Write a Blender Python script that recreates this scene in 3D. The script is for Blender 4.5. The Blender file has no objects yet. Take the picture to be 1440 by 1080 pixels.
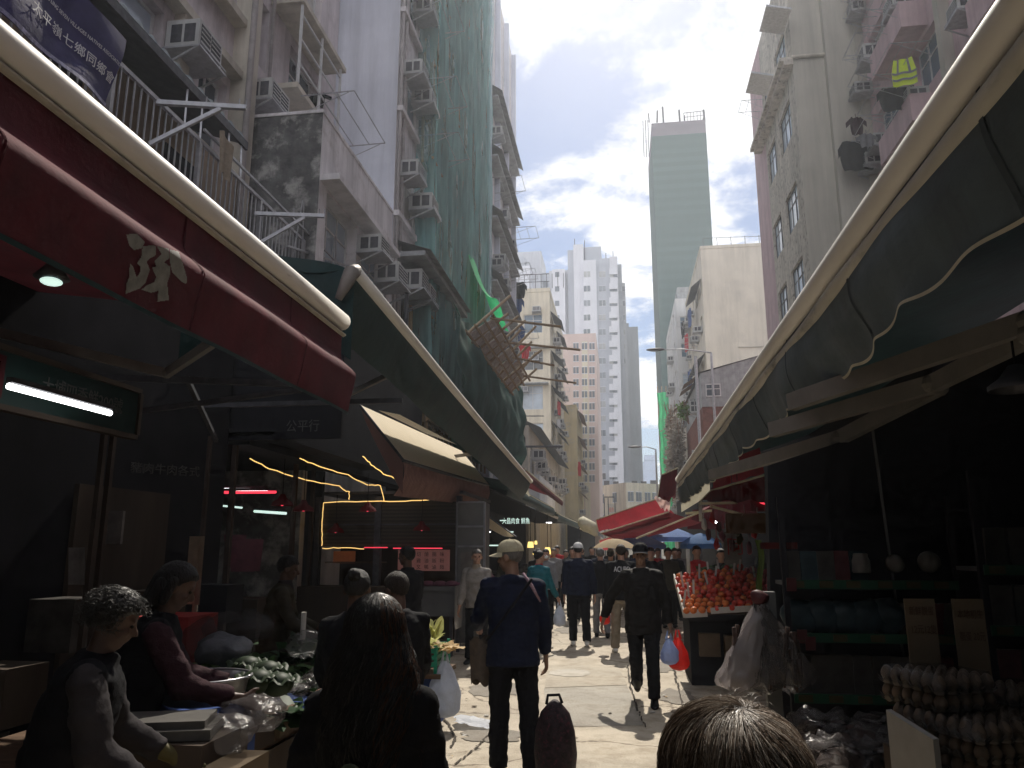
import bpy, math, random
from mathutils import Vector, Matrix, noise
random.seed(11)
sc = bpy.context.scene
COL = sc.collection
R = math.radians
V = Vector
PI = math.pi
# ------------------------------------------------------------------ camera geometry (measured from the photo)
CAM = V((0, 0, 1.65)); PSI = R(7.976); TH = R(12.0); FPX = 1082.0
_F = V((-math.sin(PSI)*math.cos(TH), math.cos(PSI)*math.cos(TH), math.sin(TH)))
_R = V((math.cos(PSI), math.sin(PSI), 0)); _U = _R.cross(_F)
def at(px, py, x=None, y=None, z=None):
    """world point seen at a photo pixel on a given plane (used to take measurements)"""
    d = _F + _R*((px-720)/FPX) + _U*((540-py)/FPX)
    t = x/d.x if x is not None else (y/d.y if y is not None else (z-CAM.z)/d.z)
    return CAM + d*t
def rnd(a, b): return random.uniform(a, b)
def lerp(a, b, t): return a+(b-a)*t
# ------------------------------------------------------------------ meshes
class MB:
    def __init__(s): s.v = []; s.f = []; s.m = []; s.cur = 0
    def add(s, vs, fs):
        b = len(s.v); s.v += [V(p) for p in vs]; s.f += [tuple(i+b for i in f) for f in fs]; s.m += [s.cur]*len(fs); return s
    def quad(s, a, b, c, d): return s.add([a, b, c, d], [(0, 1, 2, 3)])
    def poly(s, pts): return s.add(pts, [tuple(range(len(pts)))])
    def box(s, c, sz, rz=0, M=None):
        c = V(c); hx, hy, hz = sz[0]/2, sz[1]/2, sz[2]/2
        vs = [V((x, y, z)) for z in (-hz, hz) for y in (-hy, hy) for x in (-hx, hx)]
        if M is None: M = Matrix.Rotation(rz, 3, 'Z')
        return s.add([c+M@p for p in vs], [(0, 2, 3, 1), (4, 5, 7, 6), (0, 1, 5, 4), (2, 6, 7, 3), (0, 4, 6, 2), (1, 3, 7, 5)])
    def bb(s, x0, x1, y0, y1, z0, z1): return s.box(((x0+x1)/2, (y0+y1)/2, (z0+z1)/2), (abs(x1-x0), abs(y1-y0), abs(z1-z0)))
    def bar(s, a, b, w, h=None, up=(0, 0, 1)):
        a = V(a); b = V(b); h = h or w; d = (b-a); L = d.length; d.normalize(); u = V(up)
        if abs(d.dot(u)) > .98: u = V((1, 0, 0))
        r = d.cross(u).normalized(); u = r.cross(d)
        M = Matrix((r, d, u)).transposed()
        return s.box((a+b)/2, (w, L, h), M=M)
    def tube(s, pts, r, n=8, caps=True):
        pts = [V(p) for p in pts]; N = len(pts)
        rs = r if isinstance(r, (list, tuple)) else [r]*N
        rings = []; prev = None
        for i, p in enumerate(pts):
            d = (pts[min(i+1, N-1)]-pts[max(i-1, 0)])
            d = d.normalized() if d.length > 1e-9 else V((0, 0, 1))
            if prev is None:
                u = V((0, 0, 1)) if abs(d.z) < .9 else V((0, 1, 0))
                a = d.cross(u).normalized()
            else:
                a = (prev - d*prev.dot(d)); a = a.normalized() if a.length > 1e-6 else d.orthogonal().normalized()
            prev = a; b = d.cross(a)
            rings.append((p, a, b, rs[i], rs[i]))
        return s.loft(rings, n, caps)
    def loft(s, rings, n=16, caps=True):
        vs = []; fs = []
        for (c, a, b, ra, rb) in rings:
            for k in range(n):
                t = 2*PI*k/n; vs.append(c+a*(ra*math.cos(t))+b*(rb*math.sin(t)))
        for i in range(len(rings)-1):
            for k in range(n):
                k2 = (k+1) % n
                fs.append((i*n+k, i*n+k2, (i+1)*n+k2, (i+1)*n+k))
        if caps:
            fs.append(tuple(range(n-1, -1, -1))); o = (len(rings)-1)*n; fs.append(tuple(o+k for k in range(n)))
        return s.add(vs, fs)
    def cap(s, a, b, ra, rb, n=12, flat=1.0, ref=None, round0=True, round1=True):
        a = V(a); b = V(b); d = (b-a); L = d.length; d = d/L if L > 1e-6 else V((0, 0, 1))
        u = V(ref) if ref is not None else d.orthogonal(); u = (u-d*u.dot(d)).normalized(); w = d.cross(u)
        rings = []
        if round0:
            for t in (80, 55, 28): rings.append((a-d*ra*math.sin(R(t)), u, w, ra*math.cos(R(t)), ra*math.cos(R(t))*flat))
        for t in (0, .33, .66, 1): rr = lerp(ra, rb, t); rings.append((lerp(a, b, t), u, w, rr, rr*flat))
        if round1:
            for t in (28, 55, 80): rings.append((b+d*rb*math.sin(R(t)), u, w, rb*math.cos(R(t)), rb*math.cos(R(t))*flat))
        return s.loft(rings, n)
    def ball(s, c, r, n=14, m=9, M=None):
        c = V(c); r = (r, r, r) if not isinstance(r, (tuple, list)) else r
        rings = []; vs = [V((0, 0, -r[2]))]
        for i in range(1, m):
            t = PI*i/m
            for k in range(n):
                p = 2*PI*k/n; vs.append(V((r[0]*math.sin(t)*math.cos(p), r[1]*math.sin(t)*math.sin(p), -r[2]*math.cos(t))))
        vs.append(V((0, 0, r[2]))); fs = []
        for k in range(n): fs.append((0, 1+(k+1) % n, 1+k))
        for i in range(m-2):
            for k in range(n):
                k2 = (k+1) % n; fs.append((1+i*n+k, 1+i*n+k2, 1+(i+1)*n+k2, 1+(i+1)*n+k))
        o = 1+(m-2)*n
        for k in range(n): fs.append((o+k, o+(k+1) % n, len(vs)-1))
        if M is not None: vs = [M@p for p in vs]
        return s.add([c+p for p in vs], fs)
    def grid(s, fn, nu, nv, closed_u=False):
        vs = [fn(i/nu, j/nv) for j in range(nv+1) for i in range(nu+1)]
        return s.add(vs, [(j*(nu+1)+i, j*(nu+1)+i+1, (j+1)*(nu+1)+i+1, (j+1)*(nu+1)+i) for j in range(nv) for i in range(nu)])
    def noise(s, amp, freq, seed=0, zlock=False):
        for i, p in enumerate(s.v):
            q = noise.noise_vector(p*freq+V((seed*7.3, seed*3.1, seed)))
            s.v[i] = p+q*amp
        return s
    def mesh(s, name, mats, off=V((0, 0, 0)), smooth=False):
        me = bpy.data.meshes.new(name)
        me.from_pydata([tuple(p-off) for p in s.v], [], s.f)
        for m in (mats if isinstance(mats, (list, tuple)) else [mats]): me.materials.append(m)
        if any(s.m): me.polygons.foreach_set('material_index', s.m)
        if smooth: me.polygons.foreach_set('use_smooth', [True]*len(me.polygons))
        me.update(); return me
    def build(s, name, mats, parent=None, smooth=False, loc=None, local=False):
        if parent is not None:
            r = parent
            while r.parent: r = r.parent
            off = V((0, 0, 0)) if local else V(r.location)
            if not local and abs(r.rotation_euler.z) > 1e-6:
                Q = Matrix.Rotation(-r.rotation_euler.z, 3, 'Z'); s.v = [Q @ (p-off) for p in s.v]; off = V((0, 0, 0))
            o = bpy.data.objects.new(name, s.mesh(name, mats, off, smooth)); COL.objects.link(o); o.parent = parent
        else:
            if loc is None:
                xs = [p.x for p in s.v]; ys = [p.y for p in s.v]; zs = [p.z for p in s.v]
                loc = V(((min(xs)+max(xs))/2, (min(ys)+max(ys))/2, min(zs)))
            off = V((0, 0, 0)) if local else V(loc)
            o = bpy.data.objects.new(name, s.mesh(name, mats, off, smooth)); COL.objects.link(o); o.location = loc
        return o
def tag(o, label=None, cat=None, group=None, kind=None):
    if label: o['label'] = label
    if cat: o['category'] = cat
    if group: o['group'] = group
    if kind: o['kind'] = kind
    return o
def thing(name, label, cat, loc, rz=0, group=None):
    o = bpy.data.objects.new(name, None); COL.objects.link(o); o.location = loc; o.rotation_euler = (0, 0, rz)
    o.empty_display_size = .2
    return tag(o, label, cat, group)
def put(me, name, parent, wloc, rz=0, rot=None, scale=None):
    """link an existing mesh as a part of parent at a world position"""
    o = bpy.data.objects.new(name, me); COL.objects.link(o); o.parent = parent
    r = parent
    while r.parent: r = r.parent
    o.location = V(wloc)-V(r.location) if parent.parent is None else V(wloc)
    o.rotation_euler = rot if rot else (0, 0, rz)
    if scale: o.scale = scale
    return o
def dup(o, loc, rz=None, label=None, group=None, scale=None, rot=None):
    def cp(a, par):
        c = a.copy(); COL.objects.link(c); c.parent = par
        for ch in a.children: cp(ch, c)
        return c
    c = cp(o, None); c.location = loc
    if rz is not None: c.rotation_euler = (0, 0, rz)
    if rot is not None: c.rotation_euler = rot
    if scale: c.scale = (scale,)*3 if not isinstance(scale, (tuple, list)) else scale
    return tag(c, label, None, group)
def components(mb):
    par = list(range(len(mb.v)))
    def fd(i):
        while par[i] != i: par[i] = par[par[i]]; i = par[i]
        return i
    for f in mb.f:
        a = fd(f[0])
        for i in f[1:]:
            b = fd(i)
            if a != b: par[b] = a
    out = {}
    for k, f in enumerate(mb.f):
        c = out.setdefault(fd(f[0]), (MB(), {}))
        q, mp = c; idx = []
        for i in f:
            if i not in mp: mp[i] = len(q.v); q.v.append(mb.v[i])
            idx.append(mp[i])
        q.f.append(tuple(idx)); q.m.append(mb.m[k])
    return [c[0] for c in out.values()]
# ------------------------------------------------------------------ materials
# a scratch scene evaluates modifiers and lettering quickly
TS = bpy.data.scenes.new('scratch')
def evaluated_mesh(o):
    TS.collection.objects.link(o); vl = TS.view_layers[0]; vl.update(); dg = vl.depsgraph
    me = bpy.data.meshes.new_from_object(o.evaluated_get(dg), depsgraph=dg)
    d = o.data; t = o.type; bpy.data.objects.remove(o)
    (bpy.data.meshes if t == 'MESH' else bpy.data.curves).remove(d)
    return me
MATS = {}
def mat(name, c=(.5, .5, .5), rough=.75, var=.2, scale=8, metal=0., bump=0., streak=0., trans=0., emit=0., spec=.12, c2=None, mix2=(.5, .7), scale2=3, alpha=1., stretch=(1, 1, 1), coat=0., bscale=None, tint=None, stripe=None):
    if name in MATS: return MATS[name]
    m = bpy.data.materials.new(name); m.use_nodes = True; MATS[name] = m
    nt = m.node_tree; N = nt.nodes; L = nt.links; b = N['Principled BSDF']; out = N['Material Output']
    tc = N.new('ShaderNodeTexCoord')
    def ns(sc_, st=(1, 1, 1), det=6, ro=.6):
        mp = N.new('ShaderNodeMapping'); mp.inputs['Scale'].default_value = st
        L.new(tc.outputs['Object'], mp.inputs['Vector'])
        n = N.new('ShaderNodeTexNoise'); n.inputs['Scale'].default_value = sc_; n.inputs['Detail'].default_value = det; n.inputs['Roughness'].default_value = ro
        L.new(mp.outputs['Vector'], n.inputs['Vector']); return n
    def ramp(src, a, bb, ca=(0, 0, 0, 1), cb=(1, 1, 1, 1)):
        r = N.new('ShaderNodeValToRGB'); r.color_ramp.elements[0].position = a; r.color_ramp.elements[1].position = bb
        r.color_ramp.elements[0].color = ca; r.color_ramp.elements[1].color = cb
        L.new(src, r.inputs['Fac']); return r.outputs['Color']
    def mix(f, A, B, mode='MIX'):
        x = N.new('ShaderNodeMix'); x.data_type = 'RGBA'; x.blend_type = mode
        for sock, val in ((x.inputs[0], f), (x.inputs[6], A), (x.inputs[7], B)):
            if hasattr(val, 'links') or hasattr(val, 'is_linked'): L.new(val, sock)
            else: sock.default_value = val if not isinstance(val, tuple) else (*val[:3], 1)
        return x.outputs[2]
    dk = tuple(max(0, k*(1-var)) for k in c); lt = tuple(min(1, k*(1+var)) for k in c)
    n1 = ns(scale, stretch)
    cc = mix(ramp(n1.outputs['Fac'], .3, .7), dk, lt)
    if c2:
        n2 = ns(scale2, stretch, 8, .65); cc = mix(ramp(n2.outputs['Fac'], *mix2), cc, c2)
    if stripe:
        w = N.new('ShaderNodeTexWave'); w.inputs['Scale'].default_value = stripe[0]; w.bands_direction = stripe[1]
        L.new(tc.outputs['Object'], w.inputs['Vector']); cc = mix(ramp(w.outputs['Fac'], .45, .55), cc, stripe[2])
    if streak:
        n3 = ns(2.2, (1, 1, .07), 7, .7); f = ramp(n3.outputs['Fac'], .42, .68)
        x = N.new('ShaderNodeMath'); x.operation = 'MULTIPLY'; L.new(f, x.inputs[0]); x.inputs[1].default_value = streak
        cc = mix(x.outputs[0], cc, tint or tuple(k*.35 for k in c))
    L.new(cc, b.inputs['Base Color'])
    b.inputs['Roughness'].default_value = rough; b.inputs['Metallic'].default_value = metal
    b.inputs['Specular IOR Level'].default_value = spec
    if coat: b.inputs['Coat Weight'].default_value = coat; b.inputs['Coat Roughness'].default_value = .12
    if emit:
        b.inputs['Emission Color'].default_value = (*c, 1); b.inputs['Emission Strength'].default_value = emit
    if bump:
        nb = ns(bscale or scale*3, stretch, 8, .65); bp = N.new('ShaderNodeBump'); bp.inputs['Strength'].default_value = bump; bp.inputs['Distance'].default_value = .03
        L.new(nb.outputs['Fac'], bp.inputs['Height']); L.new(bp.outputs['Normal'], b.inputs['Normal'])
    if trans:
        t = N.new('ShaderNodeBsdfTranslucent'); L.new(cc, t.inputs['Color'])
        ms = N.new('ShaderNodeMixShader'); ms.inputs[0].default_value = trans
        L.new(b.outputs[0], ms.inputs[1]); L.new(t.outputs[0], ms.inputs[2]); L.new(ms.outputs[0], out.inputs[0])
    if alpha < 1: b.inputs['Alpha'].default_value = alpha
    return m
def clearbag(name, col, clear):
    if name in MATS: return MATS[name]
    m = bpy.data.materials.new(name); m.use_nodes = True; MATS[name] = m
    nt = m.node_tree; N = nt.nodes; L = nt.links; b = N['Principled BSDF']; out = N['Material Output']
    b.inputs['Base Color'].default_value = (*col, 1); b.inputs['Roughness'].default_value = .13; b.inputs['Specular IOR Level'].default_value = .9
    tc = N.new('ShaderNodeTexCoord'); n = N.new('ShaderNodeTexNoise'); n.inputs['Scale'].default_value = 26; n.inputs['Detail'].default_value = 5
    L.new(tc.outputs['Object'], n.inputs['Vector'])
    bp = N.new('ShaderNodeBump'); bp.inputs['Strength'].default_value = .8; bp.inputs['Distance'].default_value = .02
    L.new(n.outputs['Fac'], bp.inputs['Height']); L.new(bp.outputs['Normal'], b.inputs['Normal'])
    t = N.new('ShaderNodeBsdfTranslucent'); t.inputs['Color'].default_value = (*col, 1)
    m1 = N.new('ShaderNodeMixShader'); m1.inputs[0].default_value = .4; L.new(b.outputs[0], m1.inputs[1]); L.new(t.outputs[0], m1.inputs[2])
    tr = N.new('ShaderNodeBsdfTransparent'); m2 = N.new('ShaderNodeMixShader'); m2.inputs[0].default_value = clear
    L.new(m1.outputs[0], m2.inputs[1]); L.new(tr.outputs[0], m2.inputs[2]); L.new(m2.outputs[0], out.inputs[0])
    return m
def netmat(name, col, hole):
    """woven mesh: partly see-through cloth"""
    m = mat(name, col, .8, .35, 1.2, stretch=(1, 1, .25), trans=.35, streak=.5, bump=.5, bscale=5)
    nt = m.node_tree; N = nt.nodes; L = nt.links; out = N['Material Output']
    src = out.inputs[0].links[0].from_socket
    tr = N.new('ShaderNodeBsdfTransparent'); ms = N.new('ShaderNodeMixShader')
    tc = N.new('ShaderNodeTexCoord'); n = N.new('ShaderNodeTexNoise'); n.inputs['Scale'].default_value = .9; n.inputs['Detail'].default_value = 6
    mp = N.new('ShaderNodeMapping'); mp.inputs['Scale'].default_value = (1.5, 1.5, .35); L.new(tc.outputs['Object'], mp.inputs['Vector']); L.new(mp.outputs['Vector'], n.inputs['Vector'])
    r = N.new('ShaderNodeMapRange'); r.inputs[1].default_value = .35; r.inputs[2].default_value = .65; r.inputs[3].default_value = hole*.4; r.inputs[4].default_value = min(1, hole*1.7)
    L.new(n.outputs['Fac'], r.inputs[0]); L.new(r.outputs[0], ms.inputs[0]); L.new(src, ms.inputs[1]); L.new(tr.outputs[0], ms.inputs[2]); L.new(ms.outputs[0], out.inputs[0])
    return m
# cloth, skin and so on
mat('navy', (.008, .0115, .028), .8, .3, 14, bump=.25)
mat('black_cloth', (.007, .007, .009), .85, .3, 14, bump=.25)
mat('dark_trousers', (.009, .009, .011), .85, .3, 16, bump=.2)
mat('brown_coat', (.010, .0085, .008), .65, .3, 12, bump=.25)
mat('teal_cloth', (.015, .11, .14), .75, .2, 12, bump=.2)
mat('grey_cloth', (.18, .18, .19), .85, .2, 12, bump=.2)
mat('beige_cloth', (.3, .25, .19), .85, .2, 12, bump=.2)
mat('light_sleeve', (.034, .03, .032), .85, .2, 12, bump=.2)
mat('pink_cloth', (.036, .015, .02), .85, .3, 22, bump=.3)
mat('mauve_cloth', (.25, .15, .18), .85, .3, 22, bump=.3)
mat('olive_cloth', (.05, .046, .032), .85, .25, 12, bump=.2)
mat('red_cloth', (.4, .03, .035), .8, .25, 12, bump=.2)
mat('khaki_trousers', (.2, .17, .13), .85, .2, 12)
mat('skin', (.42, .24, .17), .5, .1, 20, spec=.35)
mat('skin_shaded', (.09, .052, .038), .5, .1, 20, spec=.3)  # darker copy of skin: stall shade put into the colour
mat('skin_tan', (.24, .14, .095), .5, .1, 20, spec=.35)
mat('hair_black', (.008, .007, .007), .5, .35, 60, spec=.35, stretch=(1, 1, .15), bump=.7, bscale=90)
mat('hair_brown', (.02, .013, .009), .6, .35, 60, spec=.3, stretch=(1, 1, .15), bump=.8, bscale=90)
mat('hair_grey_shaded', (.03, .028, .026), .5, .35, 60, spec=.3)  # grey hair copy darkened to carry the shade under the awning
mat('hair_grey', (.15, .14, .13), .6, .35, 60, spec=.3, stretch=(1, 1, .15), bump=.8, bscale=90)
mat('shoe_black', (.012, .012, .013), .45, .2, 20)
mat('shoe_white', (.55, .54, .52), .6, .15, 20)
mat('eye_dark', (.01, .008, .007), .2, .1, 20)
mat('cap_beige', (.4, .36, .25), .85, .12, 30, bump=.15)
mat('cap_white', (.62, .62, .62), .85, .1, 30)
mat('cap_black', (.012, .012, .015), .8, .2, 30)
mat('mask_white', (.75, .77, .8), .8, .05, 30)
mat('glove_yellow', (.1, .085, .035), .5, .15, 20)
# ------------------------------------------------------------------ people
def remeshed(name, mb, material, parent, vox, smooth=2, wr=0., fr=9., seed=0, fold=None):
    me = bpy.data.meshes.new('tmp'); me.from_pydata([tuple(p) for p in mb.v], [], mb.f); me.update()
    o = bpy.data.objects.new('tmp', me)
    md = o.modifiers.new('r', 'REMESH'); md.mode = 'VOXEL'; md.voxel_size = vox; md.adaptivity = 0
    if smooth:
        s_ = o.modifiers.new('s', 'SMOOTH'); s_.factor = .5; s_.iterations = smooth
    m2 = evaluated_mesh(o)
    m2.name = name; m2.materials.clear()
    for k in (material if isinstance(material, list) else [material]): m2.materials.append(k)
    if wr:
        n = len(m2.vertices); co = [0.0]*(n*3); no = [0.0]*(n*3)
        m2.vertices.foreach_get('co', co); m2.vertices.foreach_get('normal', no)
        for i in range(0, n*3, 3):
            q = V((co[i]*fr, co[i+1]*fr, co[i+2]*fr*1.6+seed*5.1)); a = (noise.noise(q)+.5*noise.noise(q*2.1)-.7*abs(noise.noise(V((q.x*1.7, q.y*1.7, q.z*3.1))))+.2)*wr
            co[i] += no[i]*a; co[i+1] += no[i+1]*a; co[i+2] += no[i+2]*a
        m2.vertices.foreach_set('co', co)
    m2.polygons.foreach_set('use_smooth', [True]*len(m2.polygons)); m2.update()
    r = bpy.data.objects.new(name, m2); COL.objects.link(r); r.parent = parent
    return r
def hand(mb, wrist, d, side, s, curl=30, fwd=V((0, 1, 0)), palm_in=None):
    pn = V((-side, 0, 0)) if palm_in is None else V(palm_in)
    pn = pn-d*pn.dot(d)
    pn = pn.normalized() if pn.length > .1 else d.orthogonal().normalized()
    w = fwd-d*fwd.dot(d)-pn*fwd.dot(pn); w = w.normalized() if w.length > .1 else d.cross(pn)
    k = s
    mb.loft([(wrist-d*.03*k, w, pn, .027*k, .021*k), (wrist+d*.015*k, w, pn, .031*k, .019*k), (wrist+d*.055*k, w, pn, .041*k, .017*k), (wrist+d*.09*k, w, pn, .040*k, .014*k), (wrist+d*.1*k, w, pn, .032*k, .010*k)], 14)
    for i, (off, ln) in enumerate(((.030, .072), (.010, .082), (-.010, .077), (-.029, .060))):
        b = wrist+w*off*k+d*.088*k; c1 = R(curl*(.7+.1*i)); c2 = R(curl*(1.7+.15*i))
        d1 = d*math.cos(c1)+pn*math.sin(c1)+w*off*1.5; d2 = d*math.cos(c2)+pn*math.sin(c2)
        m = b+d1*ln*.5*k; e = m+d2*ln*.5*k
        mb.cap(b, m, .0092*k, .0085*k, 8); mb.cap(m, e, .0085*k, .0068*k, 8)
    b = wrist+d*.03*k+w*.03*k; m = b+(d*.6+w*.65+pn*.25).normalized()*.04*k; e = m+(d*.85+w*.15+pn*.45).normalized()*.03*k
    mb.cap(b, m, .0115*k, .0095*k, 8); mb.cap(m, e, .0095*k, .0075*k, 8)
def person(label, x, y, heading, H=1.68, top='navy', bot='dark_trousers', shoe='shoe_black', skin='skin', hair='short', hairm='hair_black', cap=None,
           armL=(8, 8, 12, 0), armR=(8, 8, 12, 0), legL=(0, 3, 0), legR=(0, 3, 0), lean=3, hyaw=0, hpitch=0, vox=.011, bulk=1., z=0, hem=.02,
           group=None, detail=True, seed=0, curl=(28, 28), mask=False, hood=False, sleeve=None, glove=None, collar=None):
    s = H/1.7; root = thing('person', label, 'person', (x, y, z), R(heading), group)
    up = V((0, math.sin(R(lean)), math.cos(R(lean)))); ax = V((1, 0, 0)); ay = up.cross(ax)
    pel = V((0, 0, .9*s)); dn = 0
    legs = []
    for sd, (pt, ab, kn) in ((-1, legL), (1, legR)):
        hip = pel+V((sd*.088*s, 0, -.02*s)); d1 = V((sd*math.sin(R(ab)), math.sin(R(pt)), -math.cos(R(pt)))).normalized()
        kne = hip+d1*.41*s; d2 = V((sd*math.sin(R(ab))*.5, math.sin(R(pt-kn)), -math.cos(R(pt-kn)))).normalized()
        ank = kne+d2*.40*s; legs.append([hip, kne, ank, d2, pt-kn])
    low = min(l[2].z for l in legs)-.075*s
    sh = V((0, 0, -low))
    pel = pel+sh
    for l in legs: l[0] = l[0]+sh; l[1] = l[1]+sh; l[2] = l[2]+sh
    c7 = pel+up*.53*s
    arms = []
    for sd, a in ((-1, armL), (1, armR)):
        sj = pel+up*.465*s+V((sd*.172*s*bulk, 0, 0)); pt, ab, eb = a[:3]; inw = a[3] if len(a) > 3 else 0
        d1 = V((sd*math.sin(R(ab)), math.sin(R(pt))*math.cos(R(ab)), -math.cos(R(pt))*math.cos(R(ab)))).normalized()
        e = sj+d1*.285*s; d2 = V((sd*math.sin(R(ab))*.6-sd*math.sin(R(inw)), math.sin(R(pt+eb)), -math.cos(R(pt+eb)))).normalized()
        w = e+d2*.25*s; arms.append((sj, e, w, d2, sd))
    Mh = Matrix.Rotation(R(hyaw), 3, 'Z') @ Matrix.Rotation(R(-hpitch), 3, 'X')
    ho = c7+V((0, .012, .045))*s+V((0, math.sin(R(lean))*.06, 0))
    piv = V((0, -.02, .06))*s
    def hp(a, b, c): return ho+piv+Mh@(V((a, b, c))*s-piv)
    # --- continuous skin body
    B = MB()
    B.loft([(pel+up*t*s, ax, ay, rx*s*bulk, ry*s*bulk) for t, rx, ry in ((-.1, .10, .08), (-.04, .155, .11), (.05, .15, .105), (.15, .135, .098), (.3, .155, .108), (.42, .15, .098), (.5, .09, .07), (.54, .055, .055))], 18)
    B.cap(c7-up*.04*s, hp(0, -.01, .09), .056*s, .052*s, 14)
    for hip, k, a, d2, pt in legs:
        B.cap(hip, k, .075*s, .052*s); B.cap(k, a, .05*s, .036*s)
    for sj, e, w, d2, sd in arms:
        B.cap(sj, e, .05*s, .04*s); B.cap(e, w, .04*s, .027*s)
        hand(B, w+d2*.03*s, d2, sd, s, curl[0 if sd < 0 else 1])
    B.ball(hp(0, -.008, .138), (.076*s, .095*s, .088*s), 20, 14, Mh)
    B.ball(hp(0, .026, .068), (.056*s, .064*s, .068*s), 16, 12, Mh)
    B.ball(hp(0, .05, .022), (.026*s, .03*s, .022*s), 12, 8, Mh)
    B.cap(hp(0, .083, .122), hp(0, .104, .083), .009*s, .0145*s, 8)
    B.cap(hp(-.04, .076, .132), hp(.04, .076, .132), .0125*s, .0125*s, 8)
    B.cap(hp(-.042, .07, .086), hp(-.03, .055, .06), .017*s, .014*s, 8); B.cap(hp(.042, .07, .086), hp(.03, .055, .06), .017*s, .014*s, 8)
    B.cap(hp(-.018, .084, .052), hp(.018, .084, .052), .009*s, .009*s, 8)
    for sd in (-1, 1): B.ball(hp(sd*.077, -.004, .1), (.011*s, .022*s, .032*s), 10, 8, Mh)
    body = remeshed('body', B, MATS[skin], root, min(vox, .0085) if detail else vox, 1)
    if detail:
        for sd in (-1, 1):
            e = MB(); e.ball(hp(sd*.031, .079, .112), (.012*s, .008*s, .0075*s), 10, 6, Mh); e.build('eye', MATS['eye_dark'], root, True, local=True)
    # --- jacket
    J = MB(); g = .016
    th = hem
    J.loft([(pel+up*t*s, ax, ay, rx*s*bulk+g, ry*s*bulk+g) for t, rx, ry in ((-.1+th, .172, .125), (-.06+th, .172, .125), (.05+th, .165, .122), (.16, .16, .12), (.3, .172, .125), (.4, .172, .118), (.455, .16, .1), (.5, .105, .078), (.535, .066, .062), (.55, .058, .056))], 22)
    for sj, e, w, d2, sd in arms:
        if sleeve: J.ball(sj-V((sd*.02*s, 0, -.0)), .066*s*bulk, 14, 9); continue
        J.cap(c7-up*.045*s+V((sd*.03*s, 0, 0)), sj+V((0, 0, -.005)), .055*s, .062*s*bulk, 14); J.cap(sj-V((sd*.012*s, 0, .012*s)), e, .068*s*bulk, .059*s*bulk, 14)
        J.cap(e, w-d2*.005, .06*s*bulk, .046*s*bulk, 14, round1=False)
    if hood:
        J.cap(c7+V((-.06, -.075, -.03))*s, c7+V((.06, -.075, -.03))*s, .05*s, .05*s, 12); J.cap(c7+V((-.05, -.08, -.1))*s, c7+V((.05, -.08, -.1))*s, .042*s, .042*s, 12)
    Jo = remeshed('jacket', J, MATS[top], root, vox, 1, .011, 7, seed)
    if sleeve:
        Sv = MB()
        for sj, e, w, d2, sd in arms:
            Sv.cap(lerp(sj, e, .06), e, .07*s*bulk, .066*s*bulk, 14); Sv.cap(e, w-d2*.01, .062*s*bulk, .047*s*bulk, 14, round1=False)
        remeshed('sleeves', Sv, MATS[sleeve], root, vox, 1, .011, 9, seed)
    if glove:
        for sj, e, w, d2, sd in arms:
            G = MB(); G.cap(w-d2*.05*s, w+d2*.03*s, .042*s, .036*s, 12); hand(G, w+d2*.03*s, d2, sd, s*1.12, 30); remeshed('glove', G, MATS[glove], root, .008, 1)
    if collar:
        Cc = MB(); Cc.loft([(c7+V((0, .01, t))*s, ax, V((0, 1, 0)), r*s, r*s) for t, r in ((-.035, .085), (.0, .074), (.04, .066), (.045, .058), (-.02, .06))], 20, False); Cc.build('collar', MATS[collar], root, True, local=True)
    # --- trousers
    T = MB()
    T.loft([(pel+V((0, 0, t))*s, ax, V((0, 1, 0)), rx*s*bulk+.008, ry*s*bulk+.008) for t, rx, ry in ((-.12, .13, .1), (-.06, .165, .12), (.02, .16, .115), (.1, .15, .108))], 20)
    for hip, k, a, d2, pt in legs:
        T.cap(hip, k, .092*s*bulk, .069*s*bulk, 14); T.cap(k, a-d2*.0, .069*s*bulk, .062*s*bulk, 14, round1=False)
    remeshed('trousers', T, MATS[bot], root, vox, 1, .010, 8, seed+3)
    for hip, k, a, d2, pt in legs:
        S_ = MB(); tilt = R(-max(-50, min(30, pt)))*.9
        M = Matrix.Rotation(tilt if pt < 0 else tilt*.5, 3, 'X')
        rr = []
        for yy, rx, rz, zc in ((-.075, .022, .022, -.045), (-.065, .034, .034, -.035), (-.03, .04, .045, -.028), (.03, .042, .04, -.033), (.09, .048, .03, -.043), (.15, .045, .024, -.049), (.19, .03, .018, -.054), (.2, .012, .01, -.058)):
            rr.append((a+M@(V((0, yy, zc))*s), M@V((1, 0, 0)), M@V((0, 0, 1)), rx*s, rz*s))
        S_.loft(rr, 14); S_.cap(a+M@(V((0, -.01, -.04))*s), a, .042*s, .042*s, 10)
        S_.build('shoe', MATS[shoe], root, True, local=True)
    # --- hair and headwear
    def scalp(fr, back_low, puff, nz=0.):
        h = MB(); h.ball((0, 0, 0), 1, 26, 18)
        for i, p in enumerate(h.v):
            front = p.y; zz = p.z
            lim = lerp(back_low, fr, max(0, min(1, (front+.55)/1.2)))
            k = (1+puff) if zz > lim else lerp(1+puff, .8, min(1, (lim-zz)/.16))
            q = V((p.x*.076, p.y*.095-.008, p.z*.088+.138))
            c0 = V((0, -.008, .138))
            q = c0+(q-c0)*k
            if nz: q += noise.noise_vector(p*5+V((seed, 0, 0)))*nz*(1 if zz > lim else 0)
            h.v[i] = hp(q.x/1, q.y, q.z)
        return h
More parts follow.
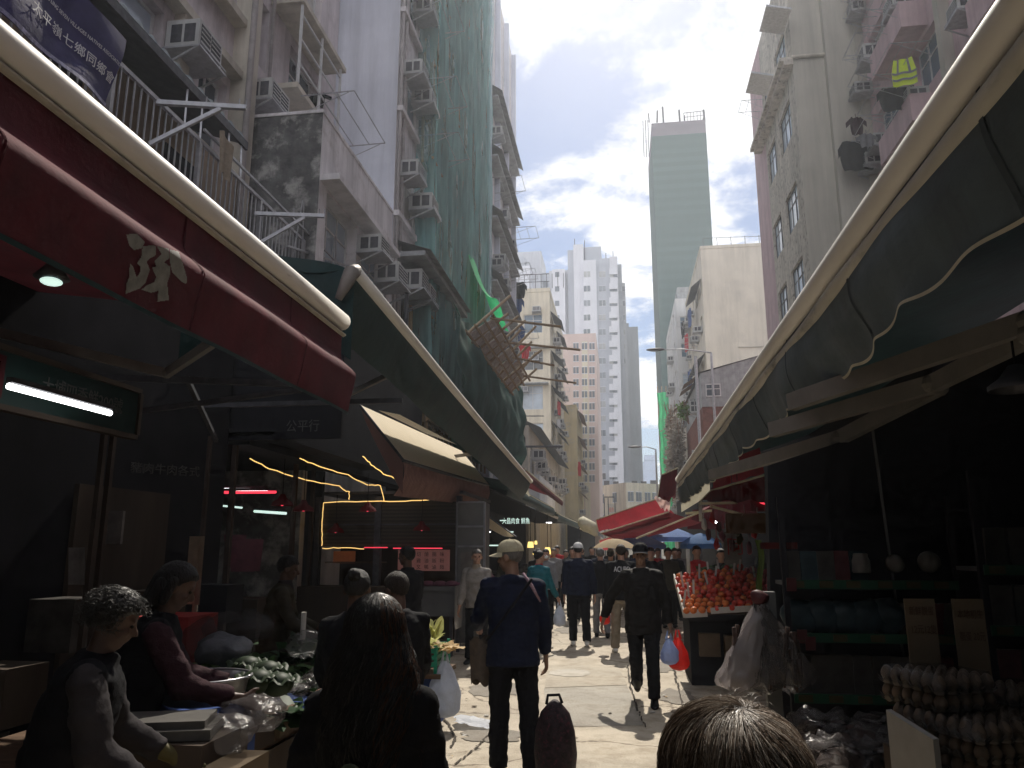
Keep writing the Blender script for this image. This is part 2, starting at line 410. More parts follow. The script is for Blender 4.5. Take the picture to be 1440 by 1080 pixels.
    if hair == 'short': scalp(.3, -.95, .11, .006).build('hair', MATS[hairm], root, True, local=True)
    elif hair == 'bob':
        h = scalp(.42, -1.2, .14, .005)
        for sd in (-1, 1): h.cap(hp(sd*.07, -.02, .13), hp(sd*.068, -.02, .03), .03*s, .024*s, 10)
        h.cap(hp(0, -.075, .12), hp(0, -.075, .0), .05*s, .045*s, 12); h.cap(hp(-.045, -.06, .1), hp(-.045, -.06, .0), .04*s, .035*s, 12); h.cap(hp(.045, -.06, .1), hp(.045, -.06, .0), .04*s, .035*s, 12)
        h.build('hair', MATS[hairm], root, True, local=True)
    elif hair == 'bun':
        h = scalp(.4, -.7, .1, .004); h.ball(hp(0, -.095, .2), .042*s, 14, 10); h.build('hair', MATS[hairm], root, True, local=True)
    elif hair == 'curly':
        h = scalp(.3, -.8, .2, .016)
        for i in range(1500):
            t = rnd(0, 2*PI); q = rnd(-.6, 1); c = math.sqrt(max(0, 1-q*q))
            if math.sin(t)*c > .35 and q < .4: continue
            n_ = V((c*math.cos(t), c*math.sin(t), q)); a_ = n_.orthogonal().normalized(); b_ = n_.cross(a_); ph = rnd(0, 6.3); rr = rnd(.006, .013); g = V((rnd(-1, 1), rnd(-1, 1), -.4))*.03
            pts = []
            for k in range(9):
                w = k*.75+ph; p_ = V((n_.x*.09, n_.y*.108-.012, n_.z*.1+.138))+n_*(.004+.004*k*.6)+a_*rr*math.cos(w)+b_*rr*math.sin(w)+g*(k/8)
                pts.append(hp(p_.x, p_.y, p_.z))
            strand(h, pts, .0013, .6)
        h.build('hair', MATS[hairm], root, True, local=True)
    if cap:
        if hair in (None, 'none'): scalp(-.05, -.75, .05, .002).build('hair', MATS[hairm], root, True, local=True)
        c = MB()
        def dome(u, v):
            t = 2*PI*u; ph = v*PI/2
            return hp(.087*math.cos(t)*math.cos(ph)**.8, -.006+.108*math.sin(t)*math.cos(ph)**.8, .148+.098*math.sin(ph)**.9)
        c.grid(dome, 28, 8)
        c.ball(hp(0, -.006, .248), .007*s, 8, 6)
        for k in range(6):
            t0 = k*PI/3; c.tube([hp(.0885*math.cos(t0)*math.cos(v)**.8, -.006+.1095*math.sin(t0)*math.cos(v)**.8, .148+.0992*math.sin(v)**.9) for v in [q*PI/2/8 for q in range(9)]], .0016*s, 5)
        c.build('cap', MATS[cap], root, True, local=True)
        b = MB()
        def brim(u, v):
            t = lerp(R(18), R(162), u); r = v*.085*math.sin((t-R(18))/R(144)*PI)**.5
            dx = math.cos(t); dy = math.sin(t)
            return hp((.086+r*.25)*dx, -.006+.1*dy+r, .152-.02*abs(dx)**2*v-.018*v)
        b.grid(brim, 16, 5); bv = list(b.v)
        b.grid(lambda u, v: brim(u, v)-V((0, 0, .004)), 16, 5)
        b.build('brim', MATS[cap], root, True, local=True)
    if mask:
        m = MB(); m.ball(hp(0, .05, .062), (.06*s, .058*s, .05*s), 16, 10, Mh); m.build('face_mask', MATS['mask_white'], root, True, local=True)
    P = dict(root=root, hp=hp, ho=ho, Mh=Mh, s=s, c7=c7)
    mw = Matrix.Translation(root.location) @ Matrix.Rotation(R(heading), 4, 'Z')
    P['hands'] = [mw @ (a[2]+a[3]*.1*s) for a in arms]; P['mw'] = mw
    return P
def strand(mb, pts, r, taper=.35):
    n = len(pts); mb.tube(pts, [r*lerp(1, taper, i/(n-1)) for i in range(n)], 3, False)
def shopping_bag(label, top, col, w=.2, h=.3, name='plastic_bag', cat='bag', seed=0, group=None, depth=.12):
    b = MB(); top = V(top)
    def f(u, v):
        t = 2*PI*u
        prof = lerp(.16, 1, min(1, v*1.9)**.75)*(1 if v < .8 else math.sqrt(max(0, 1-((v-.8)/.2)**2*.96)))
        wob = 1+.16*noise.noise(V((math.cos(t)*2, math.sin(t)*2, v*4+seed*3.3)))+.06*math.sin(t*9+seed)*(1-v)
        return top+V((math.cos(t)*w/2*prof*wob, math.sin(t)*depth*prof*wob, -.07-h*v))
    b.grid(f, 36, 20)
    for sd in (-1, 1): b.tube([top+V((sd*.012, 0, .012)), top+V((sd*.02, 0, -.03)), top+V((sd*.028, 0, -.085))], [.006, .009, .02], 7)
    o = b.build(name, MATS[col], None, True); tag(o, label, cat, group); return o
mat('bag_white', (.6, .64, .72), .35, .1, 12, trans=.45, bump=.4, spec=.6)
mat('bag_blue', (.45, .55, .8), .35, .15, 12, trans=.45, bump=.4, spec=.6)
mat('bag_red', (.75, .05, .03), .35, .15, 12, trans=.5, bump=.4, spec=.6)
mat('bag_dark', (.022, .015, .018), .5, .6, 30, bump=.3, c2=(.07, .02, .03), scale2=40, mix2=(.55, .62))

# man in dark coat walking towards the camera with bags
pm = person('man in black cap and dark open coat walking towards the camera carrying plastic bags', .2, 8.95, 178, 1.69, 'brown_coat', 'dark_trousers', skin='skin_tan', hair=None, cap='cap_black',
            armL=(-6, 14, 12, 0), armR=(-10, 34, 6, 0), legL=(12, 1, 8), legR=(-6, 0, 34), lean=2, seed=1, curl=(55, 40), vox=.01, bulk=1.08, hem=-.06)
h = pm['hands'][0]
shopping_bag('bluish white plastic carrier bag in the hand of the man in the dark coat', h+V((-.03, -.04, .02)), 'bag_blue', .19, .27, seed=2, depth=.09)
shopping_bag('bright red plastic carrier bag in the hand of the man in the dark coat', h+V((.07, .06, .02)), 'bag_red', .22, .34, seed=5, depth=.1)
b = MB()
for sd in (-1, 1): b.grid(lambda u, v: pm['c7']+V((sd*lerp(.035, .1, v)+sd*u*.05, lerp(.085, .15, v)-.01*u, lerp(.02, -.3, v)-.02*u)), 4, 6)
b.build('lapel', MATS['brown_coat'], pm['root'], True, local=True)
# man in beige cap from behind
pc = person('man in beige cap and navy hooded jacket standing with his back to the camera', -.84, 6.05, 12, 1.69, 'navy', 'black_cloth', hair='none', hairm='hair_grey', cap='cap_beige', skin='skin_tan',
            armL=(28, 14, 42, 8), armR=(6, 10, 14, 0), legL=(2, 2, 3), legR=(-3, 4, 2), hyaw=58, hpitch=4, lean=4, seed=2, hood=True, bulk=1.1, hem=-.02)
b = MB(); Mq = pc['mw']
cx = Mq @ V((-.24, .16, .95))
b.grid(lambda u, v: cx+V((lerp(-.09, .1, u)*(1-.2*v), .06*math.sin(PI*u), -.31*v-.03*math.sin(u*7))), 10, 10)
b.grid(lambda u, v: cx+V((lerp(.1, -.09, u)*(1-.2*v), -.05*math.sin(PI*u), -.31*v-.03*math.sin(u*7))), 10, 10)
tag(b.build('shoulder_bag', mat('bag_brown', (.09, .07, .055), .8, .3, 20, bump=.3), None, True), 'brown cloth bag hanging at the hip of the man in beige cap', 'bag')
b = MB(); ps = []
for i in range(13):
    t = i/12; ps.append(pc['mw'] @ V((lerp(.13, -.21, t), -.165-.03*math.sin(PI*t), lerp(1.42, .98, t))))
b.tube(ps, .011, 6); b.build('bag_strap', MATS['black_cloth'], pc['root'], True)
b.v = [v for v in b.v]
b = MB(); b.tube([pc['mw']@V((.07, -.1, 1.46)), pc['mw']@V((.13, -.14, 1.37)), pc['mw']@V((.2, -.11, 1.25))], [.009, .013, .006], 6); b.build('scarf_end', mat('scarf', (.3, .2, .24), .8, .5, 40), pc['root'], True)
# trolley bag on the ground beside him
tb = thing('shopping_trolley', 'dark red patterned wheeled shopping bag standing behind the man in beige cap', 'trolley bag', (-.5, 5.75, 0))
b = MB(); c0 = V((-.5, 5.75, 0))
b.loft([(c0+V((0.0, 0, z_)), V((1, 0, 0)), V((0, 1, 0)), rx, ry) for z_, rx, ry in ((.07, .10, .09), (.09, .13, .12), (.25, .15, .13), (.4, .14, .12), (.52, .1, .09), (.58, .05, .05), (.6, .02, .02))], 20).noise(.008, 9)
b.build('bag_body', MATS['bag_dark'], tb, True)
b = MB(); b.tube([c0+V((-.06, 0, .57)), c0+V((-.05, 0, .63)), c0+V((.03, 0, .635)), c0+V((.05, 0, .58))], .011, 8); b.build('handle', MATS['black_cloth'], tb, True)
for sd in (-1, 1):
    b = MB(); b.tube([c0+V((sd*.11, -.03, .05)), c0+V((sd*.125, -.03, .05))], .05, 14); b.build('wheel', MATS['shoe_black'], tb)
mat('jacket_grey', (.26, .24, .22), .85, .2, 12, bump=.2)
# crowd further up the street
person('man in white cap and dark jacket walking away up the sunny street', -.77, 13.9, 4, 1.72, 'navy', 'black_cloth', 'shoe_white', hair='none', cap='cap_white', armL=(4, 7, 8), armR=(2, 10, 10), legL=(6, 2, 4), legR=(-8, 3, 6), seed=3, vox=.013, bulk=1.12)
pt = person('woman in teal jacket and red scarf carrying a white bag', -1.42, 13.3, -25, 1.6, 'teal_cloth', 'navy', 'shoe_white', hair='bun', armL=(5, 8, 10), armR=(8, 12, 30), legL=(-5, 2, 4), legR=(8, 2, 2), seed=4, vox=.013, hyaw=-25, collar='red_cloth')
shopping_bag('white plastic bag hanging from the hand of the woman in teal', pt['hands'][1], 'bag_white', .2, .34, seed=7)
person('person in white face mask and grey top walking towards the camera', -1.62, 16.8, 182, 1.62, 'grey_cloth', 'black_cloth', hair='short', mask=True, seed=5, vox=.014, legL=(8, 2, 3), legR=(-8, 2, 6))
person('person in pale grey jacket standing beside the shuttered stall on the left', -2.15, 11.6, 175, 1.62, 'jacket_grey', 'dark_trousers', hair='short', hairm='hair_grey', seed=6, vox=.014, hyaw=20, armL=(18, 10, 40, 6), collar='beige_cloth')
p_hood = person('man in black sweatshirt with white lettering across the back', -.02, 13.0, 8, 1.7, 'black_cloth', 'khaki_trousers', 'shoe_white', hair='short', hairm='hair_brown', armL=(4, 10, 10), armR=(4, 10, 10), legL=(10, 3, 4), legR=(-10, 3, 8), seed=7, vox=.013, bulk=1.1)
shopping_bag('small red bag hanging by the man in the lettered sweatshirt', p_hood['hands'][0]+V((0, -.05, 0)), 'bag_red', .16, .24, seed=3)
person('man with grey hair and dark jacket left of the lettered sweatshirt', -.42, 15.2, 0, 1.64, 'black_cloth', 'grey_cloth', hair='short', hairm='hair_grey', seed=8, vox=.015, legL=(8, 2, 3), legR=(-8, 2, 6))
person('short person in black walking just right of the grey haired man', -.25, 16.6, -6, 1.62, 'black_cloth', 'black_cloth', hair='short', hairm='hair_black', seed=9, vox=.015)
CR = [(-1.15, 18.5, 'black_cloth', 'hair_black', 'person in black far up the street between the masked person and the white cap', 175), (-1.95, 18.2, 'brown_coat', 'hair_brown', 'brown coated shopper under the yellow market lamps', 190),
      (.55, 15.5, 'black_cloth', 'hair_black', 'dark clothed shopper right behind the man with the red bag', 170), (.95, 17.0, 'olive_cloth', 'hair_black', 'shopper in olive top between the walking man and the tomato stall', 185),
      (1.35, 15.0, 'red_cloth', 'hair_black', 'stall keeper in red standing behind the fruit display', 215), (1.72, 14.4, 'brown_coat', 'hair_black', 'stall keeper in dark brown behind the fruit beside the character sign', 200), (-.6, 20.5, 'navy', 'hair_brown', 'distant walker in navy directly below the beige umbrella', 0),
      (.1, 22.0, 'grey_cloth', 'hair_grey', 'distant grey clothed walker near the blue canopy', 180), (-1.6, 22.5, 'black_cloth', 'hair_black', 'distant walker in black beside the left stalls', 185), (.9, 20.5, 'red_cloth', 'hair_black', 'person in red top under the blue canopy', 170), (-2.3, 16.0, 'olive_cloth', 'hair_grey', 'grey haired shopper in olive next to the left stalls', 150)]
for i, (px, py_, tp, hd) in enumerate(((-1.75, 20.2, 'grey_cloth', 180), (-1.3, 21.5, 'black_cloth', 5), (-.9, 23.5, 'brown_coat', 180), (-.35, 24.5, 'black_cloth', 0), (.35, 18.2, 'navy', 175), (.6, 23.0, 'beige_cloth', 180), (1.2, 18.8, 'black_cloth', 200), (1.5, 21.5, 'grey_cloth', 170), (-2.0, 24.5, 'red_cloth', 170), (-1.0, 27, 'navy', 180), (0, 28, 'black_cloth', 0), (.9, 27, 'olive_cloth', 180), (-.5, 31, 'grey_cloth', 0), (.5, 33, 'black_cloth', 180), (-1.5, 30, 'brown_coat', 0))):
    person('one of the many distant shoppers crowding the lane beyond the white capped man', px, py_, hd, rnd(1.58, 1.7), tp, 'black_cloth', hair='short', hairm=random.choice(('hair_black', 'hair_brown', 'hair_grey')), seed=70+i, vox=.028, detail=False, legL=(rnd(-9, 9), 2, 3), legR=(rnd(-9, 9), 2, 5), hyaw=rnd(-25, 25), group='distant crowd of shoppers')
for i, (px, py_, tp, hm, lb, hd) in enumerate(CR):
    person(lb, px, py_, hd, rnd(1.58, 1.7), tp, 'black_cloth', hair='short', hairm=hm, seed=20+i, vox=.02, detail=False, legL=(rnd(-9, 9), 2, 3), legR=(rnd(-9, 9), 2, 5), armL=(rnd(0, 15), 9, 15), armR=(rnd(0, 15), 9, 15), hyaw=rnd(-25, 25))
# left: shoppers and stall people
pl = at(155, 880, y=2.75)
person('old woman with curly grey hair, dark vest and pale sleeves sorting greens', pl.x-.17, 2.75, -62, 1.5, 'black_cloth', 'dark_trousers', hair='curly', hairm='hair_grey_shaded', skin='skin_shaded', sleeve='light_sleeve', glove='glove_yellow', armL=(16, 10, 45, 10), armR=(14, 12, 40, 6), lean=14, hpitch=22, seed=31, vox=.011, bulk=1.12)
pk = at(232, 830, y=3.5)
person('black haired woman in speckled pink top bending over the metal basin', pk.x-.15, 3.5, -60, 1.6, 'black_cloth', 'dark_trousers', skin='skin_shaded', sleeve='pink_cloth', hair='bob', armL=(26, 8, 50, 8), armR=(28, 8, 45, 8), lean=15, hpitch=25, seed=32, vox=.012)
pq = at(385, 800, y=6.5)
person('man in brown open jacket standing behind the piled greens', pq.x, 6.6, -70, 1.58, 'olive_cloth', 'dark_trousers', skin='skin_shaded', hair='short', armL=(20, 8, 50, 6), armR=(22, 8, 40, 6), hpitch=12, lean=6, seed=33, vox=.012, collar='light_sleeve')
person('woman with black hair in a bun beyond the long haired woman', -1.49, 4.3, 5, 1.52, 'black_cloth', 'black_cloth', skin='skin_shaded', hair='bun', seed=34, vox=.013, armL=(15, 8, 40), armR=(15, 8, 40))
person('person with short brown hair bending at the greens beyond the bun haired woman', -1.36, 4.75, 30, 1.5, 'black_cloth', 'black_cloth', skin='skin_shaded', hair='short', hairm='hair_brown', seed=35, vox=.013, hpitch=18, armL=(15, 8, 40), armR=(15, 8, 40), hyaw=25)
person('young man in black jacket seen in profile in front of the pink menu', -2.48, 9.0, 50, 1.66, 'black_cloth', 'black_cloth', skin='skin_shaded', hair='short', seed=36, vox=.012, hyaw=25, armL=(15, 8, 40), armR=(15, 8, 40))
# long haired woman in the foreground
pw = person('woman with long wavy black hair and dark coat in the left foreground', -.74, 2.3, 6, 1.49, 'black_cloth', 'black_cloth', hair='none', armL=(10, 16, 35), armR=(6, 12, 20), seed=37, vox=.01, bulk=.98, lean=4)
hb = MB(); hp = pw['hp']
hb.loft([(hp(0, yy, zz), V((1, 0, 0)), V((0, 1, 0)), rx*.95, ry*.92) for zz, yy, rx, ry in ((.228, -.01, .03, .035), (.212, -.012, .06, .07), (.18, -.016, .08, .092), (.13, -.024, .088, .092), (.07, -.04, .095, .08), (.0, -.065, .108, .07), (-.08, -.085, .112, .06), (-.16, -.098, .112, .055), (-.24, -.105, .105, .045), (-.32, -.11, .085, .03), (-.36, -.11, .04, .015))], 26)
hb.noise(.012, 7, 3)
for i in range(4200):
    t = rnd(-.42*PI, 1.42*PI); a = V((math.cos(t), -math.sin(t)*.9, 0)); el = rnd(.03, 1.0); ph = 2.2*noise.noise(V((t*2.2, el*2, 0)))*3+rnd(-.5, .5); ln = rnd(.46, .64); curl = rnd(.008, .02); pts = []; lay = rnd(1.0, 1.14)
    hb.cur = 1 if (math.cos(t) > .35 and rnd(0, 1) < .22) else (2 if rnd(0, 1) < .15 else 0)  # browner strands on the right side stand in for rim light
    for k in range(18):
        q = k/17; dist = q*ln
        arc = dist/.105; start = (1-el)*PI/2*.95
        if start+arc < PI/2: an = start+arc; p = V((a.x*.094*lay*math.sin(an), a.y*.102*lay*math.sin(an)-.012, .138+.1*lay*math.cos(an)))
        else:
            hang = (start+arc-PI/2)*.105; out = lay*(1+.3*min(1, hang/.2))
            p = V((a.x*.095*out, a.y*.085*out-.014-.15*min(hang, .35), .138-hang))
            cw = min(1, hang/.1)
            p += V((math.sin(hang*36+ph)*1.0+.4*a.x, math.cos(hang*33+ph)*.8, 0))*curl*cw
        pts.append(hp(p.x, p.y, p.z))
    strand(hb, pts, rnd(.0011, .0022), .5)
for i in range(90):  # stray curls in the same rim-light colour
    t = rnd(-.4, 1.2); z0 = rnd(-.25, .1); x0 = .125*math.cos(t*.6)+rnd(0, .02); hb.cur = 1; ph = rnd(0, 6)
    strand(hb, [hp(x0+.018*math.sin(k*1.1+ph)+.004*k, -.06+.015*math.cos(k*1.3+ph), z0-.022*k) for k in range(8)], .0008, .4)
hb.build('hair', [MATS['hair_black'], mat('hair_rim_light', (.10, .042, .02), .4, .4, 60, spec=.4, trans=.55), mat('hair_black2', (.02, .015, .013), .3, .3, 60, spec=.7)], pw['root'], True, local=True)
bb_ = MB()
cz = pw['mw']@V((-.0, -.215, .98))
bb_.ball(cz, (.06, .02, .12), 20, 14)
tag(bb_.build('quilted_purse', mat('purse', (.05, .06, .035), .6, .7, 45, c2=(.16, .15, .08), scale2=55, mix2=(.52, .58), bump=.4), None, True), 'oval dark green patterned purse on the back of the long haired woman', 'purse')
# grey brown head at the bottom right
pg = person('person with grey brown hair whose head fills the bottom right foreground', .14, 1.06, 10, 1.443, 'brown_coat', 'black_cloth', hair='none', seed=38, vox=.012)
hp = pg['hp']; gb = MB(); gb.cur = 2; gb.ball((0, 0, 0), 1, 30, 20)
for i, p in enumerate(gb.v):
    fr = max(0, min(1, (p.y-.2)/.5)); k = 1.06 if p.z > lerp(-.6, .35, fr) else .85
    gb.v[i] = hp(p.x*.09*k, p.y*.106*k-.008, p.z*.09*k+.138)
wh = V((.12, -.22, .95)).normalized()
GX, GY, GZ = .094, .11, .094
for i in range(15000):
    while True:
        p = V((rnd(-1, 1), rnd(-1, 1), rnd(-.75, 1)))
        if .2 < p.length < 1: break
    p.normalize()
    if p.y > .45 and p.z < .3: continue
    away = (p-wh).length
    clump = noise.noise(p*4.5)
    if away < .55+.35*clump: gb.cur = random.choice((1, 3, 3, 1, 0))  # pale strands around the whorl put the sunlit crown into the colour
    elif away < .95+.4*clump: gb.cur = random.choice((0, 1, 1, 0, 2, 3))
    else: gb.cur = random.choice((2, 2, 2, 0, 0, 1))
    d = (p-wh); d = (d-p*d.dot(p))
    d = d.normalized() if d.length > .01 else V((1, 0, 0))
    nz = noise.noise_vector(p*3.2)*.8
    d = (d+nz+V((rnd(-.18, .18), rnd(-.18, .18), rnd(-.1, .1)))+V((0, 0, -.2))+p.cross(d)*.5).normalized(); ln = rnd(.5, 1.0); pts = []
    q = p.copy(); lift = 1.0+rnd(0, .04); far = min(1, away*1.4); k2 = rnd(.75, 1.05)
    for k in range(7):
        t = k/6; e = lift+.17*math.sin(t*PI*.72)*k2*(.35+.8*far)
        pts.append(hp(q.x*GX*e, q.y*GY*e-.008, q.z*GZ*e+.138))
        q = (q+d*ln/6+V((0, 0, -.03))).normalized(); d = (d-q*d.dot(q)+V((0, 0, -.1))+noise.noise_vector(q*5)*.25).normalized()
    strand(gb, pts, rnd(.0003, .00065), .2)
for i in range(40):
    p = V((rnd(-.6, .6), rnd(-.6, .5), 1)).normalized(); d = V((rnd(-1, 1), rnd(-1, 1), .5)); gb.cur = 1
    strand(gb, [hp(p.x*.08+d.x*.03*t, p.y*.1+d.y*.03*t, p.z*.096+.138+.035*t-.02*t*t) for t in (0, .3, .6, 1, 1.4)], .0004, .2)
gb.build('hair', [mat('grey_a', (.07, .044, .03), .35, .3, 60, spec=.5), mat('grey_b', (.23, .17, .125), .35, .2, 60, spec=.6), mat('grey_c', (.05, .032, .022), .35, .2, 60, spec=.5), mat('grey_sunlit', (.52, .46, .4), .35, .2, 60, spec=.6)], pg['root'], True, local=True)
# ------------------------------------------------------------------ building materials
mat('conc_cream', (.6, .55, .47), .9, .08, 1.2, bump=.15, streak=.45, c2=(.36, .33, .28), scale2=.6, mix2=(.5, .68))
mat('conc_pinkgrey', (.68, .62, .63), .9, .1, 1.5, bump=.15, streak=.5, c2=(.46, .41, .42), scale2=.7, mix2=(.48, .68))
mat('conc_grey', (.72, .74, .82), .9, .06, .8, bump=.1, streak=.3, c2=(.64, .66, .74), scale2=.35, mix2=(.45, .6))  # hazy veil of glare put into this pale bluish wall colour
mat('conc_pale', (.78, .75, .76), .9, .09, 2, bump=.3, streak=.5, c2=(.5, .46, .45), scale2=1.6, mix2=(.55, .72))
mat('mould', (.13, .13, .13), .95, .5, 3, bump=.5, c2=(.44, .43, .41), scale2=2.0, mix2=(.5, .62), streak=.3)
mat('conc_rough', (.58, .53, .46), .95, .12, 3, bump=.6, streak=.55, c2=(.26, .23, .2), scale2=5, mix2=(.52, .66))
mat('conc_side', (.47, .44, .38), .95, .06, 1, bump=.1, streak=.3)
mat('wall_pink', (.56, .41, .43), .9, .1, 2, streak=.35, bump=.1)
mat('wall_beige', (.62, .57, .48), .9, .06, .7, streak=.3, c2=(.54, .5, .43), scale2=.5, mix2=(.5, .7))
mat('wall_cream', (.68, .62, .5), .9, .07, .9, streak=.4)
mat('wall_yellow', (.55, .46, .28), .9, .1, 1, streak=.35)
mat('wall_pinkfar', (.62, .5, .47), .9, .06, .5, streak=.15)
mat('wall_white', (.6, .6, .6), .9, .07, .6, streak=.3)
mat('tower_grey', (.55, .56, .6), .9, .06, .3, streak=.2)
mat('tower_blue', (.5, .52, .57), .9, .06, .3, streak=.15)
mat('tower_white', (.74, .74, .79), .9, .05, .3, streak=.12)
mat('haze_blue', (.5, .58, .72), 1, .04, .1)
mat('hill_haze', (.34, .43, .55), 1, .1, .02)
mat('frame_white', (.6, .6, .6), .5, .1, 10)
mat('frame_dark', (.1, .1, .1), .5, .2, 10)
mat('ac_white', (.5, .5, .49), .6, .15, 4, streak=.35)
mat('ac_dark', (.08, .08, .09), .7, .3, 10)
mat('metal_grey', (.4, .4, .42), .45, .2, 10, metal=.5)
mat('metal_dark', (.09, .09, .1), .55, .3, 10, metal=.4)
mat('rust', (.2, .12, .08), .8, .4, 12)
mat('canopy_dark', (.07, .075, .09), .6, .3, 5)
mat('sheet_clear', (.55, .6, .62), .25, .2, 6, trans=.4, spec=.6)
mat('pipe_pale', (.45, .42, .42), .7, .2, 5)
mat('bamboo', (.3, .22, .14), .7, .3, 12, stretch=(1, 1, .3))
mat('board_weathered', (.44, .4, .37), .85, .35, 8, bump=.3)
mat('tin', (.34, .35, .36), .6, .25, 3, metal=.2, streak=.4)
mat('inside_dark', (.03, .03, .035), .9, .3, 4)
mat('cloth_white', (.7, .7, .72), .8, .1, 9, trans=.3)
mat('cloth_blue', (.05, .09, .22), .8, .2, 9)
mat('hi_vis', (.62, .78, .05), .7, .1, 9, emit=0, trans=.2)
mat('plant_leaf', (.09, .16, .03), .6, .5, 20, trans=.35)
netmat('net_green', (.035, .2, .13), .3)
netmat('net_teal', (.27, .52, .52), .38)
mat('net_lime', (.05, .5, .2), .8, .3, 1.2, stretch=(1, 1, .3), trans=.4)
mat('net_tower', (.082, .132, .123), .9, .1, .05, stretch=(1, 1, 4), bump=.2, streak=.12, spec=.1, stripe=(.16, 'Z', (.075, .122, .114)))
def glass(name, c, rough=.08):
    m = mat(name, c, rough, .25, .8, spec=.9, coat=.0); return m
glass('pane', (.06, .08, .1)); glass('pane_blue', (.1, .16, .22)); glass('pane_far', (.1, .12, .15), .3); glass('pane_mid', (.2, .22, .25), .3); glass('pane_pale', (.38, .38, .38), .4); glass('pane_sky', (.42, .5, .58), .15)  # pane_sky carries the sky reflection in its base colour
mat('curtain', (.5, .48, .45), .5, .3, 2, spec=.6)
# ------------------------------------------------------------------ windows and fittings (cached meshes, facing -Y)
WC = {}
def win_mesh(w, h, nv, tr, fm):
    k = (round(w, 2), round(h, 2), nv, tr, fm)
    if k not in WC:
        m = MB(); t = .05
        m.bb(-w/2, w/2, -.03, .03, 0, t); m.bb(-w/2, w/2, -.03, .03, h-t, h)
        for s_ in (-1, 1): m.bb(s_*(w/2-t), s_*w/2, -.03, .03, t, h-t)
        for i in range(1, nv): x = -w/2+w*i/nv; m.bb(x-.022, x+.022, -.026, .026, t, h-t)
        if tr: m.bb(-w/2+t, w/2-t, -.022, .022, h*tr-.02, h*tr+.02)
        p = MB()
        for i in range(nv):
            x0 = -w/2+w*i/nv; x1 = -w/2+w*(i+1)/nv; a = rnd(-.012, .012); b_ = rnd(-.012, .012)
            p.quad((x0, .0+a, t*.5), (x1, .0+b_, t*.5), (x1, b_, h-t*.5), (x0, a, h-t*.5))
        WC[k] = (m.mesh('window', MATS[fm]), p.mesh('pane', MATS['pane']), p.mesh('pane', MATS['pane_blue']), p.mesh('pane', MATS['curtain']), p.mesh('pane', MATS['pane_sky']))
    return WC[k]
def window(root, pos, rz, w, h, nv=2, tr=.7, fm='frame_white', pane=True, kind=None):
    ms = win_mesh(w, h, nv, tr, fm)
    o = put(ms[0], 'window', root, pos, rz)
    if pane:
        p = bpy.data.objects.new('pane', ms[kind or random.choice((1, 2, 3, 4, 4, 4))]); COL.objects.link(p); p.parent = o
    return o
def far_window_mesh(w, h, n=2, pm='pane_far'):
    k = ('far', w, h, n, pm)
    if k not in WC:
        m = MB(); m.cur = 1; m.bb(-w/2, w/2, -.04, .0, -.08, 0); m.bb(-w/2, w/2, -.06, .0, h, h+.08)
        for i in range(n): x0 = -w/2+w*i/n; m.cur = 0; m.bb(x0+.05, x0+w/n-.05, -.03, 0, 0, h)
        WC[k] = m.mesh('window', [MATS[pm], MATS['tower_white']])
    return WC[k]
def ac_meshes():
    if 'ac' not in WC:
        m = MB(); m.bb(-.36, .36, -.62, 0, 0, .46)
        tr = MB(); tr.bb(-.42, .42, -.7, 0, -.05, -.02); tr.bar((-.4, -.68, -.03), (-.4, 0, -.34), .03); tr.bar((.4, -.68, -.03), (.4, 0, -.34), .03); tr.bar((-.41, -.69, .03), (.41, -.69, .03), .02)
        g = MB()
        for i in range(2):
            x0 = -.31+.32*i; g.bb(x0, x0+.29, -.632, -.625, .06, .4)
        g2 = [(s_*.366, y) for s_ in (-1, 1) for y in (-.45, -.2)]
        for x, y in g2: g.bb(x-.004, x+.004, y-.1, y+.1, .08, .38)
        l = MB()
        for i in range(2):
            for k in range(4): x0 = -.31+.32*i; z = .1+k*.075; l.bb(x0, x0+.29, -.64, -.634, z, z+.02)
        WC['ac'] = (m.mesh('air_conditioner', MATS['ac_white']), tr.mesh('bracket', MATS['metal_grey']), g.mesh('grille', MATS['ac_dark']), l.mesh('louvre', MATS['ac_white']))
    return WC['ac']
def ac(root, pos, rz, sc_=1.):
    m = ac_meshes(); k_ = sc_*rnd(.84, 1.12); o = put(m[0], 'air_conditioner', root, pos, rz+rnd(-.03, .03), scale=(k_*rnd(.9, 1.1), k_*rnd(.85, 1.1), k_))
    for k, n in ((1, 'bracket'), (2, 'grille'), (3, 'louvre')):
        p = bpy.data.objects.new(n, m[k]); COL.objects.link(p); p.parent = o
    return o
def rack_mesh(w, d):
    k = ('rack', w, d)
    if k not in WC:
        m = MB()
        for s_ in (-1, 1): m.tube([(s_*w/2, 0, 0), (s_*w/2, -d, .02)], .014, 6); m.tube([(s_*w/2, 0, -.45), (s_*w/2, -d*.9, 0)], .009, 5)
        for i in range(1, 4): m.tube([(-w/2, -d*i/3, .02), (w/2, -d*i/3, .02)], .01, 5)
        WC[k] = m.mesh('drying_rack', MATS['metal_grey'])
    return WC[k]
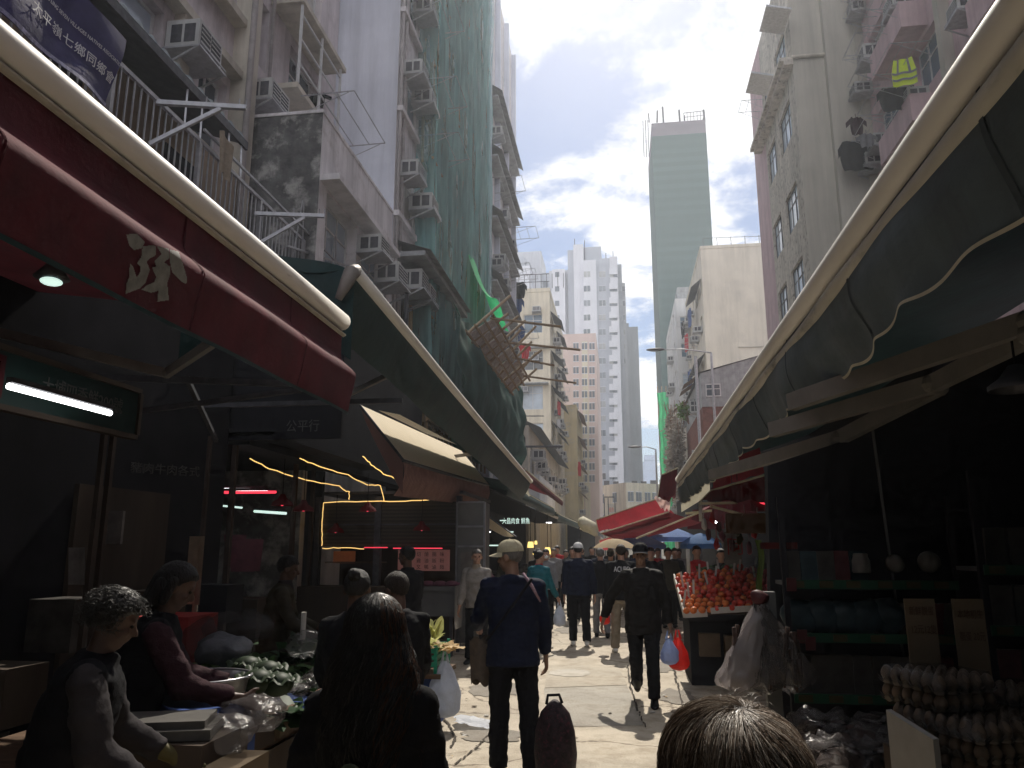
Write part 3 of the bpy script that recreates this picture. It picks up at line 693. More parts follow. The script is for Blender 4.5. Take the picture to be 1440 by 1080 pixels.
def facade(mb, o, u, n, L, H, holes, depth):
    o = V(o); u = V(u); n = V(n); z = V((0, 0, 1))
    us = sorted({0, L, *[h[0] for h in holes], *[h[1] for h in holes]}); vs = sorted({0, H, *[h[2] for h in holes], *[h[3] for h in holes]})
    for i in range(len(us)-1):
        for j in range(len(vs)-1):
            cu = (us[i]+us[i+1])/2; cv = (vs[j]+vs[j+1])/2
            if any(h[0] < cu < h[1] and h[2] < cv < h[3] for h in holes): continue
            mb.quad(o+u*us[i]+z*vs[j], o+u*us[i+1]+z*vs[j], o+u*us[i+1]+z*vs[j+1], o+u*us[i]+z*vs[j+1])
    for h in holes:
        P = [o+u*a+z*b for a, b in ((h[0], h[2]), (h[1], h[2]), (h[1], h[3]), (h[0], h[3]))]; Q = [p-n*depth for p in P]
        for k in range(4): mb.quad(P[k], P[(k+1) % 4], Q[(k+1) % 4], Q[k])
        mb.quad(*Q)
FACE = {'S': ((1, 0, 0), (0, -1, 0), 0), 'E': ((0, 1, 0), (1, 0, 0), R(90)), 'W': ((0, -1, 0), (-1, 0, 0), R(-90))}
def block(label, x0, x1, y0, y1, z1, m, holes={}, cat='building', depth=.22, z0=0, name='apartment_building', root=None, part='wall', parapet=.0, fm='frame_white', wk=None, group=None, mside=None):
    """a building: walls with real window openings; holes[face] = list of (u0,u1,v0,v1,mullions) in metres along the face / above ground"""
    if root is None: root = thing(name, label, cat, ((x0+x1)/2, (y0+y1)/2, 0), 0, group)
    b = MB(); H = z1-z0
    org = {'S': (x0, y0, z0), 'E': (x1, y0, z0), 'W': (x0, y1, z0)}; Ls = {'S': x1-x0, 'E': y1-y0, 'W': y1-y0}
    for f in ('S', 'E', 'W'):
        u, n, rz = FACE[f]; hs = [(h[0], h[1], h[2]-z0, h[3]-z0) for h in holes.get(f, [])]
        b.cur = 1 if (mside and f == 'S') else 0
        facade(b, org[f], u, n, Ls[f], H, hs, depth)
        for h in holes.get(f, []):
            if len(h) > 4 and h[4]:
                c = V(org[f])+V(u)*((h[0]+h[1])/2)-V(n)*(depth-.05); c.z = h[2]+.002
                window(root, c, rz, h[1]-h[0]-.01, h[3]-h[2]-.01, h[4], .68, fm, True, wk)
    b.cur = 0
    b.quad((x1, y1, z0), (x0, y1, z0), (x0, y1, z1), (x1, y1, z1)); b.quad((x0, y0, z1), (x1, y0, z1), (x1, y1, z1), (x0, y1, z1))
    b.build(part, [MATS[m], MATS[mside or m]], root)
    if parapet:
        p = MB(); t = .15
        p.bb(x0-.04, x1+.04, y0-.04, y0+t, z1+.002, z1+parapet); p.bb(x0-.04, x0+t, y0+t, y1, z1+.002, z1+parapet); p.bb(x1-t, x1+.04, y0+t, y1, z1+.002, z1+parapet)
        p.build('parapet', MATS[m], root)
    return root
SPLIT = {'window_pier', 'hood', 'balcony_door', 'canopy_strut', 'doorway', 'post', 'balcony', 'upright', 'pilaster', 'ledge', 'floor_band', 'counter', 'side_bar', 'poster', 'shutter_panel', 'drain_pipe', 'window_hood', 'antenna', 'spandrel', 'window_band', 'side_hood', 'carton', 'bamboo_pole', 'led_strip', 'red_led_strip', 'cable', 'washing_pole', 'hanging_panel', 'roof_clutter', 'lapel', 'leg', 'roof_mast', 'price_tag', 'guard_wire', 'edge_board', 'street_canopy', 'cornice'}
def part(mb, name, m, root, smooth=False):
    if name in SPLIT:
        return [c.build(name, MATS[m] if isinstance(m, str) else m, root, smooth) for c in components(mb)][0]
    return mb.build(name, MATS[m] if isinstance(m, str) else m, root, smooth)
# ================================================================== LEFT SIDE
# --- building A: cream block with the railed balcony, nearest on the left
xA = -7.3
hs = [(8.6-3, 10.35-3, 8.75, 10.35, 2), (11.5-3, 12.45-3, 8.75, 10.35, 2), (6.2-3, 8.2-3, 8.75, 10.35, 3), (8.6-3, 12.4-3, 11.95, 13.4, 4), (12.95-3, 13.9-3, 11.6, 13.1, 1), (4-3, 6-3, 8.75, 10.35, 2),
      (10.35-3, 11.3-3, 5.6, 7.9), (7.2-3, 9.2-3, 5.6, 7.9), (15-3, 16.6-3, 11.6, 13.1, 2), (8.6-3, 12.4-3, 15.1, 16.6, 4), (13.2-3, 16.6-3, 14.8, 16.3, 3)]
A = block('cream grey concrete block with stained ledges and a railed balcony, nearest on the left', -15, xA, 3, 17.8, 30, 'conc_pinkgrey', {'E': hs}, depth=.25)
b = MB()
b.bb(xA+.002, xA+.35, 12.55, 12.93, 4, 29.9); part(b, 'pilaster', 'conc_cream', A)
b = MB()
for z in (8.45, 10.55, 11.7, 13.6, 14.8, 16.9): b.bb(xA+.003, xA+.26, 3, 12.54, z, z+.16)
part(b, 'ledge', 'conc_cream', A)
b = MB()
for y in (10.75, 8.4): b.bb(xA+.002, xA+.2, y-.13, y+.13, 8.62, 10.54)
part(b, 'window_pier', 'conc_cream', A)
b = MB(); b.tube([(xA+.42, 12.5, 4.2), (xA+.42, 12.5, 29)], .06, 10); part(b, 'drain_pipe', 'pipe_pale', A, True)
b = MB(); b.tube([(xA+.1, 13.9, 10.2), (xA+.1, 13.9, 28)], .04, 8); part(b, 'drain_pipe', 'pipe_pale', A, True)
ac(A, (xA+.02, 10.78, 9.75), R(90), 1.05); ac(A, (xA+.02, 13.55, 10.5), R(90), .95); ac(A, (xA+.02, 7.4, 10.7), R(90))
# window hood boxes on the second bay
b = MB(); b.bb(xA+.003, xA+.75, 13.95, 16.6, 13.35, 13.47); b.bb(xA+.003, xA+.7, 14, 16.5, 11.3, 11.42); part(b, 'hood', 'conc_cream', A)
b = MB()
for y in (14.05, 15.2, 16.4): b.bar((xA+.68, y, 11.44), (xA+.68, y, 13.33), .05)
for z in (11.9, 12.5, 13.1): b.bar((xA+.68, 14.05, z), (xA+.68, 16.4, z), .035)
part(b, 'window_cage', 'frame_white', A)
put(rack_mesh(2.2, 1.2), 'drying_rack', A, (xA+.7, 15.3, 11.2), R(90))
# balcony slab, back wall, railing
b = MB(); b.bb(xA+.003, -5.75, 4.5, 13.05, 6.28, 6.5); part(b, 'balcony_slab', 'conc_pinkgrey', A)
b = MB(); b.bb(xA+.28, xA+.34, 4.5, 13.0, 6.52, 8.4); part(b, 'balcony_wall', mat('tan_panel', (.33, .26, .2), .9, .15, 2, streak=.4), A)
b = MB(); b.bb(xA+.35, xA+.37, 10.2, 11.2, 6.55, 7.9); b.bb(xA+.35, xA+.37, 7.6, 8.3, 6.55, 7.9); part(b, 'balcony_door', 'inside_dark', A)
b = MB(); xr = -5.8
for z in (6.6, 7.32): b.bar((xr, 4.6, z), (xr, 13.0, z), .05)
y = 4.7
while y < 13: b.bar((xr, y, 6.62), (xr, y, 7.3), .018); y += .135
for y in (4.6, 7.4, 9.3, 11.2, 13.0): b.bar((xr, y, 6.5), (xr, y, 7.34), .06)
part(b, 'railing', 'metal_grey', A)
for i, (yy, zz) in enumerate(((8.25, 7.28), (11.05, 7.0))):
    b = MB(); b.bar((xr, yy, zz), (xr+1.05, yy+.35, zz+.05), .06); b.bar((xr, yy-.05, zz-.62), (xr+.75, yy+.25, zz), .05)
    for k in (.55, .65, .92, 1.0): q = lerp(V((xr, yy, zz)), V((xr+1.05, yy+.35, zz+.05)), k); b.tube([q, q+V((0, 0, .12))], .012, 6)
    part(b, 'bracket_arm', 'metal_grey', A)
b = MB(); b.bar((xr+.05, 9.3, 7.5), (xr+.05, 17, 7.5), .035); b.bar((xr+.05, 12.2, 6.9), (xr+.05, 17.4, 8.2), .035)
for y in (12.4, 14.1): b.bar((xr+.05, y, 6.5), (xr+.02, y+.4, 8.05), .02); b.bar((xr+.05, y+.5, 6.5), (xr+.02, y+.45, 8.05), .02)
part(b, 'guard_wire', 'metal_grey', A)
# canopy over the balcony
b = MB(); b.add([(xA+.36, 4.6, 8.5), (-5.98, 4.6, 8.16), (-5.98, 10.9, 8.16), (xA+.36, 10.9, 8.5)], [(0, 1, 2, 3)]); part(b, 'canopy', 'canopy_dark', A)
b = MB(); b.bb(-5.975, -5.93, 4.6, 10.9, 8.06, 8.2); part(b, 'canopy_fascia', 'metal_dark', A)
b = MB(); b.grid(lambda u, v: V((lerp(-6.0, xA+.36, v), lerp(4.6, 10.9, u), lerp(8.3, 8.75, v)+.03*math.sin(u*130))), 120, 3); part(b, 'canopy_sheet', 'sheet_clear', A)
b = MB()
for y in (9.2, 9.6, 10.4, 10.8): b.bar((-6.0, y, 8.2), (xr, y-.3, 7.35), .025)
part(b, 'canopy_strut', 'metal_grey', A)
tag(MB().grid(lambda u, v: V((xr+.14+.03*math.sin(u*9), 9.55+.42*u*(1-.35*v)+.1*v, 7.62-.62*v+.05*math.sin(u*5))), 10, 10).build('drying_cloth', MATS['beige_cloth'], None, True), 'small pale cloth drying on the balcony railing of the nearest left block', 'laundry')
# banner
def bpt(u, v):
    P0, P1 = V((-5.42, 4.9, 6.42)), V((-5.42, 7.0, 7.42)); Q0, Q1 = V((-5.42, 4.9, 6.3)), V((-5.42, 6.75, 6.28))
    a = lerp(V((-5.42, 3.3, 7.42)), V((-5.42, 7.05, 7.28)), u); b_ = lerp(V((-5.42, 3.3, 6.32)), V((-5.42, 6.9, 6.36)), u)
    p = lerp(a, b_, v); p.x += .025*math.sin(u*21+v*2)*(.3+v)+.02*math.sin(u*9-v*5); return p
bn = thing('banner', 'blue purple cloth banner with white Chinese and English lettering hung on the balcony', 'banner', (-5.42, 5.2, 6.3))
b = MB(); b.grid(bpt, 70, 16); part(b, 'cloth', mat('banner_cloth', (.055, .05, .14), .6, .25, 4, trans=.12, bump=.2), bn, True)
b = MB(); b.grid(lambda u, v: bpt(u, .955+.045*v)+V((.012, 0, 0)), 90, 1); part(b, 'hem_print', mat('banner_hem', (.3, .3, .45), .6, .6, 20), bn)
TXT = {}
def text_part(txt, name, material, parent, pos, rot, size, ext=.002, width=None, spacing=1., deform=None, align='LEFT'):
    cu = bpy.data.curves.new('txt', 'FONT'); cu.body = txt; cu.size = size; cu.extrude = ext; cu.space_character = spacing; cu.align_x = align; cu.resolution_u = 3
    me = evaluated_mesh(bpy.data.objects.new('txt', cu))
    me.name = name; me.materials.clear(); me.materials.append(MATS[material] if isinstance(material, str) else material)
    xs = [v.co.x for v in me.vertices]
    if width and xs:
        k = width/max(1e-6, max(xs)-min(xs))
        for v in me.vertices: v.co.x *= k
    o = bpy.data.objects.new(name, me); COL.objects.link(o); o.parent = parent
    if deform:
        for v in me.vertices: v.co = deform(v.co)
    else:
        r = parent
        while r.parent: r = r.parent
        o.location = V(pos)-(V(r.location) if parent is not None and r is not None else V((0, 0, 0))); o.rotation_euler = rot
    return o
mat('print_white', (.62, .62, .66), .6, .1, 20)
def ondef(y0, v0, kz, off=.02):
    def d(c):
        u = (y0+c.x-3.3)/3.7; return bpt(u, v0-c.y*kz)+V((off+c.z, 0, 0))-V(bn.location)
    return d
for i, ch in enumerate('太平嶺七鄉同鄉會'): text_part(ch, 'letter', 'print_white', bn, None, None, .15, .001, deform=ondef(5.72+i*.158, .7, 1.05))
text_part('TAI PING LING SEVEN VILLAGES NATIVES ASSOCIATION', 'lettering', 'print_white', bn, None, None, .062, .001, width=1.3, deform=ondef(5.72, .43, 1.05))
# --- building B: low projecting block with mouldy end wall + tall slab behind
hl = [(13.5-13.1, 15.3-13.1, 7.1, 8.55, 3), (15.6-13.1, 17.5-13.1, 7.1, 8.55, 3)]
B_ = block('tall pale grey building with blank side wall and low mouldy annex on the left', -7.25, -5.6, 13.1, 17.85, 10.05, 'conc_pale', {'E': hl}, depth=.3, mside='mould', part='annex_wall')
b = MB(); b.bb(-7.27, -5.58, 13.08, 17.84, 10.053, 10.12); part(b, 'annex_coping', 'conc_pale', B_)
b = MB(); b.bb(-5.597, -5.2, 13.12, 17.3, 8.62, 8.74); part(b, 'annex_hood', 'conc_pale', B_)
he = []
for k, z in enumerate((7.1, 10.2, 13.2, 16.2, 19.2, 22.2, 25.2)):
    he += [(.35, 1.9, z+.25, z+1.75, 2), (2.2, 3.9, z+.25, z+1.75, 2), (4.3, 6.4, z+.25, z+1.75, 2)]
block(None, -15, -5.6, 17.9, 30.5, 30, 'conc_pale', {'E': he}, depth=.13, root=B_, mside='conc_grey')
b = MB()
for z in (10.05, 13.05, 16.05, 19.05, 22.05): b.bb(-5.597, -5.45, 17.92, 24, z, z+.14)
part(b, 'floor_band', 'conc_pale', B_)
b = MB(); b.bb(-5.597, -4.75, 17.95, 23.5, 8.92, 9.05); b.add([(-5.59, 17.95, 9.4), (-4.6, 17.95, 9.06), (-4.6, 23.5, 9.06), (-5.59, 23.5, 9.4)], [(0, 1, 2, 3)]); part(b, 'street_canopy', 'tin', B_)
b = MB()
for y in (18, 18.35): b.tube([(-5.53, y, 4), (-5.53, y, 29.5)], .05, 8)
part(b, 'drain_pipe', 'pipe_pale', B_, True)
for y, z in ((18.6, 14.35), (19.5, 14.0), (19.4, 16.9), (18.6, 11.35), (19.6, 10.8), (18.7, 8.2), (19.7, 8.2), (15.6, 8.0), (16.9, 7.75), (18.5, 17.3), (19.5, 19.9)): ac(B_, (-5.58, y, z), R(90), 1.0)
for y, z in ((20.2, 14.9), (20.6, 13.35), (19.6, 17.1)): put(rack_mesh(1.6, 1.25), 'drying_rack', B_, (-5.58, y, z), R(90))
b = MB()
for i in range(14): y0 = 18+rnd(0, 4.5); b.tube([(-5.5, y0, 8.9), (-5.35, y0+.1, 7.6), (-5.45, y0+rnd(-.4, .4), 6.2), (-5.4, y0+rnd(-.6, .6), 4.6)], .018, 5)
b.tube([(-5.3, 16.9, 8.1), (-5.0, 17.3, 7.7), (-5.05, 17.4, 6.6), (-5.2, 17.2, 5.6)], .05, 8); part(b, 'cable', 'metal_dark', B_)
b = MB(); b.bb(-5.597, -5.52, 19.6, 23.4, 6.2, 8.85); part(b, 'shop_board', mat('board_tan', (.4, .28, .16), .8, .35, 2), B_)
# scaffolding with green net
S_ = thing('scaffolding', 'bamboo scaffolding wrapped in torn green net against the tall left building', 'scaffolding', (-5.2, 24.5, 0))
b = MB()
for y in [19.9+.75*i for i in range(13)]: b.tube([(-5.4+rnd(-.03, .03), y, 4.4), (-5.4+rnd(-.05, .05), y+rnd(-.1, .1), 15), (-5.4, y, 30)], .045, 6); b.tube([(-5.1, y, 4.4), (-5.1, y+rnd(-.1, .1), 30)], .04, 6)
for z in [5+1.5*i for i in range(17)]:
    b.tube([(-5.06, 19.7, z+rnd(-.1, .1)), (-5.06, 29.2, z+rnd(-.1, .1))], .04, 6); b.tube([(-5.36, 19.7, z), (-5.36, 29.2, z)], .04, 6)
for i in range(8): y0 = 19.9+1.1*i; b.tube([(-5.05, y0, 5), (-5.05, min(29.1, y0+4), 14)], .035, 5); b.tube([(-5.05, min(29.1, y0+4), 14), (-5.05, y0, 24)], .035, 5)
part(b, 'bamboo_pole', 'bamboo', S_)
def netf(u, v):
    y = lerp(19.75, 29.3, u); z = lerp(5.2, 29.5, v)
    return V((-4.98+.1*noise.noise(V((y*1.3, z*.35, 0)))+.05*math.sin(y*8.4), y, z))
b = MB(); b.grid(netf, 90, 70); part(b, 'net', 'net_teal', S_, True)
b = MB(); b.grid(lambda u, v: V((lerp(-5.55, -4.96, u)+.04*math.sin(v*40), 19.72+.12*noise.noise(V((u*4, v*14, 3))), lerp(5.2, 29.5, v))), 10, 60); part(b, 'end_net', 'net_teal', S_, True)
def lowf(u, v):
    y = lerp(19.6, 33.5, u); out = math.sin(PI*min(1, v*1.1))*.9
    x = -4.45+.25*noise.noise(V((y*.9, v*5, 1)))
    return V((x+.35*math.sin(PI*v), y, lerp(4.4, 8.2+.06*(y-20), v)+.12*math.sin(y*2)))
b = MB(); b.grid(lowf, 70, 24); part(b, 'skirt_net', mat('net_skirt', (.03, .085, .07), .85, .35, 1.5, trans=.3, bump=.4, stretch=(1, 1, .4)), S_, True)
b = MB(); b.grid(lambda u, v: V((-4.95+.9*v, lerp(24.5, 28.5, u), 9.9+1.6*(1-v)**2+.2*math.sin(u*6))), 16, 8); part(b, 'loose_net', 'net_lime', S_, True)
# catch platform
pf = thing('catch_platform', 'tilted catch platform of weathered boards and bamboo jutting from the scaffold', 'platform', (-4.0, 24, 7.6))
Pa, Pb, Pc, Pd = (at(655, 468, x=-4.35), at(692, 445, x=-3.75), at(740, 530, x=-3.45), at(716, 550, x=-4.05))
b = MB()
nrm = (Pb-Pa).cross(Pd-Pa).normalized()
for i in range(9):
    for j in range(3):
        f = lambda u, v: lerp(lerp(Pa, Pb, u), lerp(Pd, Pc, u), v)
        u0, u1, v0, v1 = j/3+.01, (j+1)/3-.01, i/9+.012, (i+1)/9-.012; k = nrm*rnd(-.03, .03)
        q = [f(u0, v0)+k, f(u1, v0)+k, f(u1, v1)+k, f(u0, v1)+k]; b.add(q+[p-nrm*.03 for p in q], [(0, 1, 2, 3), (7, 6, 5, 4), (0, 4, 5, 1), (1, 5, 6, 2), (2, 6, 7, 3), (3, 7, 4, 0)])
part(b, 'boards', 'board_weathered', pf)
b = MB()
f = lambda u, v: lerp(lerp(Pa, Pb, u), lerp(Pd, Pc, u), v)
for i in range(10): b.tube([f(-.05, i/9)-nrm*.06, f(1.0+rnd(.3, 1.1), i/9+rnd(-.05, .05))-nrm*.06+V((0, 0, rnd(0, .5)))], .045, 6)
for j in range(4): b.tube([f(j/3, -.05)-nrm*.1, f(j/3, 1.05)-nrm*.1], .045, 6)
for v, e in ((.0, 2.4), (.35, 2.8), (.95, 2.2), (.6, 1.6)): b.tube([f(.9, v), f(.9, v)+V((e*.9, .4, -.25))], .04, 6)
part(b, 'bamboo_pole', 'bamboo', pf)
# --- building C
hc = []
for z in (8, 11, 14, 17, 20, 23, 26): hc += [(1, 2.6, z, z+1.5, 2), (3.6, 5.2, z, z+1.5, 2), (6.2, 7.8, z, z+1.5, 2)]
Cb = block('tall narrow pale building with slabs and cluttered air conditioners, beyond the green scaffold', -15, -5.6, 30.6, 40, 30, 'conc_pale', {'E': hc}, depth=.25)
b = MB()
for y in (31.5, 34, 37, 39.8): b.bb(-5.597, -5.35, y-.1, y+.1, 4, 29.9)
part(b, 'pilaster', 'conc_grey', Cb)
b = MB()
for z in (10.4, 13.4, 16.4, 19.4, 22.4): b.add([(-5.59, 31.7, z+.5), (-4.9, 31.7, z), (-4.9, 39.6, z), (-5.59, 39.6, z+.5)], [(0, 1, 2, 3)]); b.bb(-5.59, -5.1, 31.7, 39.6, z-.3, z-.2)
part(b, 'hood', 'tin', Cb)
for i in range(15): ac(Cb, (-5.58, rnd(32, 39.5), random.choice((8.2, 11.2, 14.2, 17.2, 20.2))+rnd(-.3, .5)), R(90))
for y, z in ((33, 18.3), (36, 15.2), (38.4, 15.8), (38.8, 12.6), (39, 18.4)): put(rack_mesh(1.6, 1.5), 'drying_rack', Cb, (-5.58, y, z), R(90))
def laundry(label, p, col, w=.6, h=.8, rz=0, seed=0, pants=False):
    p = V(p); b = MB(); cr, sr = math.cos(rz), math.sin(rz)
    def g(u, v):
        a = (u-.5)*w*(1+.25*math.sin(v*3))*(.65 if v > .75 and pants else 1); n_ = .05*math.sin(u*12+seed)+.04*noise.noise(V((u*3, v*3, seed)))
        return p+V((a*cr-n_*sr, a*sr+n_*cr, -v*h))
    b.grid(g, 12, 14)
    for s_ in (-1, 1): b.grid(lambda u, v: p+V(((s_*(w*.5+u*.18))*cr, (s_*(w*.5+u*.18))*sr, -.02-.25*u*h-v*.3*h)), 4, 4)
    b.tube([p+V((0, 0, .02)), p+V((0, 0, .14))], .012, 5)
    return tag(b.build('hanging_laundry', MATS[col], None, True), label, 'laundry')
laundry('black jacket hanging high from a rack in front of the cream building', at(727, 397, y=40), 'black_cloth', .75, .95)
laundry('dark trousers hanging below the black jacket', at(727, 417, y=40.3), 'cloth_blue', .45, 1.2, pants=True)
laundry('dark blue laundry bundle hanging among the bamboo poles', at(717, 457, y=40), 'cloth_blue', 1.3, 1.0, seed=2)
laundry('red cloth hanging under the bamboo poles by the cream building', at(733, 483, y=41), 'red_cloth', .7, .9, seed=3)
laundry('black bundled cloth hanging at the low tiled block on the left', at(727, 606, y=36), 'black_cloth', .45, 1.3, seed=4)
laundry('black bag of washing on the pole end by the mouldy wall', at(448, 132, y=15.5), 'black_cloth', .3, .35, seed=5)
b = MB(); b.tube([at(438, 165, y=15.5), at(452, 120, y=15.5)], .02, 6)
# --- low terraced block below the cream building
hk = [(1+2.4*i, 2.6+2.4*i, 5.6, 7.0, 2) for i in range(9)]
Lk = block('low weathered terrace with tin hoods under the cream building on the left', -15, -4.75, 40.1, 64.5, 8.0, 'conc_cream', {'E': hk}, depth=.2)
b = MB(); b.add([(-6.2, 40.3, 8.9), (-4.1, 40.3, 7.9), (-4.1, 63, 7.9), (-6.2, 63, 8.9)], [(0, 1, 2, 3)]); part(b, 'roof_sheet', 'canopy_dark', Lk)
b = MB(); b.bb(-4.747, -4.2, 40.3, 50, 3.6, 5.4); part(b, 'white_panel', 'wall_white', Lk)
for i in range(10): ac(Lk, (-4.73, 42+2.2*i, rnd(5.2, 6.6)), R(90))
b = MB(); b.tube([at(732, 628, y=40), at(791, 628, y=40)], .06, 6); b.tube([at(729, 585, y=42), at(765, 585, y=42)], .03, 6); part(b, 'washing_pole', 'metal_dark', Lk)
# --- cream building L5
y5 = 65; x5 = -5.75
hS = [(-8.05+15, -6.4+15, 20.15, 21.85, 2), (-8.1+15, -6.35+15, 16.8, 18.5, 2), (-8.2+15, -6.4+15, 13.3, 15.4, 2), (-8.2+15, -6.4+15, 10.3, 12.1, 3)]
hE = []
for z in (7.5, 10.3, 13.4, 16.8, 20.1): hE += [(1, 2.6, z, z+1.5, 2), (4, 5.6, z, z+1.5, 2), (7, 8.6, z, z+1.5, 2), (10.5, 12, z, z+1.5, 2)]
L5 = block('cream apartment building with four stacked side windows in the middle distance on the left', -15, x5, y5, 81, 23.9, 'wall_cream', {'S': hS, 'E': hE}, depth=.18, parapet=.35)
b = MB()
for i in range(22): b.bar((-15+.5*i, y5+.1, 24.25), (-15+.5*i, y5+.1, 25.6), .05)
for z in (24.9, 25.6): b.bar((-15, y5+.1, z), (x5, y5+.1, z), .05)
part(b, 'roof_railing', 'metal_dark', L5)
b = MB()
for z in (21.9, 18.3, 15.2, 12.0): b.add([(x5+.01, 65.6, z+.4), (x5+1.0, 65.6, z-.55), (x5+1.0, 69.5, z-.55), (x5+.01, 69.5, z+.4)], [(0, 1, 2, 3)]); b.add([(x5+.01, 72, z+.4), (x5+.8, 72, z-.4), (x5+.8, 77, z-.4), (x5+.01, 77, z+.4)], [(0, 1, 2, 3)])
part(b, 'window_hood', 'canopy_dark', L5)
for x, z in ((-6.85, 21.95), (-7.0, 17.6), (-8.0, 14.8)): ac(L5, (x, y5-.02, z), 0)
for z in (7.2, 10, 13, 16.3, 19.6): 
    for y in (68.3, 71.2, 74.5, 78): ac(L5, (x5+.02, y+rnd(-.4, .4), z+rnd(-.3, .4)), R(90))
b = MB(); b.bb(-8.6, -5.9, y5-.7, y5-.003, 15.45, 15.55); b.bb(-8.4, -5.6, y5-.5, y5-.003, 18.7, 18.8); part(b, 'side_hood', 'tin', L5)
for z in (9.5, 12.7, 16): put(rack_mesh(2, 1.3), 'drying_rack', L5, (x5+.02, 70, z), R(90)); put(rack_mesh(2, 1.3), 'drying_rack', L5, (x5+.02, 76, z-.7), R(90))
for i, (px, py, c) in enumerate(((786, 565, 'red_cloth'), (786, 590, 'cloth_white'), (815, 650, 'red_cloth'), (783, 530, 'black_cloth'), (756, 640, 'red_cloth'))):
    laundry(('pink cloth', 'white cloth', 'dark red cloth', 'black cloth', 'salmon cloth')[i]+' drying on the street side of the cream building', at(px, py, y=67 if i < 4 else 52), c, .8, 1.2, R(80), i)
# yellow and pink houses, towers
hy = [(1+2.6*i, 2.3+2.6*i, z, z+1.4, 2) for i in range(4) for z in (5.5, 8.4, 11.3, 14.1)]
Yb = block('narrow mustard yellow building with small hoods beyond the cream building', -15, -4.4, 81.1, 94, 16.6, 'wall_yellow', {'E': hy}, depth=.15)
b = MB()
for z in (7.3, 10.2, 13.1, 15.9): b.add([(-4.39, 82, z+.3), (-3.7, 82, z-.3), (-3.7, 91, z-.3), (-4.39, 91, z+.3)], [(0, 1, 2, 3)])
part(b, 'window_hood', 'rust', Yb)
for i in range(9): ac(Yb, (-4.38, rnd(82, 91), random.choice((5.2, 8, 11, 13.8))), R(90))
hp_ = at(798, 470, y=95); hq = at(838, 476, y=95); PX0 = at(780, 470, y=95).x
Pk = thing('apartment_building', 'pink and cream apartment building with three columns of small windows', 'building', ((PX0+hq.x)/2, 100, 0))
block(None, PX0, hq.x, 95, 112, hp_.z, 'wall_pinkfar', root=Pk)
fw = far_window_mesh(.75, .8, 2)
for i in range(12):
    for px in (810, 822, 832.5): q = at(px, 487+16.9*i, y=95); put(fw, 'window', Pk, (q.x, 94.99, q.z-.4))
b = MB()
for px in (822,):
    q0 = at(px-4, 480, y=95); q1 = at(px+4, 480, y=95); b.bb(q0.x, q1.x, 94.985, 94.995, 3, q0.z)
part(b, 'cream_strip', 'wall_cream', Pk)
YT = 160
Tw = thing('tower_block', 'tall blue grey and white residential tower with a stepped roofline', 'building', (-5, YT+8, 0))
TZ = lambda px, py, y=YT: at(px, py, y=y)
def wing(px0, px1, top, y, m, name='wing', d=14):
    a = TZ(px0, top, y); c = TZ(px1, top, y); b = MB(); b.bb(a.x, c.x, y, y+d, 0, a.z); part(b, name, m, Tw); return a.z
wing(772, 800, 381, YT+6, 'tower_grey'); wing(776, 794, 379, YT+4, 'tower_white'); wing(798, 808, 352, YT+5, 'tower_blue'); wing(806, 820, 344, YT+3, 'tower_white', 'lift_shaft'); wing(817, 845, 348, YT+5, 'tower_blue', 'lift_shaft')
wing(820, 838, 366, YT+1.5, 'tower_white'); wing(836, 858, 364, YT+2.5, 'tower_blue'); wing(857, 868, 361, YT+.5, 'tower_white'); wing(868, 874, 372, YT+4, 'tower_blue'); wing(873, 879, 398, YT+5, 'tower_grey'); wing(868, 884, 455, YT+8, 'tower_grey'); wing(878, 897, 460, YT+16, 'tower_grey', 'lower_slab')
a0 = TZ(817, 340, YT+4); 
fa = far_window_mesh(1.05, 1.2, 1); fb = far_window_mesh(1.5, 1.3, 2)
for i in range(16):
    py = 386+20.3*i
    for px, yy, me in ((783.5, YT+3.98, fa), (825.5, YT+1.48, fb), (847, YT+2.48, fb), (860.3, YT+.48, fa), (865, YT+.48, fa), (876, YT+4.98, fa)):
        if px > 870 and py < 405: continue
        q = TZ(px, py, yy); me = far_window_mesh(1.5 if me is fb else 1.05, 1.3 if me is fb else 1.2, 2 if me is fb else 1, random.choice(('pane_far', 'pane_far', 'pane_mid', 'pane', 'pane_pale'))); put(me, 'window', Tw, (q.x, yy, q.z-.6))
b = MB()
for i in range(16):
    q = TZ(862.5, 380+20.3*i, YT+.45); b.bb(q.x-.9, q.x+.9, YT+.3, YT+.49, q.z-1.0, q.z+.4)
part(b, 'spandrel', 'tower_white', Tw)
b = MB()
for px, t in ((808, 336), (822, 338), (852, 356), (862, 352)): q = TZ(px, t+14, YT+5); b.bar(q-V((0, 0, 3)), TZ(px, t, YT+5), .15)
part(b, 'antenna', 'metal_dark', Tw)
T2 = thing('tower_block', 'distant grey tower cluster partly hidden behind the cream building', 'building', (-22, 205, 0))
for (p0, p1, t, yy, m) in ((700, 737, 362, 200, 'tower_blue'), (722, 761, 355, 204, 'tower_grey'), (715, 745, 375, 198, 'tower_white'), (740, 790, 385, 206, 'tower_blue')):
    a = at(p0, t, y=yy); c = at(p1, t, y=yy); b = MB(); b.bb(a.x, c.x, yy, yy+14, 0, a.z); part(b, 'wing', m, T2)
b = MB()
for i in range(4):
    q0 = at(737+i*9, 388+1.5*i, y=205.9); b.bb(q0.x, q0.x+1.4, 205.8, 205.98, q0.z-2.4, q0.z-.6)
part(b, 'window_band', 'pane_far', T2)
WL = thing('office_building', 'low cream building with square windows closing the end of the street', 'building', (1, 116, 0))
a = at(835, 681, y=112); c = at(880, 680, y=112); d = at(930, 681, y=112)
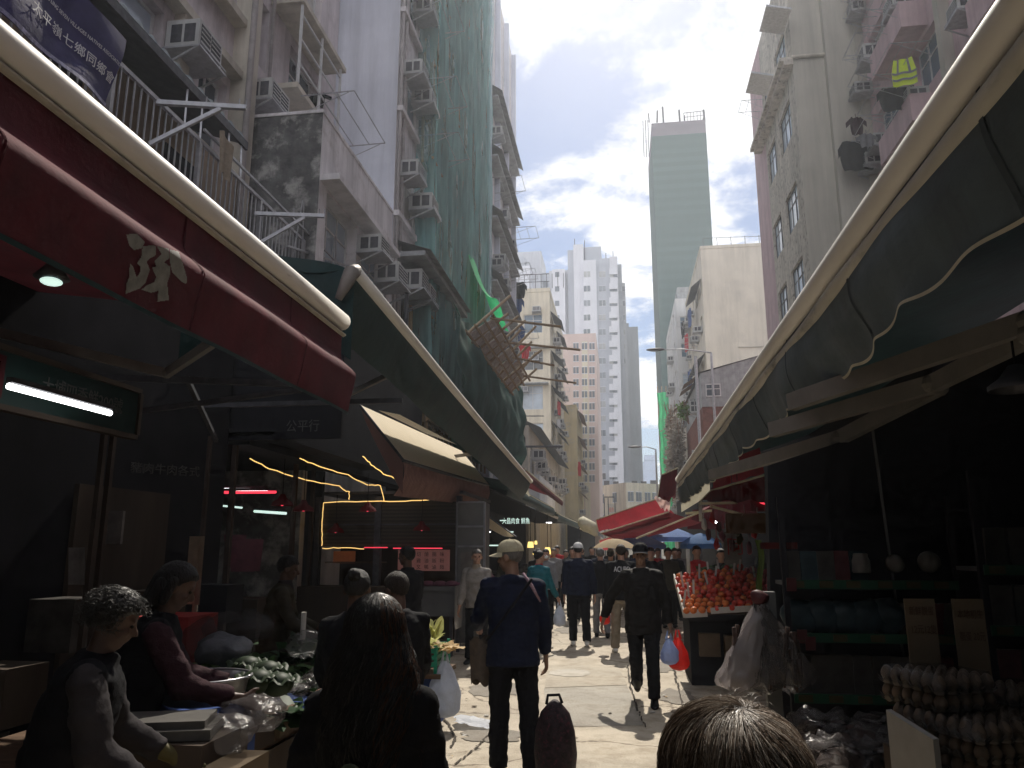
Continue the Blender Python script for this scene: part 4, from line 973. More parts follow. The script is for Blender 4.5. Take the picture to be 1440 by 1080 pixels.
b = MB(); b.add([(a.x, 117, 0), (c.x, 110, 0), (d.x, 114, 0), (d.x, 130, 0), (a.x, 130, 0), (a.x, 117, c.z), (c.x, 110, c.z), (d.x, 114, c.z), (d.x, 130, c.z), (a.x, 130, c.z)], [(0, 1, 6, 5), (1, 2, 7, 6), (2, 3, 8, 7), (3, 4, 9, 8), (4, 0, 5, 9), (5, 6, 7, 8, 9)])
part(b, 'wall', 'wall_cream', WL)
fz = far_window_mesh(1.1, 1.3, 2)
for i, t in enumerate((.12, .35, .6, .82)):
    for z in (c.z-2.6, c.z-5.6):
        q = lerp(V((c.x, 110, z)), V((d.x, 114, z)), t); put(fz, 'window', WL, q-V((-.02, .05, 0)), math.atan2(4, d.x-c.x))
for t in (.25, .65):
    for z in (c.z-2.6, c.z-5.6): q = lerp(V((a.x, 117, z)), V((c.x, 110, z)), t); put(fz, 'window', WL, q-V((.05, .05, 0)), math.atan2(-7, c.x-a.x))
b = MB()
for i in range(8): x = lerp(a.x, d.x, i/7); b.bb(x, x+.8, 116, 117.5, c.z+.002, c.z+rnd(.3, .9))
part(b, 'roof_clutter', 'metal_dark', WL)
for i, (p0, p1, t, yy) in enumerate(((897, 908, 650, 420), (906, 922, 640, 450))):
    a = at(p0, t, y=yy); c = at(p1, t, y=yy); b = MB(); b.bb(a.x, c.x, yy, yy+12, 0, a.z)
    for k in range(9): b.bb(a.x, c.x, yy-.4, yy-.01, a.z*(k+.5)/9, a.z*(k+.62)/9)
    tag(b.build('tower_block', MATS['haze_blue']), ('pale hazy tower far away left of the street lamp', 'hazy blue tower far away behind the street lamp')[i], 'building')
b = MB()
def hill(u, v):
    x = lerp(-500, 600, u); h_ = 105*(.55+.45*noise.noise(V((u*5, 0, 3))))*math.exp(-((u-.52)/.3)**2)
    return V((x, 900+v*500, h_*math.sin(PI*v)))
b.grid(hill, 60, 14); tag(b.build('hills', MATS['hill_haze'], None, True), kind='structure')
# ================================================================== RIGHT SIDE
hr = []
for z, h in ((10.7, 1.7), (13.85, 1.6), (17.35, 1.6), (20.55, 1.45)):
    hr += [(33.3-30.45, 33.3-28.45, z, z+h, 3), (33.3-33.1, 33.3-31.35, z, z+h, 3)]
R2 = block('weathered beige corner building with deep set windows high on the right', 7, 9.3, 27.5, 33.3, 24.7, 'conc_rough', {'W': hr}, depth=.16, mside='conc_side', fm='frame_dark', wk=4)
block(None, 7.0, 20, 33.3, 36, 24.7, 'wall_pink', root=R2, part='rear_wall')
b = MB(); b.bb(6.5, 6.997, 27.4, 34.4, 19.85, 20.0); b.bb(6.65, 6.997, 27.4, 34.3, 19.68, 19.848); part(b, 'cornice', 'conc_rough', R2)
b = MB(); b.tube([(6.95, 27.42, 20.0), (8.6, 27.42, 20.0)], .07, 8); part(b, 'pipe', 'conc_cream', R2)
b = MB(); b.bb(8.15, 9.3, 27.2, 27.497, 5, 24.65); part(b, 'side_pier', 'conc_side', R2)
b = MB(); b.box(at(1068, 118, x=6.5), (.95, 1.5, .08), M=Matrix.Rotation(.25, 3, 'Y')); b.box(at(1090, 28, x=6.5), (.95, 1.5, .08), M=Matrix.Rotation(.25, 3, 'Y')); part(b, 'window_hood', 'metal_grey', R2)
put(rack_mesh(1.0, 1.0), 'drying_rack', R2, at(1072, 148, x=7), R(-90))
# pink building R1 set back
h1 = []
for z in (9, 12.1, 15.2, 18.3, 21.4, 24.5):
    h1 += [(.8+3.4*i, 2.9+3.4*i, z, z+1.6, 3) for i in range(5)]
R1 = block('pink apartment building with balconies, drying racks and air conditioners on the right', 9.5, 20, 10, 27.4, 30, 'wall_pink', {'W': h1}, depth=.3)
b = MB()
for z in (11, 14.1, 17.2, 20.3, 23.4):
    for y0 in (24.4, 17.8): b.bb(8.75, 9.497, y0-2.6, y0+.2, z-.25, z+.62)
part(b, 'balcony', 'wall_pink', R1)
b = MB()
for y in (13.6, 20.6, 27.3): b.bb(9.2, 9.497, y-.2, y+.1, 4, 29.8)
part(b, 'pilaster', 'conc_side', R1)
for z in (8.7, 11.9, 14.9, 18.0, 21.1, 23.9):
    for y in (25.9, 22.4, 19, 15.5, 26.9): ac(R1, (9.48, y+rnd(-.3, .3), z+rnd(-.2, .4)), R(-90), 1.05)
for z in (12.3, 15.5, 17.6, 18.9, 21.0):
    for y in (25.2, 23.3, 21): put(rack_mesh(1.5, 1.1), 'drying_rack', R1, (9.0 if y < 24 else 9.48, y+rnd(-.4, .4), z+rnd(-.3, .3)), R(-90))
v0 = at(1269, 82, x=8.6)
vt = thing('safety_vest', 'bright yellow green safety vest hung out to dry on the pink building', 'vest', (v0.x, v0.y, v0.z-1.1))
b = MB()
def vf(u, v):
    w = lerp(.5, .66, min(1, v*2)); return v0+V(((u-.5)*w*.95, (u-.5)*w*-.25+.06*math.sin(u*PI), -v*.86-.02*math.sin(u*10)))
b.grid(vf, 14, 14); part(b, 'vest', 'hi_vis', vt, True)
b = MB()
for va, vb in ((.5, .58), (.74, .82)): b.grid(lambda u, v: vf(u, lerp(va, vb, v))+V((0, -.03, 0)), 12, 1)
for ua, ub in ((.2, .3), (.7, .8)): b.grid(lambda u, v: vf(lerp(ua, ub, u), v*.5)+V((0, -.028, 0)), 2, 6)
part(b, 'reflective_strip', 'grey_cloth', vt)
laundry('dark shirt hanging on the pink building below the safety vest', at(1204, 198, x=8.7), 'black_cloth', .95, 1.15, 0, 3)
laundry('dark trousers hanging just right of and below the safety vest', at(1262, 122, x=8.7), 'black_cloth', .9, .8, 0, 6)
laundry('pale pink cloth hanging on the lower racks of the pink building', at(1203, 165, x=8.7), 'pink_cloth', .35, .7, 0, 4)
laundry('light grey cloth hanging beside the dark shirt on the pink building', at(1218, 188, x=8.7), 'grey_cloth', .35, .5, 0, 7)
# R3 beige block
hw = [(1+2.8*i, 2.4+2.8*i, z, z+1.5, 2) for i in range(5) for z in (9, 12.2, 15.4, 18.6, 21.8)]
R3 = block('big beige block with a blank side wall in the middle distance on the right', 6.95, 20, 60, 75, 25.2, 'wall_beige', {'W': hw}, depth=.2, parapet=.25)
for i in range(16): ac(R3, (6.97, rnd(60.6, 74), random.choice((9.4, 12.5, 15.7, 18.9, 22.0))), R(-90))
for i in range(8): put(rack_mesh(1.8, 1.3), 'drying_rack', R3, (6.97, rnd(61, 73), random.choice((10, 13, 16, 19, 22))), R(-90))
b = MB(); b.add([(6.94, 60.5, 22.9), (6.1, 60.5, 22.2), (6.1, 66, 22.2), (6.94, 66, 22.9)], [(0, 1, 2, 3)]); b.add([(6.94, 60.5, 16.7), (6.1, 60.5, 16), (6.1, 68, 16), (6.94, 68, 16.7)], [(0, 1, 2, 3)]); part(b, 'window_hood', 'metal_dark', R3)
b = MB()
for i in range(6): b.bar((7.2+1.1*i, 60.2, 25.45), (7.2+1.1*i, 60.2, 26.2), .04)
b.bar((7.2, 60.2, 26.2), (12.7, 60.2, 26.1), .03); b.bar((11.9, 60.2, 25.4), (11.9, 60.2, 27), .06); part(b, 'roof_wire', 'metal_dark', R3)
b = MB(); b.bb(9.3, 9.38, 59.93, 59.997, 12.5, 15.2); b.bb(9.4, 13, 59.93, 59.997, 16.9, 16.96); b.bb(7.2, 12, 59.9, 59.997, 15.2, 15.25); part(b, 'cable', 'conc_side', R3)
for i, (px, py, c) in enumerate(((969, 435, 'cloth_blue'), (960, 452, 'black_cloth'), (970, 520, 'cloth_blue'), (965, 470, 'red_cloth'))):
    laundry(('blue laundry', 'black laundry', 'navy trousers', 'rust red laundry')[i]+' hanging off the beige block facade on the right', at(px, py, x=6.3), c, 1.0, 1.6, R(100), i)
# metal clad hut in front of R3
Ht = thing('rooftop_hut', 'grey corrugated metal hut with one window on the right', 'hut', (7.5, 46, 0))
a = at(985, 525, y=45); c = at(1075, 498, y=45); e = at(985, 572, y=45)
b = MB()
b.add([(a.x, 45, e.z), (c.x, 45, e.z), (c.x, 45, c.z), (a.x, 45, a.z), (a.x, 56, e.z), (c.x, 56, e.z), (c.x, 56, c.z), (a.x, 56, a.z)], [(0, 1, 2, 3), (5, 4, 7, 6), (4, 0, 3, 7), (1, 5, 6, 2), (3, 2, 6, 7)])
for i in range(26): x = lerp(a.x, c.x, (i+.5)/26); b.bb(x-.02, x+.02, 44.97, 44.995, e.z, lerp(a.z, c.z, (i+.5)/26)-.05)
part(b, 'wall', 'tin', Ht)
q = at(1003, 553, y=45); window(Ht, (q.x, 44.95, q.z-.2), 0, .85, .75, 1, .6)
b = MB(); b.bb(a.x, c.x+.5, 45.05, 56, .3, e.z-.003); part(b, 'base_wall', mat('brick_red', (.16, .07, .055), .9, .3, 5), Ht)
b = MB(); b.add([(a.x-.15, 44.9, a.z+.03), (c.x+.1, 44.9, c.z+.03), (c.x+.1, 56, c.z+.03), (a.x-.15, 56, a.z+.03)], [(0, 1, 2, 3)]); part(b, 'roof', 'metal_dark', Ht)
b = MB(); b.tube([(a.x-.25, 44.8, .5), (a.x-.25, 44.8, 12.6)], .09, 8); part(b, 'drain_pipe', 'metal_grey', Ht)
# R4 and beyond
h4 = [(1+2.8*i, 2.4+2.8*i, z, z+1.5, 2) for i in range(5) for z in (9, 12, 15, 18, 21, 24)]
h4s = [(.4, 1.5, z, z+1.4, 2) for z in (14, 17.1, 20.2, 23)]
R4 = block('narrow white building with blue windows beyond the beige block on the right', 6.0, 20, 76, 92, 26.3, 'wall_white', {'W': h4, 'S': h4s}, depth=.18)
b = MB(); b.bb(6.3, 8.5, 76.3, 80, 26.303, 27.6); part(b, 'roof_shed', 'tin', R4)
for i in range(18): ac(R4, (6.02, rnd(76.5, 91), random.choice((9.2, 12.2, 15.2, 18.2, 21.2))), R(-90))
h5 = [(1+2.6*i, 2.4+2.6*i, z, z+1.4, 2) for i in range(6) for z in (4.5, 7.3, 10)]
R5 = block('low cluttered old building with red brick tones beneath the white building on the right', 5.0, 12, 47.5, 75.8, 12.2, 'conc_rough', {'W': h5}, depth=.2)
for i in range(22): ac(R5, (5.02, rnd(48, 75), random.choice((4.6, 7.2, 10))+rnd(-.4, .4)), R(-90))
b = MB()
for i in range(12): y0 = 48+2.2*i; z = random.choice((6.3, 9.1, 11.8)); b.add([(4.99, y0, z+.4), (4.1, y0, z-.2), (4.1, y0+1.9, z-.2), (4.99, y0+1.9, z+.4)], [(0, 1, 2, 3)])
part(b, 'window_hood', 'rust', R5)
gs = thing('scaffolding', 'bright green netted scaffold strip at the foot of the dark tower', 'scaffolding', (6, 112, 0))
g0 = at(925, 552, y=110); g1 = at(943, 552, y=110)
b = MB(); b.grid(lambda u, v: V((lerp(g0.x, g1.x, u)+.15*math.sin(v*30), 110+.3*math.sin(u*9), lerp(1, g0.z, v))), 12, 40); part(b, 'net', 'net_lime', gs, True)
b = MB()
for u in (0, .33, .66, 1): b.tube([(lerp(g0.x, g1.x, u), 110.4, .5), (lerp(g0.x, g1.x, u), 110.4, g0.z+1)], .08, 6)
for k in range(10): b.tube([(g0.x, 110.35, 2+2.2*k), (g1.x, 110.35, 2+2.2*k)], .07, 6)
part(b, 'bamboo_pole', 'bamboo', gs)
TT = thing('tower_block', 'tall slender high rise fully wrapped in dark teal netting', 'building', (14, 160, 0))
a = at(916, 176, y=150); c = at(992, 168, y=150); d = at(916, 192, y=150)
b = MB(); b.bb(a.x, c.x, 150, 170, .5, d.z); part(b, 'netting', 'net_tower', TT)
b = MB(); b.bb(a.x+.02, c.x-.02, 150.02, 170, d.z+.002, c.z); part(b, 'top_storey', mat('tower_top', (.2, .18, .2), .9, .1, .3), TT)
b = MB()
for px, h_ in ((913, 6), (924, 7.5), (933, 10), (956, 8), (963, 4.5), (988, 6.5), (991, 8)): q = at(px, 172, y=151); b.bar(q, q+V((rnd(-.2, .5), 0, h_*.36)), .35 if h_ > 7 else .2)
q0 = at(962, 171, y=151); q1 = at(990, 168, y=151)
for k in range(7): q = lerp(q0, q1, k/6); b.bar(q, q+V((0, 0, 2)), .1)
b.bar(q0+V((0, 0, 2)), q1+V((0, 0, 2)), .1); b.bar(q0+V((0, 0, 1)), q1+V((0, 0, 1)), .08)
for k in (0, .6, 1.2): b.bar(at(911+k, 178, y=150)+V((-k, 0, -7)), at(911+k, 169, y=150)+V((-k, 0, 0)), .14)
part(b, 'roof_mast', 'metal_dark', TT)
# climbing plants on the right
def foliage(b, c, r, n, sz):
    for i in range(n):
        while True:
            p = V((rnd(-1, 1), rnd(-1, 1), rnd(-1, 1)))
            if p.length < 1: break
        k = .6+.6*noise.noise(p*2.2+V(c))
        p = V(c)+V((p.x*r[0]*k, p.y*r[1]*k, p.z*r[2]*k)); d = V((rnd(-1, 1), rnd(-1, 1), rnd(-.8, .6))).normalized(); u = d.orthogonal().normalized(); s_ = sz*rnd(.6, 1.3)
        b.add([p, p+d*s_*.5+u*s_*.28, p+d*s_, p+d*s_*.5-u*s_*.28], [(0, 1, 2, 3)])
mat('dry_leaf', (.22, .19, .15), .8, .5, 6, trans=.2)
for i, (px, py, yy, r, n, m, lb) in enumerate(((961, 578, 47, (.5, .6, .8), 260, 'plant_leaf', 'small bright green plant growing out of a wall on the right'), (950, 645, 56, (1.0, 4, 4.2), 2600, 'dry_leaf', 'large tangle of dry grey creepers hanging on the old right hand building'), (944, 600, 66, (.8, 2, 2.6), 700, 'dry_leaf', 'upper tuft of dry creepers on the old right hand building'))):
    q = at(px, py, y=yy); t = thing('climbing_plant', lb, 'plant', (q.x, yy, q.z-r[2])); b = MB(); foliage(b, q, r, n, .32 if i else .22); part(b, 'leaves', m, t)
    b = MB()
    for k in range(8): b.tube([q+V((.3, rnd(-r[1], r[1])*.3, -r[2])), q+V((rnd(-.5, .5)*r[0], rnd(-.5, .5)*r[1], 0)), q+V((rnd(-.8, .8)*r[0], rnd(-.6, .6)*r[1], r[2]*.8))], .025, 5)
    part(b, 'stem', 'rust', t)
# street lamps
def lamp(label, base, arm0, head):
    t = thing('street_lamp', label, 'street lamp', (base[0], base[1], 0)); base = V(base); arm0 = V(arm0); head = V(head)
    b = MB(); b.tube([V((base.x, base.y, 0)), arm0-V((0, 0, .3)), arm0], [.09, .07, .06], 10); part(b, 'pole', 'metal_grey', t, True)
    b = MB(); b.tube([arm0, lerp(arm0, head, .5)+V((0, 0, .12)), head], [.045, .035, .03], 8); part(b, 'arm', 'metal_grey', t, True)
    b = MB(); d = (arm0-head).normalized(); b.ball(head-d*.25, (.55, .2, .09), 16, 8); part(b, 'lamp_head', 'metal_dark', t, True)
    b = MB(); b.ball(head-d*.3+V((0, 0, -.06)), (.3, .14, .06), 12, 6); part(b, 'lens', 'pane_far', t, True)
lamp('street lamp with a long arm reaching out from the right over the street', at(1000, 495, y=44), at(1000, 496, y=44), at(928, 492, y=44))
lamp('smaller distant street lamp in front of the end building', at(922, 632, y=62), at(922, 632, y=62), at(897, 629, y=62))
# ================================================================== MARKET
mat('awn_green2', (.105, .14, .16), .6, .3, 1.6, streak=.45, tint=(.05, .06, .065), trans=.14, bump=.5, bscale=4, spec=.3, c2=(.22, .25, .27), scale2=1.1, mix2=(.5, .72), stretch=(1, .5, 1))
mat('awn_red', (.125, .028, .037), .8, .3, 3, streak=.5, tint=(.062, .03, .036), trans=.06, bump=.25, bscale=6, spec=.1, c2=(.1, .04, .05), scale2=2, mix2=(.5, .75))
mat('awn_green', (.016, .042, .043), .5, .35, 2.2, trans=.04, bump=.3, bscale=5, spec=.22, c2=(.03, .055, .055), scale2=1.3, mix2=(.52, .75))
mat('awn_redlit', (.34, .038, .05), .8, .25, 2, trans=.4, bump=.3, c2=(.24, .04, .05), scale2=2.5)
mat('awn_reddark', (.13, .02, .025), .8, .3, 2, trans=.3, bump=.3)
mat('awn_cream', (.9, .79, .6), .8, .05, 3, trans=.12, stripe=(2.6, 'Y', (.82, .7, .5)))
mat('awn_valance', (.36, .22, .2), .85, .3, 6, trans=.3, stripe=(4.5, 'Y', (.24, .14, .13)), bump=.3)
mat('tube_pale', (.8, .77, .71), .5, .12, 3, c2=(.3, .27, .24), scale2=7, mix2=(.66, .78), stretch=(1, .3, 1), bump=.1)
mat('edge_pale', (.7, .66, .52), .6, .15, 6, trans=.3)
mat('arm_grey', (.2, .185, .17), .55, .15, 6, metal=.1)
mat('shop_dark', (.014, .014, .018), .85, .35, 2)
mat('shop_brown', (.06, .045, .035), .8, .35, 2, stretch=(1, 1, .2))
mat('sign_green', (.015, .035, .032), .5, .2, 3)
mat('print_faint', (.1, .1, .1), .7, .1, 20)
mat('tray_dim', (.09, .085, .078), .8, .2, 8)
mat('steel', (.3, .3, .32), .3, .2, 8, metal=.8)
mat('wood', (.11, .07, .045), .75, .35, 4, stretch=(1, 6, 6), bump=.2)
mat('cardboard', (.12, .09, .06), .9, .15, 6)
mat('foam', (.26, .25, .235), .8, .1, 8)
mat('crate_green', (.02, .22, .13), .5, .2, 9); mat('crate_red', (.4, .05, .05), .5, .2, 9); mat('crate_blue', (.04, .08, .25), .5, .2, 9)
mat('greens_dark', (.02, .05, .018), .5, .6, 16, trans=.15); mat('greens_mid', (.05, .1, .03), .5, .5, 16, trans=.25); mat('cabbage', (.035, .052, .03), .5, .3, 9, trans=.2); mat('lettuce_pale', (.55, .55, .22), .5, .25, 9, trans=.5)
mat('tomato', (.6, .075, .05), .4, .25, 6, coat=.15); mat('orange_fruit', (.7, .2, .06), .45, .15, 30, bump=.15); mat('apple_pink', (.55, .11, .13), .35, .3, 8)
mat('egg_shell', (.13, .095, .07), .5, .12, 5); mat('tray_pulp', (.14, .12, .1), .9, .2, 20)
mat('lamp_white', (1, 1, 1), .4, 0, 1, emit=4.5); mat('lamp_cool', (.75, 1, .9), .4, 0, 1, emit=.9); mat('lamp_red', (1, .06, .1), .4, 0, 1, emit=1.2); mat('lamp_warm', (1, .62, .2), .4, .0, 1, emit=1.3); mat('lamp_yellow', (1, .72, .22), .4, 0, 1, emit=1.5)
mat('menu_pink', (.36, .15, .15), .7, .15, 4); mat('menu_orange', (.5, .16, .06), .6, .2, 4, emit=.06); mat('menu_print', (.04, .03, .03), .8, .1, 4)
mat('menu_back', (.55, .25, .22), .6, .1, 4, emit=.1)
mat('panel_shutter', (.07, .06, .05), .6, .2, 3, stripe=(5, 'Z', (.045, .04, .035)))
mat('stall_grey', (.14, .14, .14), .6, .2, 3); mat('poster', (.17, .155, .15), .8, .3, 7)
mat('pink_tray', (.2, .08, .11), .5, .2, 8)
mat('shelf_green', (.014, .055, .032), .5, .2, 6); mat('tag_yellow', (.05, .045, .022), .6, .2, 12); mat('goods_a', (.055, .05, .046), .5, .5, 6); mat('goods_b', (.085, .027, .03), .5, .5, 6); mat('goods_c', (.03, .05, .058), .4, .5, 6)
mat('jar_white', (.15, .14, .125), .5, .2, 10)
mat('blue_tarp', (.2, .3, .58), .7, .15, 3, trans=.5); mat('blue_tarp2', (.08, .18, .38), .7, .15, 3, trans=.4); mat('umb_beige', (.62, .5, .34), .8, .1, 3, trans=.5)
mat('paper_white', (.5, .48, .44), .8, .1, 6); mat('ink_red', (.3, .02, .02), .8, .1, 6); mat('ink_brown', (.07, .04, .03), .8, .1, 6)
mat('sign_brown', (.15, .09, .05), .7, .3, 3)
mat('bag_dim', (.14, .15, .17), .4, .2, 12, trans=.2, bump=.4, spec=.6)
clearbag('bag_pale', (.42, .38, .38), .5); clearbag('bag_clear', (.11, .1, .1), .6); clearbag('bag_film', (.07, .07, .075), .7)
mat('shrimp', (.05, .03, .024), .6, .5, 20)
# --- awning helper: front bar p0->p1 (world), fabric rising to the wall, valance profile
def awning(label, p0, p1, wall_dx, wall_dz, m, tube='tube_pale', r=.05, drop=0, prof=None, mv=None, hem=0, seg=60, sag=.06, group=None, arms=()):
    p0 = V(p0); p1 = V(p1); t = thing('awning', label, 'awning', ((p0.x+p1.x)/2+wall_dx*.5, (p0.y+p1.y)/2, min(p0.z, p1.z)-drop), 0, group)
    b = MB(); b.tube([lerp(p0, p1, i/12)+V((0, 0, -.02*math.sin(PI*i/12))) for i in range(13)], r, 16); part(b, 'front_tube', tube, t, True)
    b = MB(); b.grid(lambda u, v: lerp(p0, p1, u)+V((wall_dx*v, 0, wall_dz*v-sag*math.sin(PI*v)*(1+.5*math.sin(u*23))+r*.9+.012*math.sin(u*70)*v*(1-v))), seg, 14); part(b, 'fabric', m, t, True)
    if drop:
        sg = 1 if wall_dx < 0 else -1
        pr = prof or (lambda v: .05*math.sin(v*PI))
        b = MB()
        def vf(u, v):
            p = lerp(p0, p1, u); n_ = noise.noise(V((u*13, v*2.2, p0.y)))*.03*v
            hw = .5*math.sin(u*290+3*math.sin(u*23))+.3*math.sin(u*131+2*math.sin(u*17))+.2*math.sin(u*57); hz = hem*hw*max(0, v-.45)/.55
            return p+V((sg*(pr(v)+n_+.012*v*v*math.sin(u*290+1.2+3*math.sin(u*23))*(1 if hem else 0)+.03*v*math.sin(u*71)*(1 if hem else 0)), 0, -r*.6-drop*v+hz*.5))
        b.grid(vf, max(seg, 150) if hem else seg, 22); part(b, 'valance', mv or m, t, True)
        t2 = t; t2['_'] = 0; del t2['_']
        awning.vf = vf
    for a, c, w in arms:
        b = MB(); b.bar(a, c, w*.6, w); b.ball(V(c), w*.6, 10, 6); part(b, 'folding_arm', 'arm_grey', t)
    return t
def pr_red(v): return .012*v if v < .34 else (.004+.125*(3*((v-.34)/.24)**2-2*((v-.34)/.24)**3) if v < .58 else .129-.13*(v-.58))
mat('seam_dark', (.07, .012, .018), .9, .2, 20); mat('seam_grey', (.06, .075, .085), .9, .2, 20)
T_red = awning('dark red awning with a large faded white brush character, nearest on the left', (-2.1, -7, 3.45), (-2.1, 5.5, 3.36), -2.9, .35, 'awn_red', drop=.68, prof=pr_red, r=.068, arms=(((-2.25, 4.4, 3.1), (-3.4, 5.3, 2.95), .07), ((-3.4, 5.3, 2.95), (-4.6, 4.6, 3.2), .07)))
vfr = awning.vf
b = MB(); b.grid(lambda u, v: vfr(u, .07+.05*v)+V((.012+.025*math.sin(v*PI), 0, 0)), 80, 3); part(b, 'seam_roll', 'edge_pale', T_red, True)
b = MB(); b.grid(lambda u, v: vfr(u, .985+.03*v)+V((.004, 0, 0)), 80, 1); part(b, 'hem', 'awn_green', T_red)
for y_ in (.8, 2.05, 3.3, 4.55):
    b = MB(); u_ = (y_+7)/12.5; b.grid(lambda u, v: vfr(u_+.0014*u, .05+.93*v)+V((.004+.003*math.sin(PI*u), 0, 0)), 2, 40); part(b, 'seam', 'seam_dark', T_red)
# brush character on the valance, traced strokes (u along the awning, v down)
def onred(px, py):
    x_ = -2.04
    for k in range(6):
        p = at(px, py, x=x_); u = (p.y+7)/12.5; z0 = lerp(3.45, 3.36, u)-.041; v = max(.02, min(.99, (z0-p.z)/.68)); x_ = vfr(u, v).x+.008
    return vfr(u, v)+V((.008, 0, .0))
ZX = lambda x, y: (150+x*150/1012, 280+y*160/1080)
strokes = [[(185, 335), (285, 330), (365, 405), (335, 465), (260, 485), (215, 440)],
    [(340, 450), (420, 440), (470, 445), (470, 530), (400, 570), (380, 600), (410, 670), (370, 790), (310, 850), (180, 900), (190, 800), (215, 740), (220, 610), (250, 640), (285, 745), (320, 690), (320, 640), (290, 610), (330, 545)],
    [(475, 450), (590, 470), (595, 560), (545, 600), (600, 640), (600, 720), (575, 800), (590, 960), (480, 975), (490, 870), (420, 890), (330, 860), (380, 820), (450, 790), (470, 740), (430, 650), (470, 640), (455, 590), (520, 520)],
    [(600, 480), (680, 500), (720, 600), (765, 760), (755, 805), (720, 790), (620, 690), (600, 600)]]
b = MB()
import mathutils.geometry as mg
for s_ in strokes:
    pts = []
    for i in range(len(s_)):
        a_, c_ = s_[i], s_[(i+1) % len(s_)]
        for k in range(3): pts.append((lerp(a_[0], c_[0], k/3), lerp(a_[1], c_[1], k/3)))
    pol = [V((x, y, 0)) for x, y in pts]
    # fine triangulation: scan cells inside the stroke, so that the paint follows the cloth
    st = 7
    xs = [p.x for p in pol]; ys = [p.y for p in pol]
    def inside(x, y):
        c = False; j = len(pol)-1
        for i in range(len(pol)):
            if (pol[i].y > y) != (pol[j].y > y) and x < (pol[j].x-pol[i].x)*(y-pol[i].y)/(pol[j].y-pol[i].y)+pol[i].x: c = not c
            j = i
        return c
    x = min(xs)
    while x < max(xs):
        y = min(ys)
        while y < max(ys):
            if inside(x+st/2, y+st/2): b.quad(*[onred(*ZX(a_, c_)) for a_, c_ in ((x, y), (x+st, y), (x+st, y+st), (x, y+st))])
            y += st
        x += st
part(b, 'brush_character', mat('paint_faded', (.24, .235, .21), .8, .3, 14), T_red)
# --- green awning beyond it
g0 = V((-2.1, 5.75, 3.86)); g1 = V((-2.15, 18.6, 3.22))
T_gr = awning('long dark green awning with a pale front bar following the red awning on the left', g0, g1, -.95, .2, 'awn_green', drop=.42, r=.055, sag=.12, prof=lambda v: -.12*v-.1*v*v, hem=0, seg=70, arms=(((-2.3, 8, 3.6), (-3.5, 9.2, 3.5), .06), ((-2.3, 14, 3.4), (-3.5, 15, 3.4), .06)))
b = MB(); b.grid(lambda u, v: V((lerp(-2.1, -3.6, u), 5.72+.05*math.sin(u*7), lerp(3.86, 4.3, u)-v*lerp(.75, 1.2, u)*(1-.35*math.sin(PI*u))+.03*math.sin(u*9))), 24, 14); part(b, 'side_flap', 'awn_green', T_gr, True)
b = MB(); b.grid(lambda u, v: g1+V((-.05-.35*u*(1-.5*v)+.02*math.sin(v*9), .03, -.05-.32*v*(1-.6*u))), 8, 8); part(b, 'corner_flap', 'edge_pale', T_gr, True)
b = MB(); b.tube([V((-2.11, 5.78, 3.88)), V((-2.12, 5.7, 3.84)), V((-2.14, 5.66, 3.74)), V((-2.2, 5.65, 3.6))], [.06, .065, .055, .03], 12); part(b, 'rolled_end', 'arm_grey', T_gr, True)
# --- right awning
def pr_right(v): return .03*math.sin(v*PI*1.3)-.03*v
rA0, rA1 = V((.9, -7, 2.93)), V((1.0, 13.6, 2.8))
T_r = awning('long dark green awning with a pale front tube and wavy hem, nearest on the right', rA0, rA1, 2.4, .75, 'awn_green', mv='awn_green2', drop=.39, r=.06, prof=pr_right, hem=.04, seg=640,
             arms=((at(1112, 566, y=4.0), at(1450, 452, y=3.0), .085), (at(1085, 605, y=4.6), at(1312, 540, y=3.8), .085), (at(1312, 540, y=3.8), at(1450, 470, y=3.0), .08), (at(1000, 668, y=7.0), at(1180, 616, y=4.8), .085), (at(1180, 616, y=4.8), at(1320, 544, y=3.9), .08)))
vfR = awning.vf
b = MB(); b.grid(lambda u, v: vfR(u, .985+.03*v)+V((-.004, 0, -.002)), 900, 1); part(b, 'hem_edge', 'edge_pale', T_r)  # pale strip: light through the cloth edge put into the colour
for y_ in (1.9, 3.1, 4.3, 5.5, 6.7, 7.9, 9.1, 10.3, 11.5, 12.7):
    b = MB(); u_ = (y_+7)/20.6; b.grid(lambda u, v: vfR(u_+.0012*u, .02+.96*v)+V((-.004, 0, 0)), 2, 30); part(b, 'seam', 'seam_grey', T_r)
b = MB(); b.tube([lerp(rA0, rA1, i/40)+V((.0+.004*math.sin(i*2.1), 0, -.125+.006*math.sin(i*1.7))) for i in range(41)], [.036+.006*noise.noise(V((i*.9, 0, 0))) for i in range(41)], 12); part(b, 'seam_roll', mat('roll_pale', (.5, .48, .42), .6, .2, 5, c2=(.12, .13, .12), scale2=4, mix2=(.55, .7), stretch=(1, .3, 1)), T_r, True)
b = MB(); b.grid(lambda u, v: rA1+V((.02+.5*u, .02+.03*math.sin(u*9), -.06-v*.5*(1-.6*u))), 8, 8); part(b, 'end_flap', 'edge_pale', T_r, True)
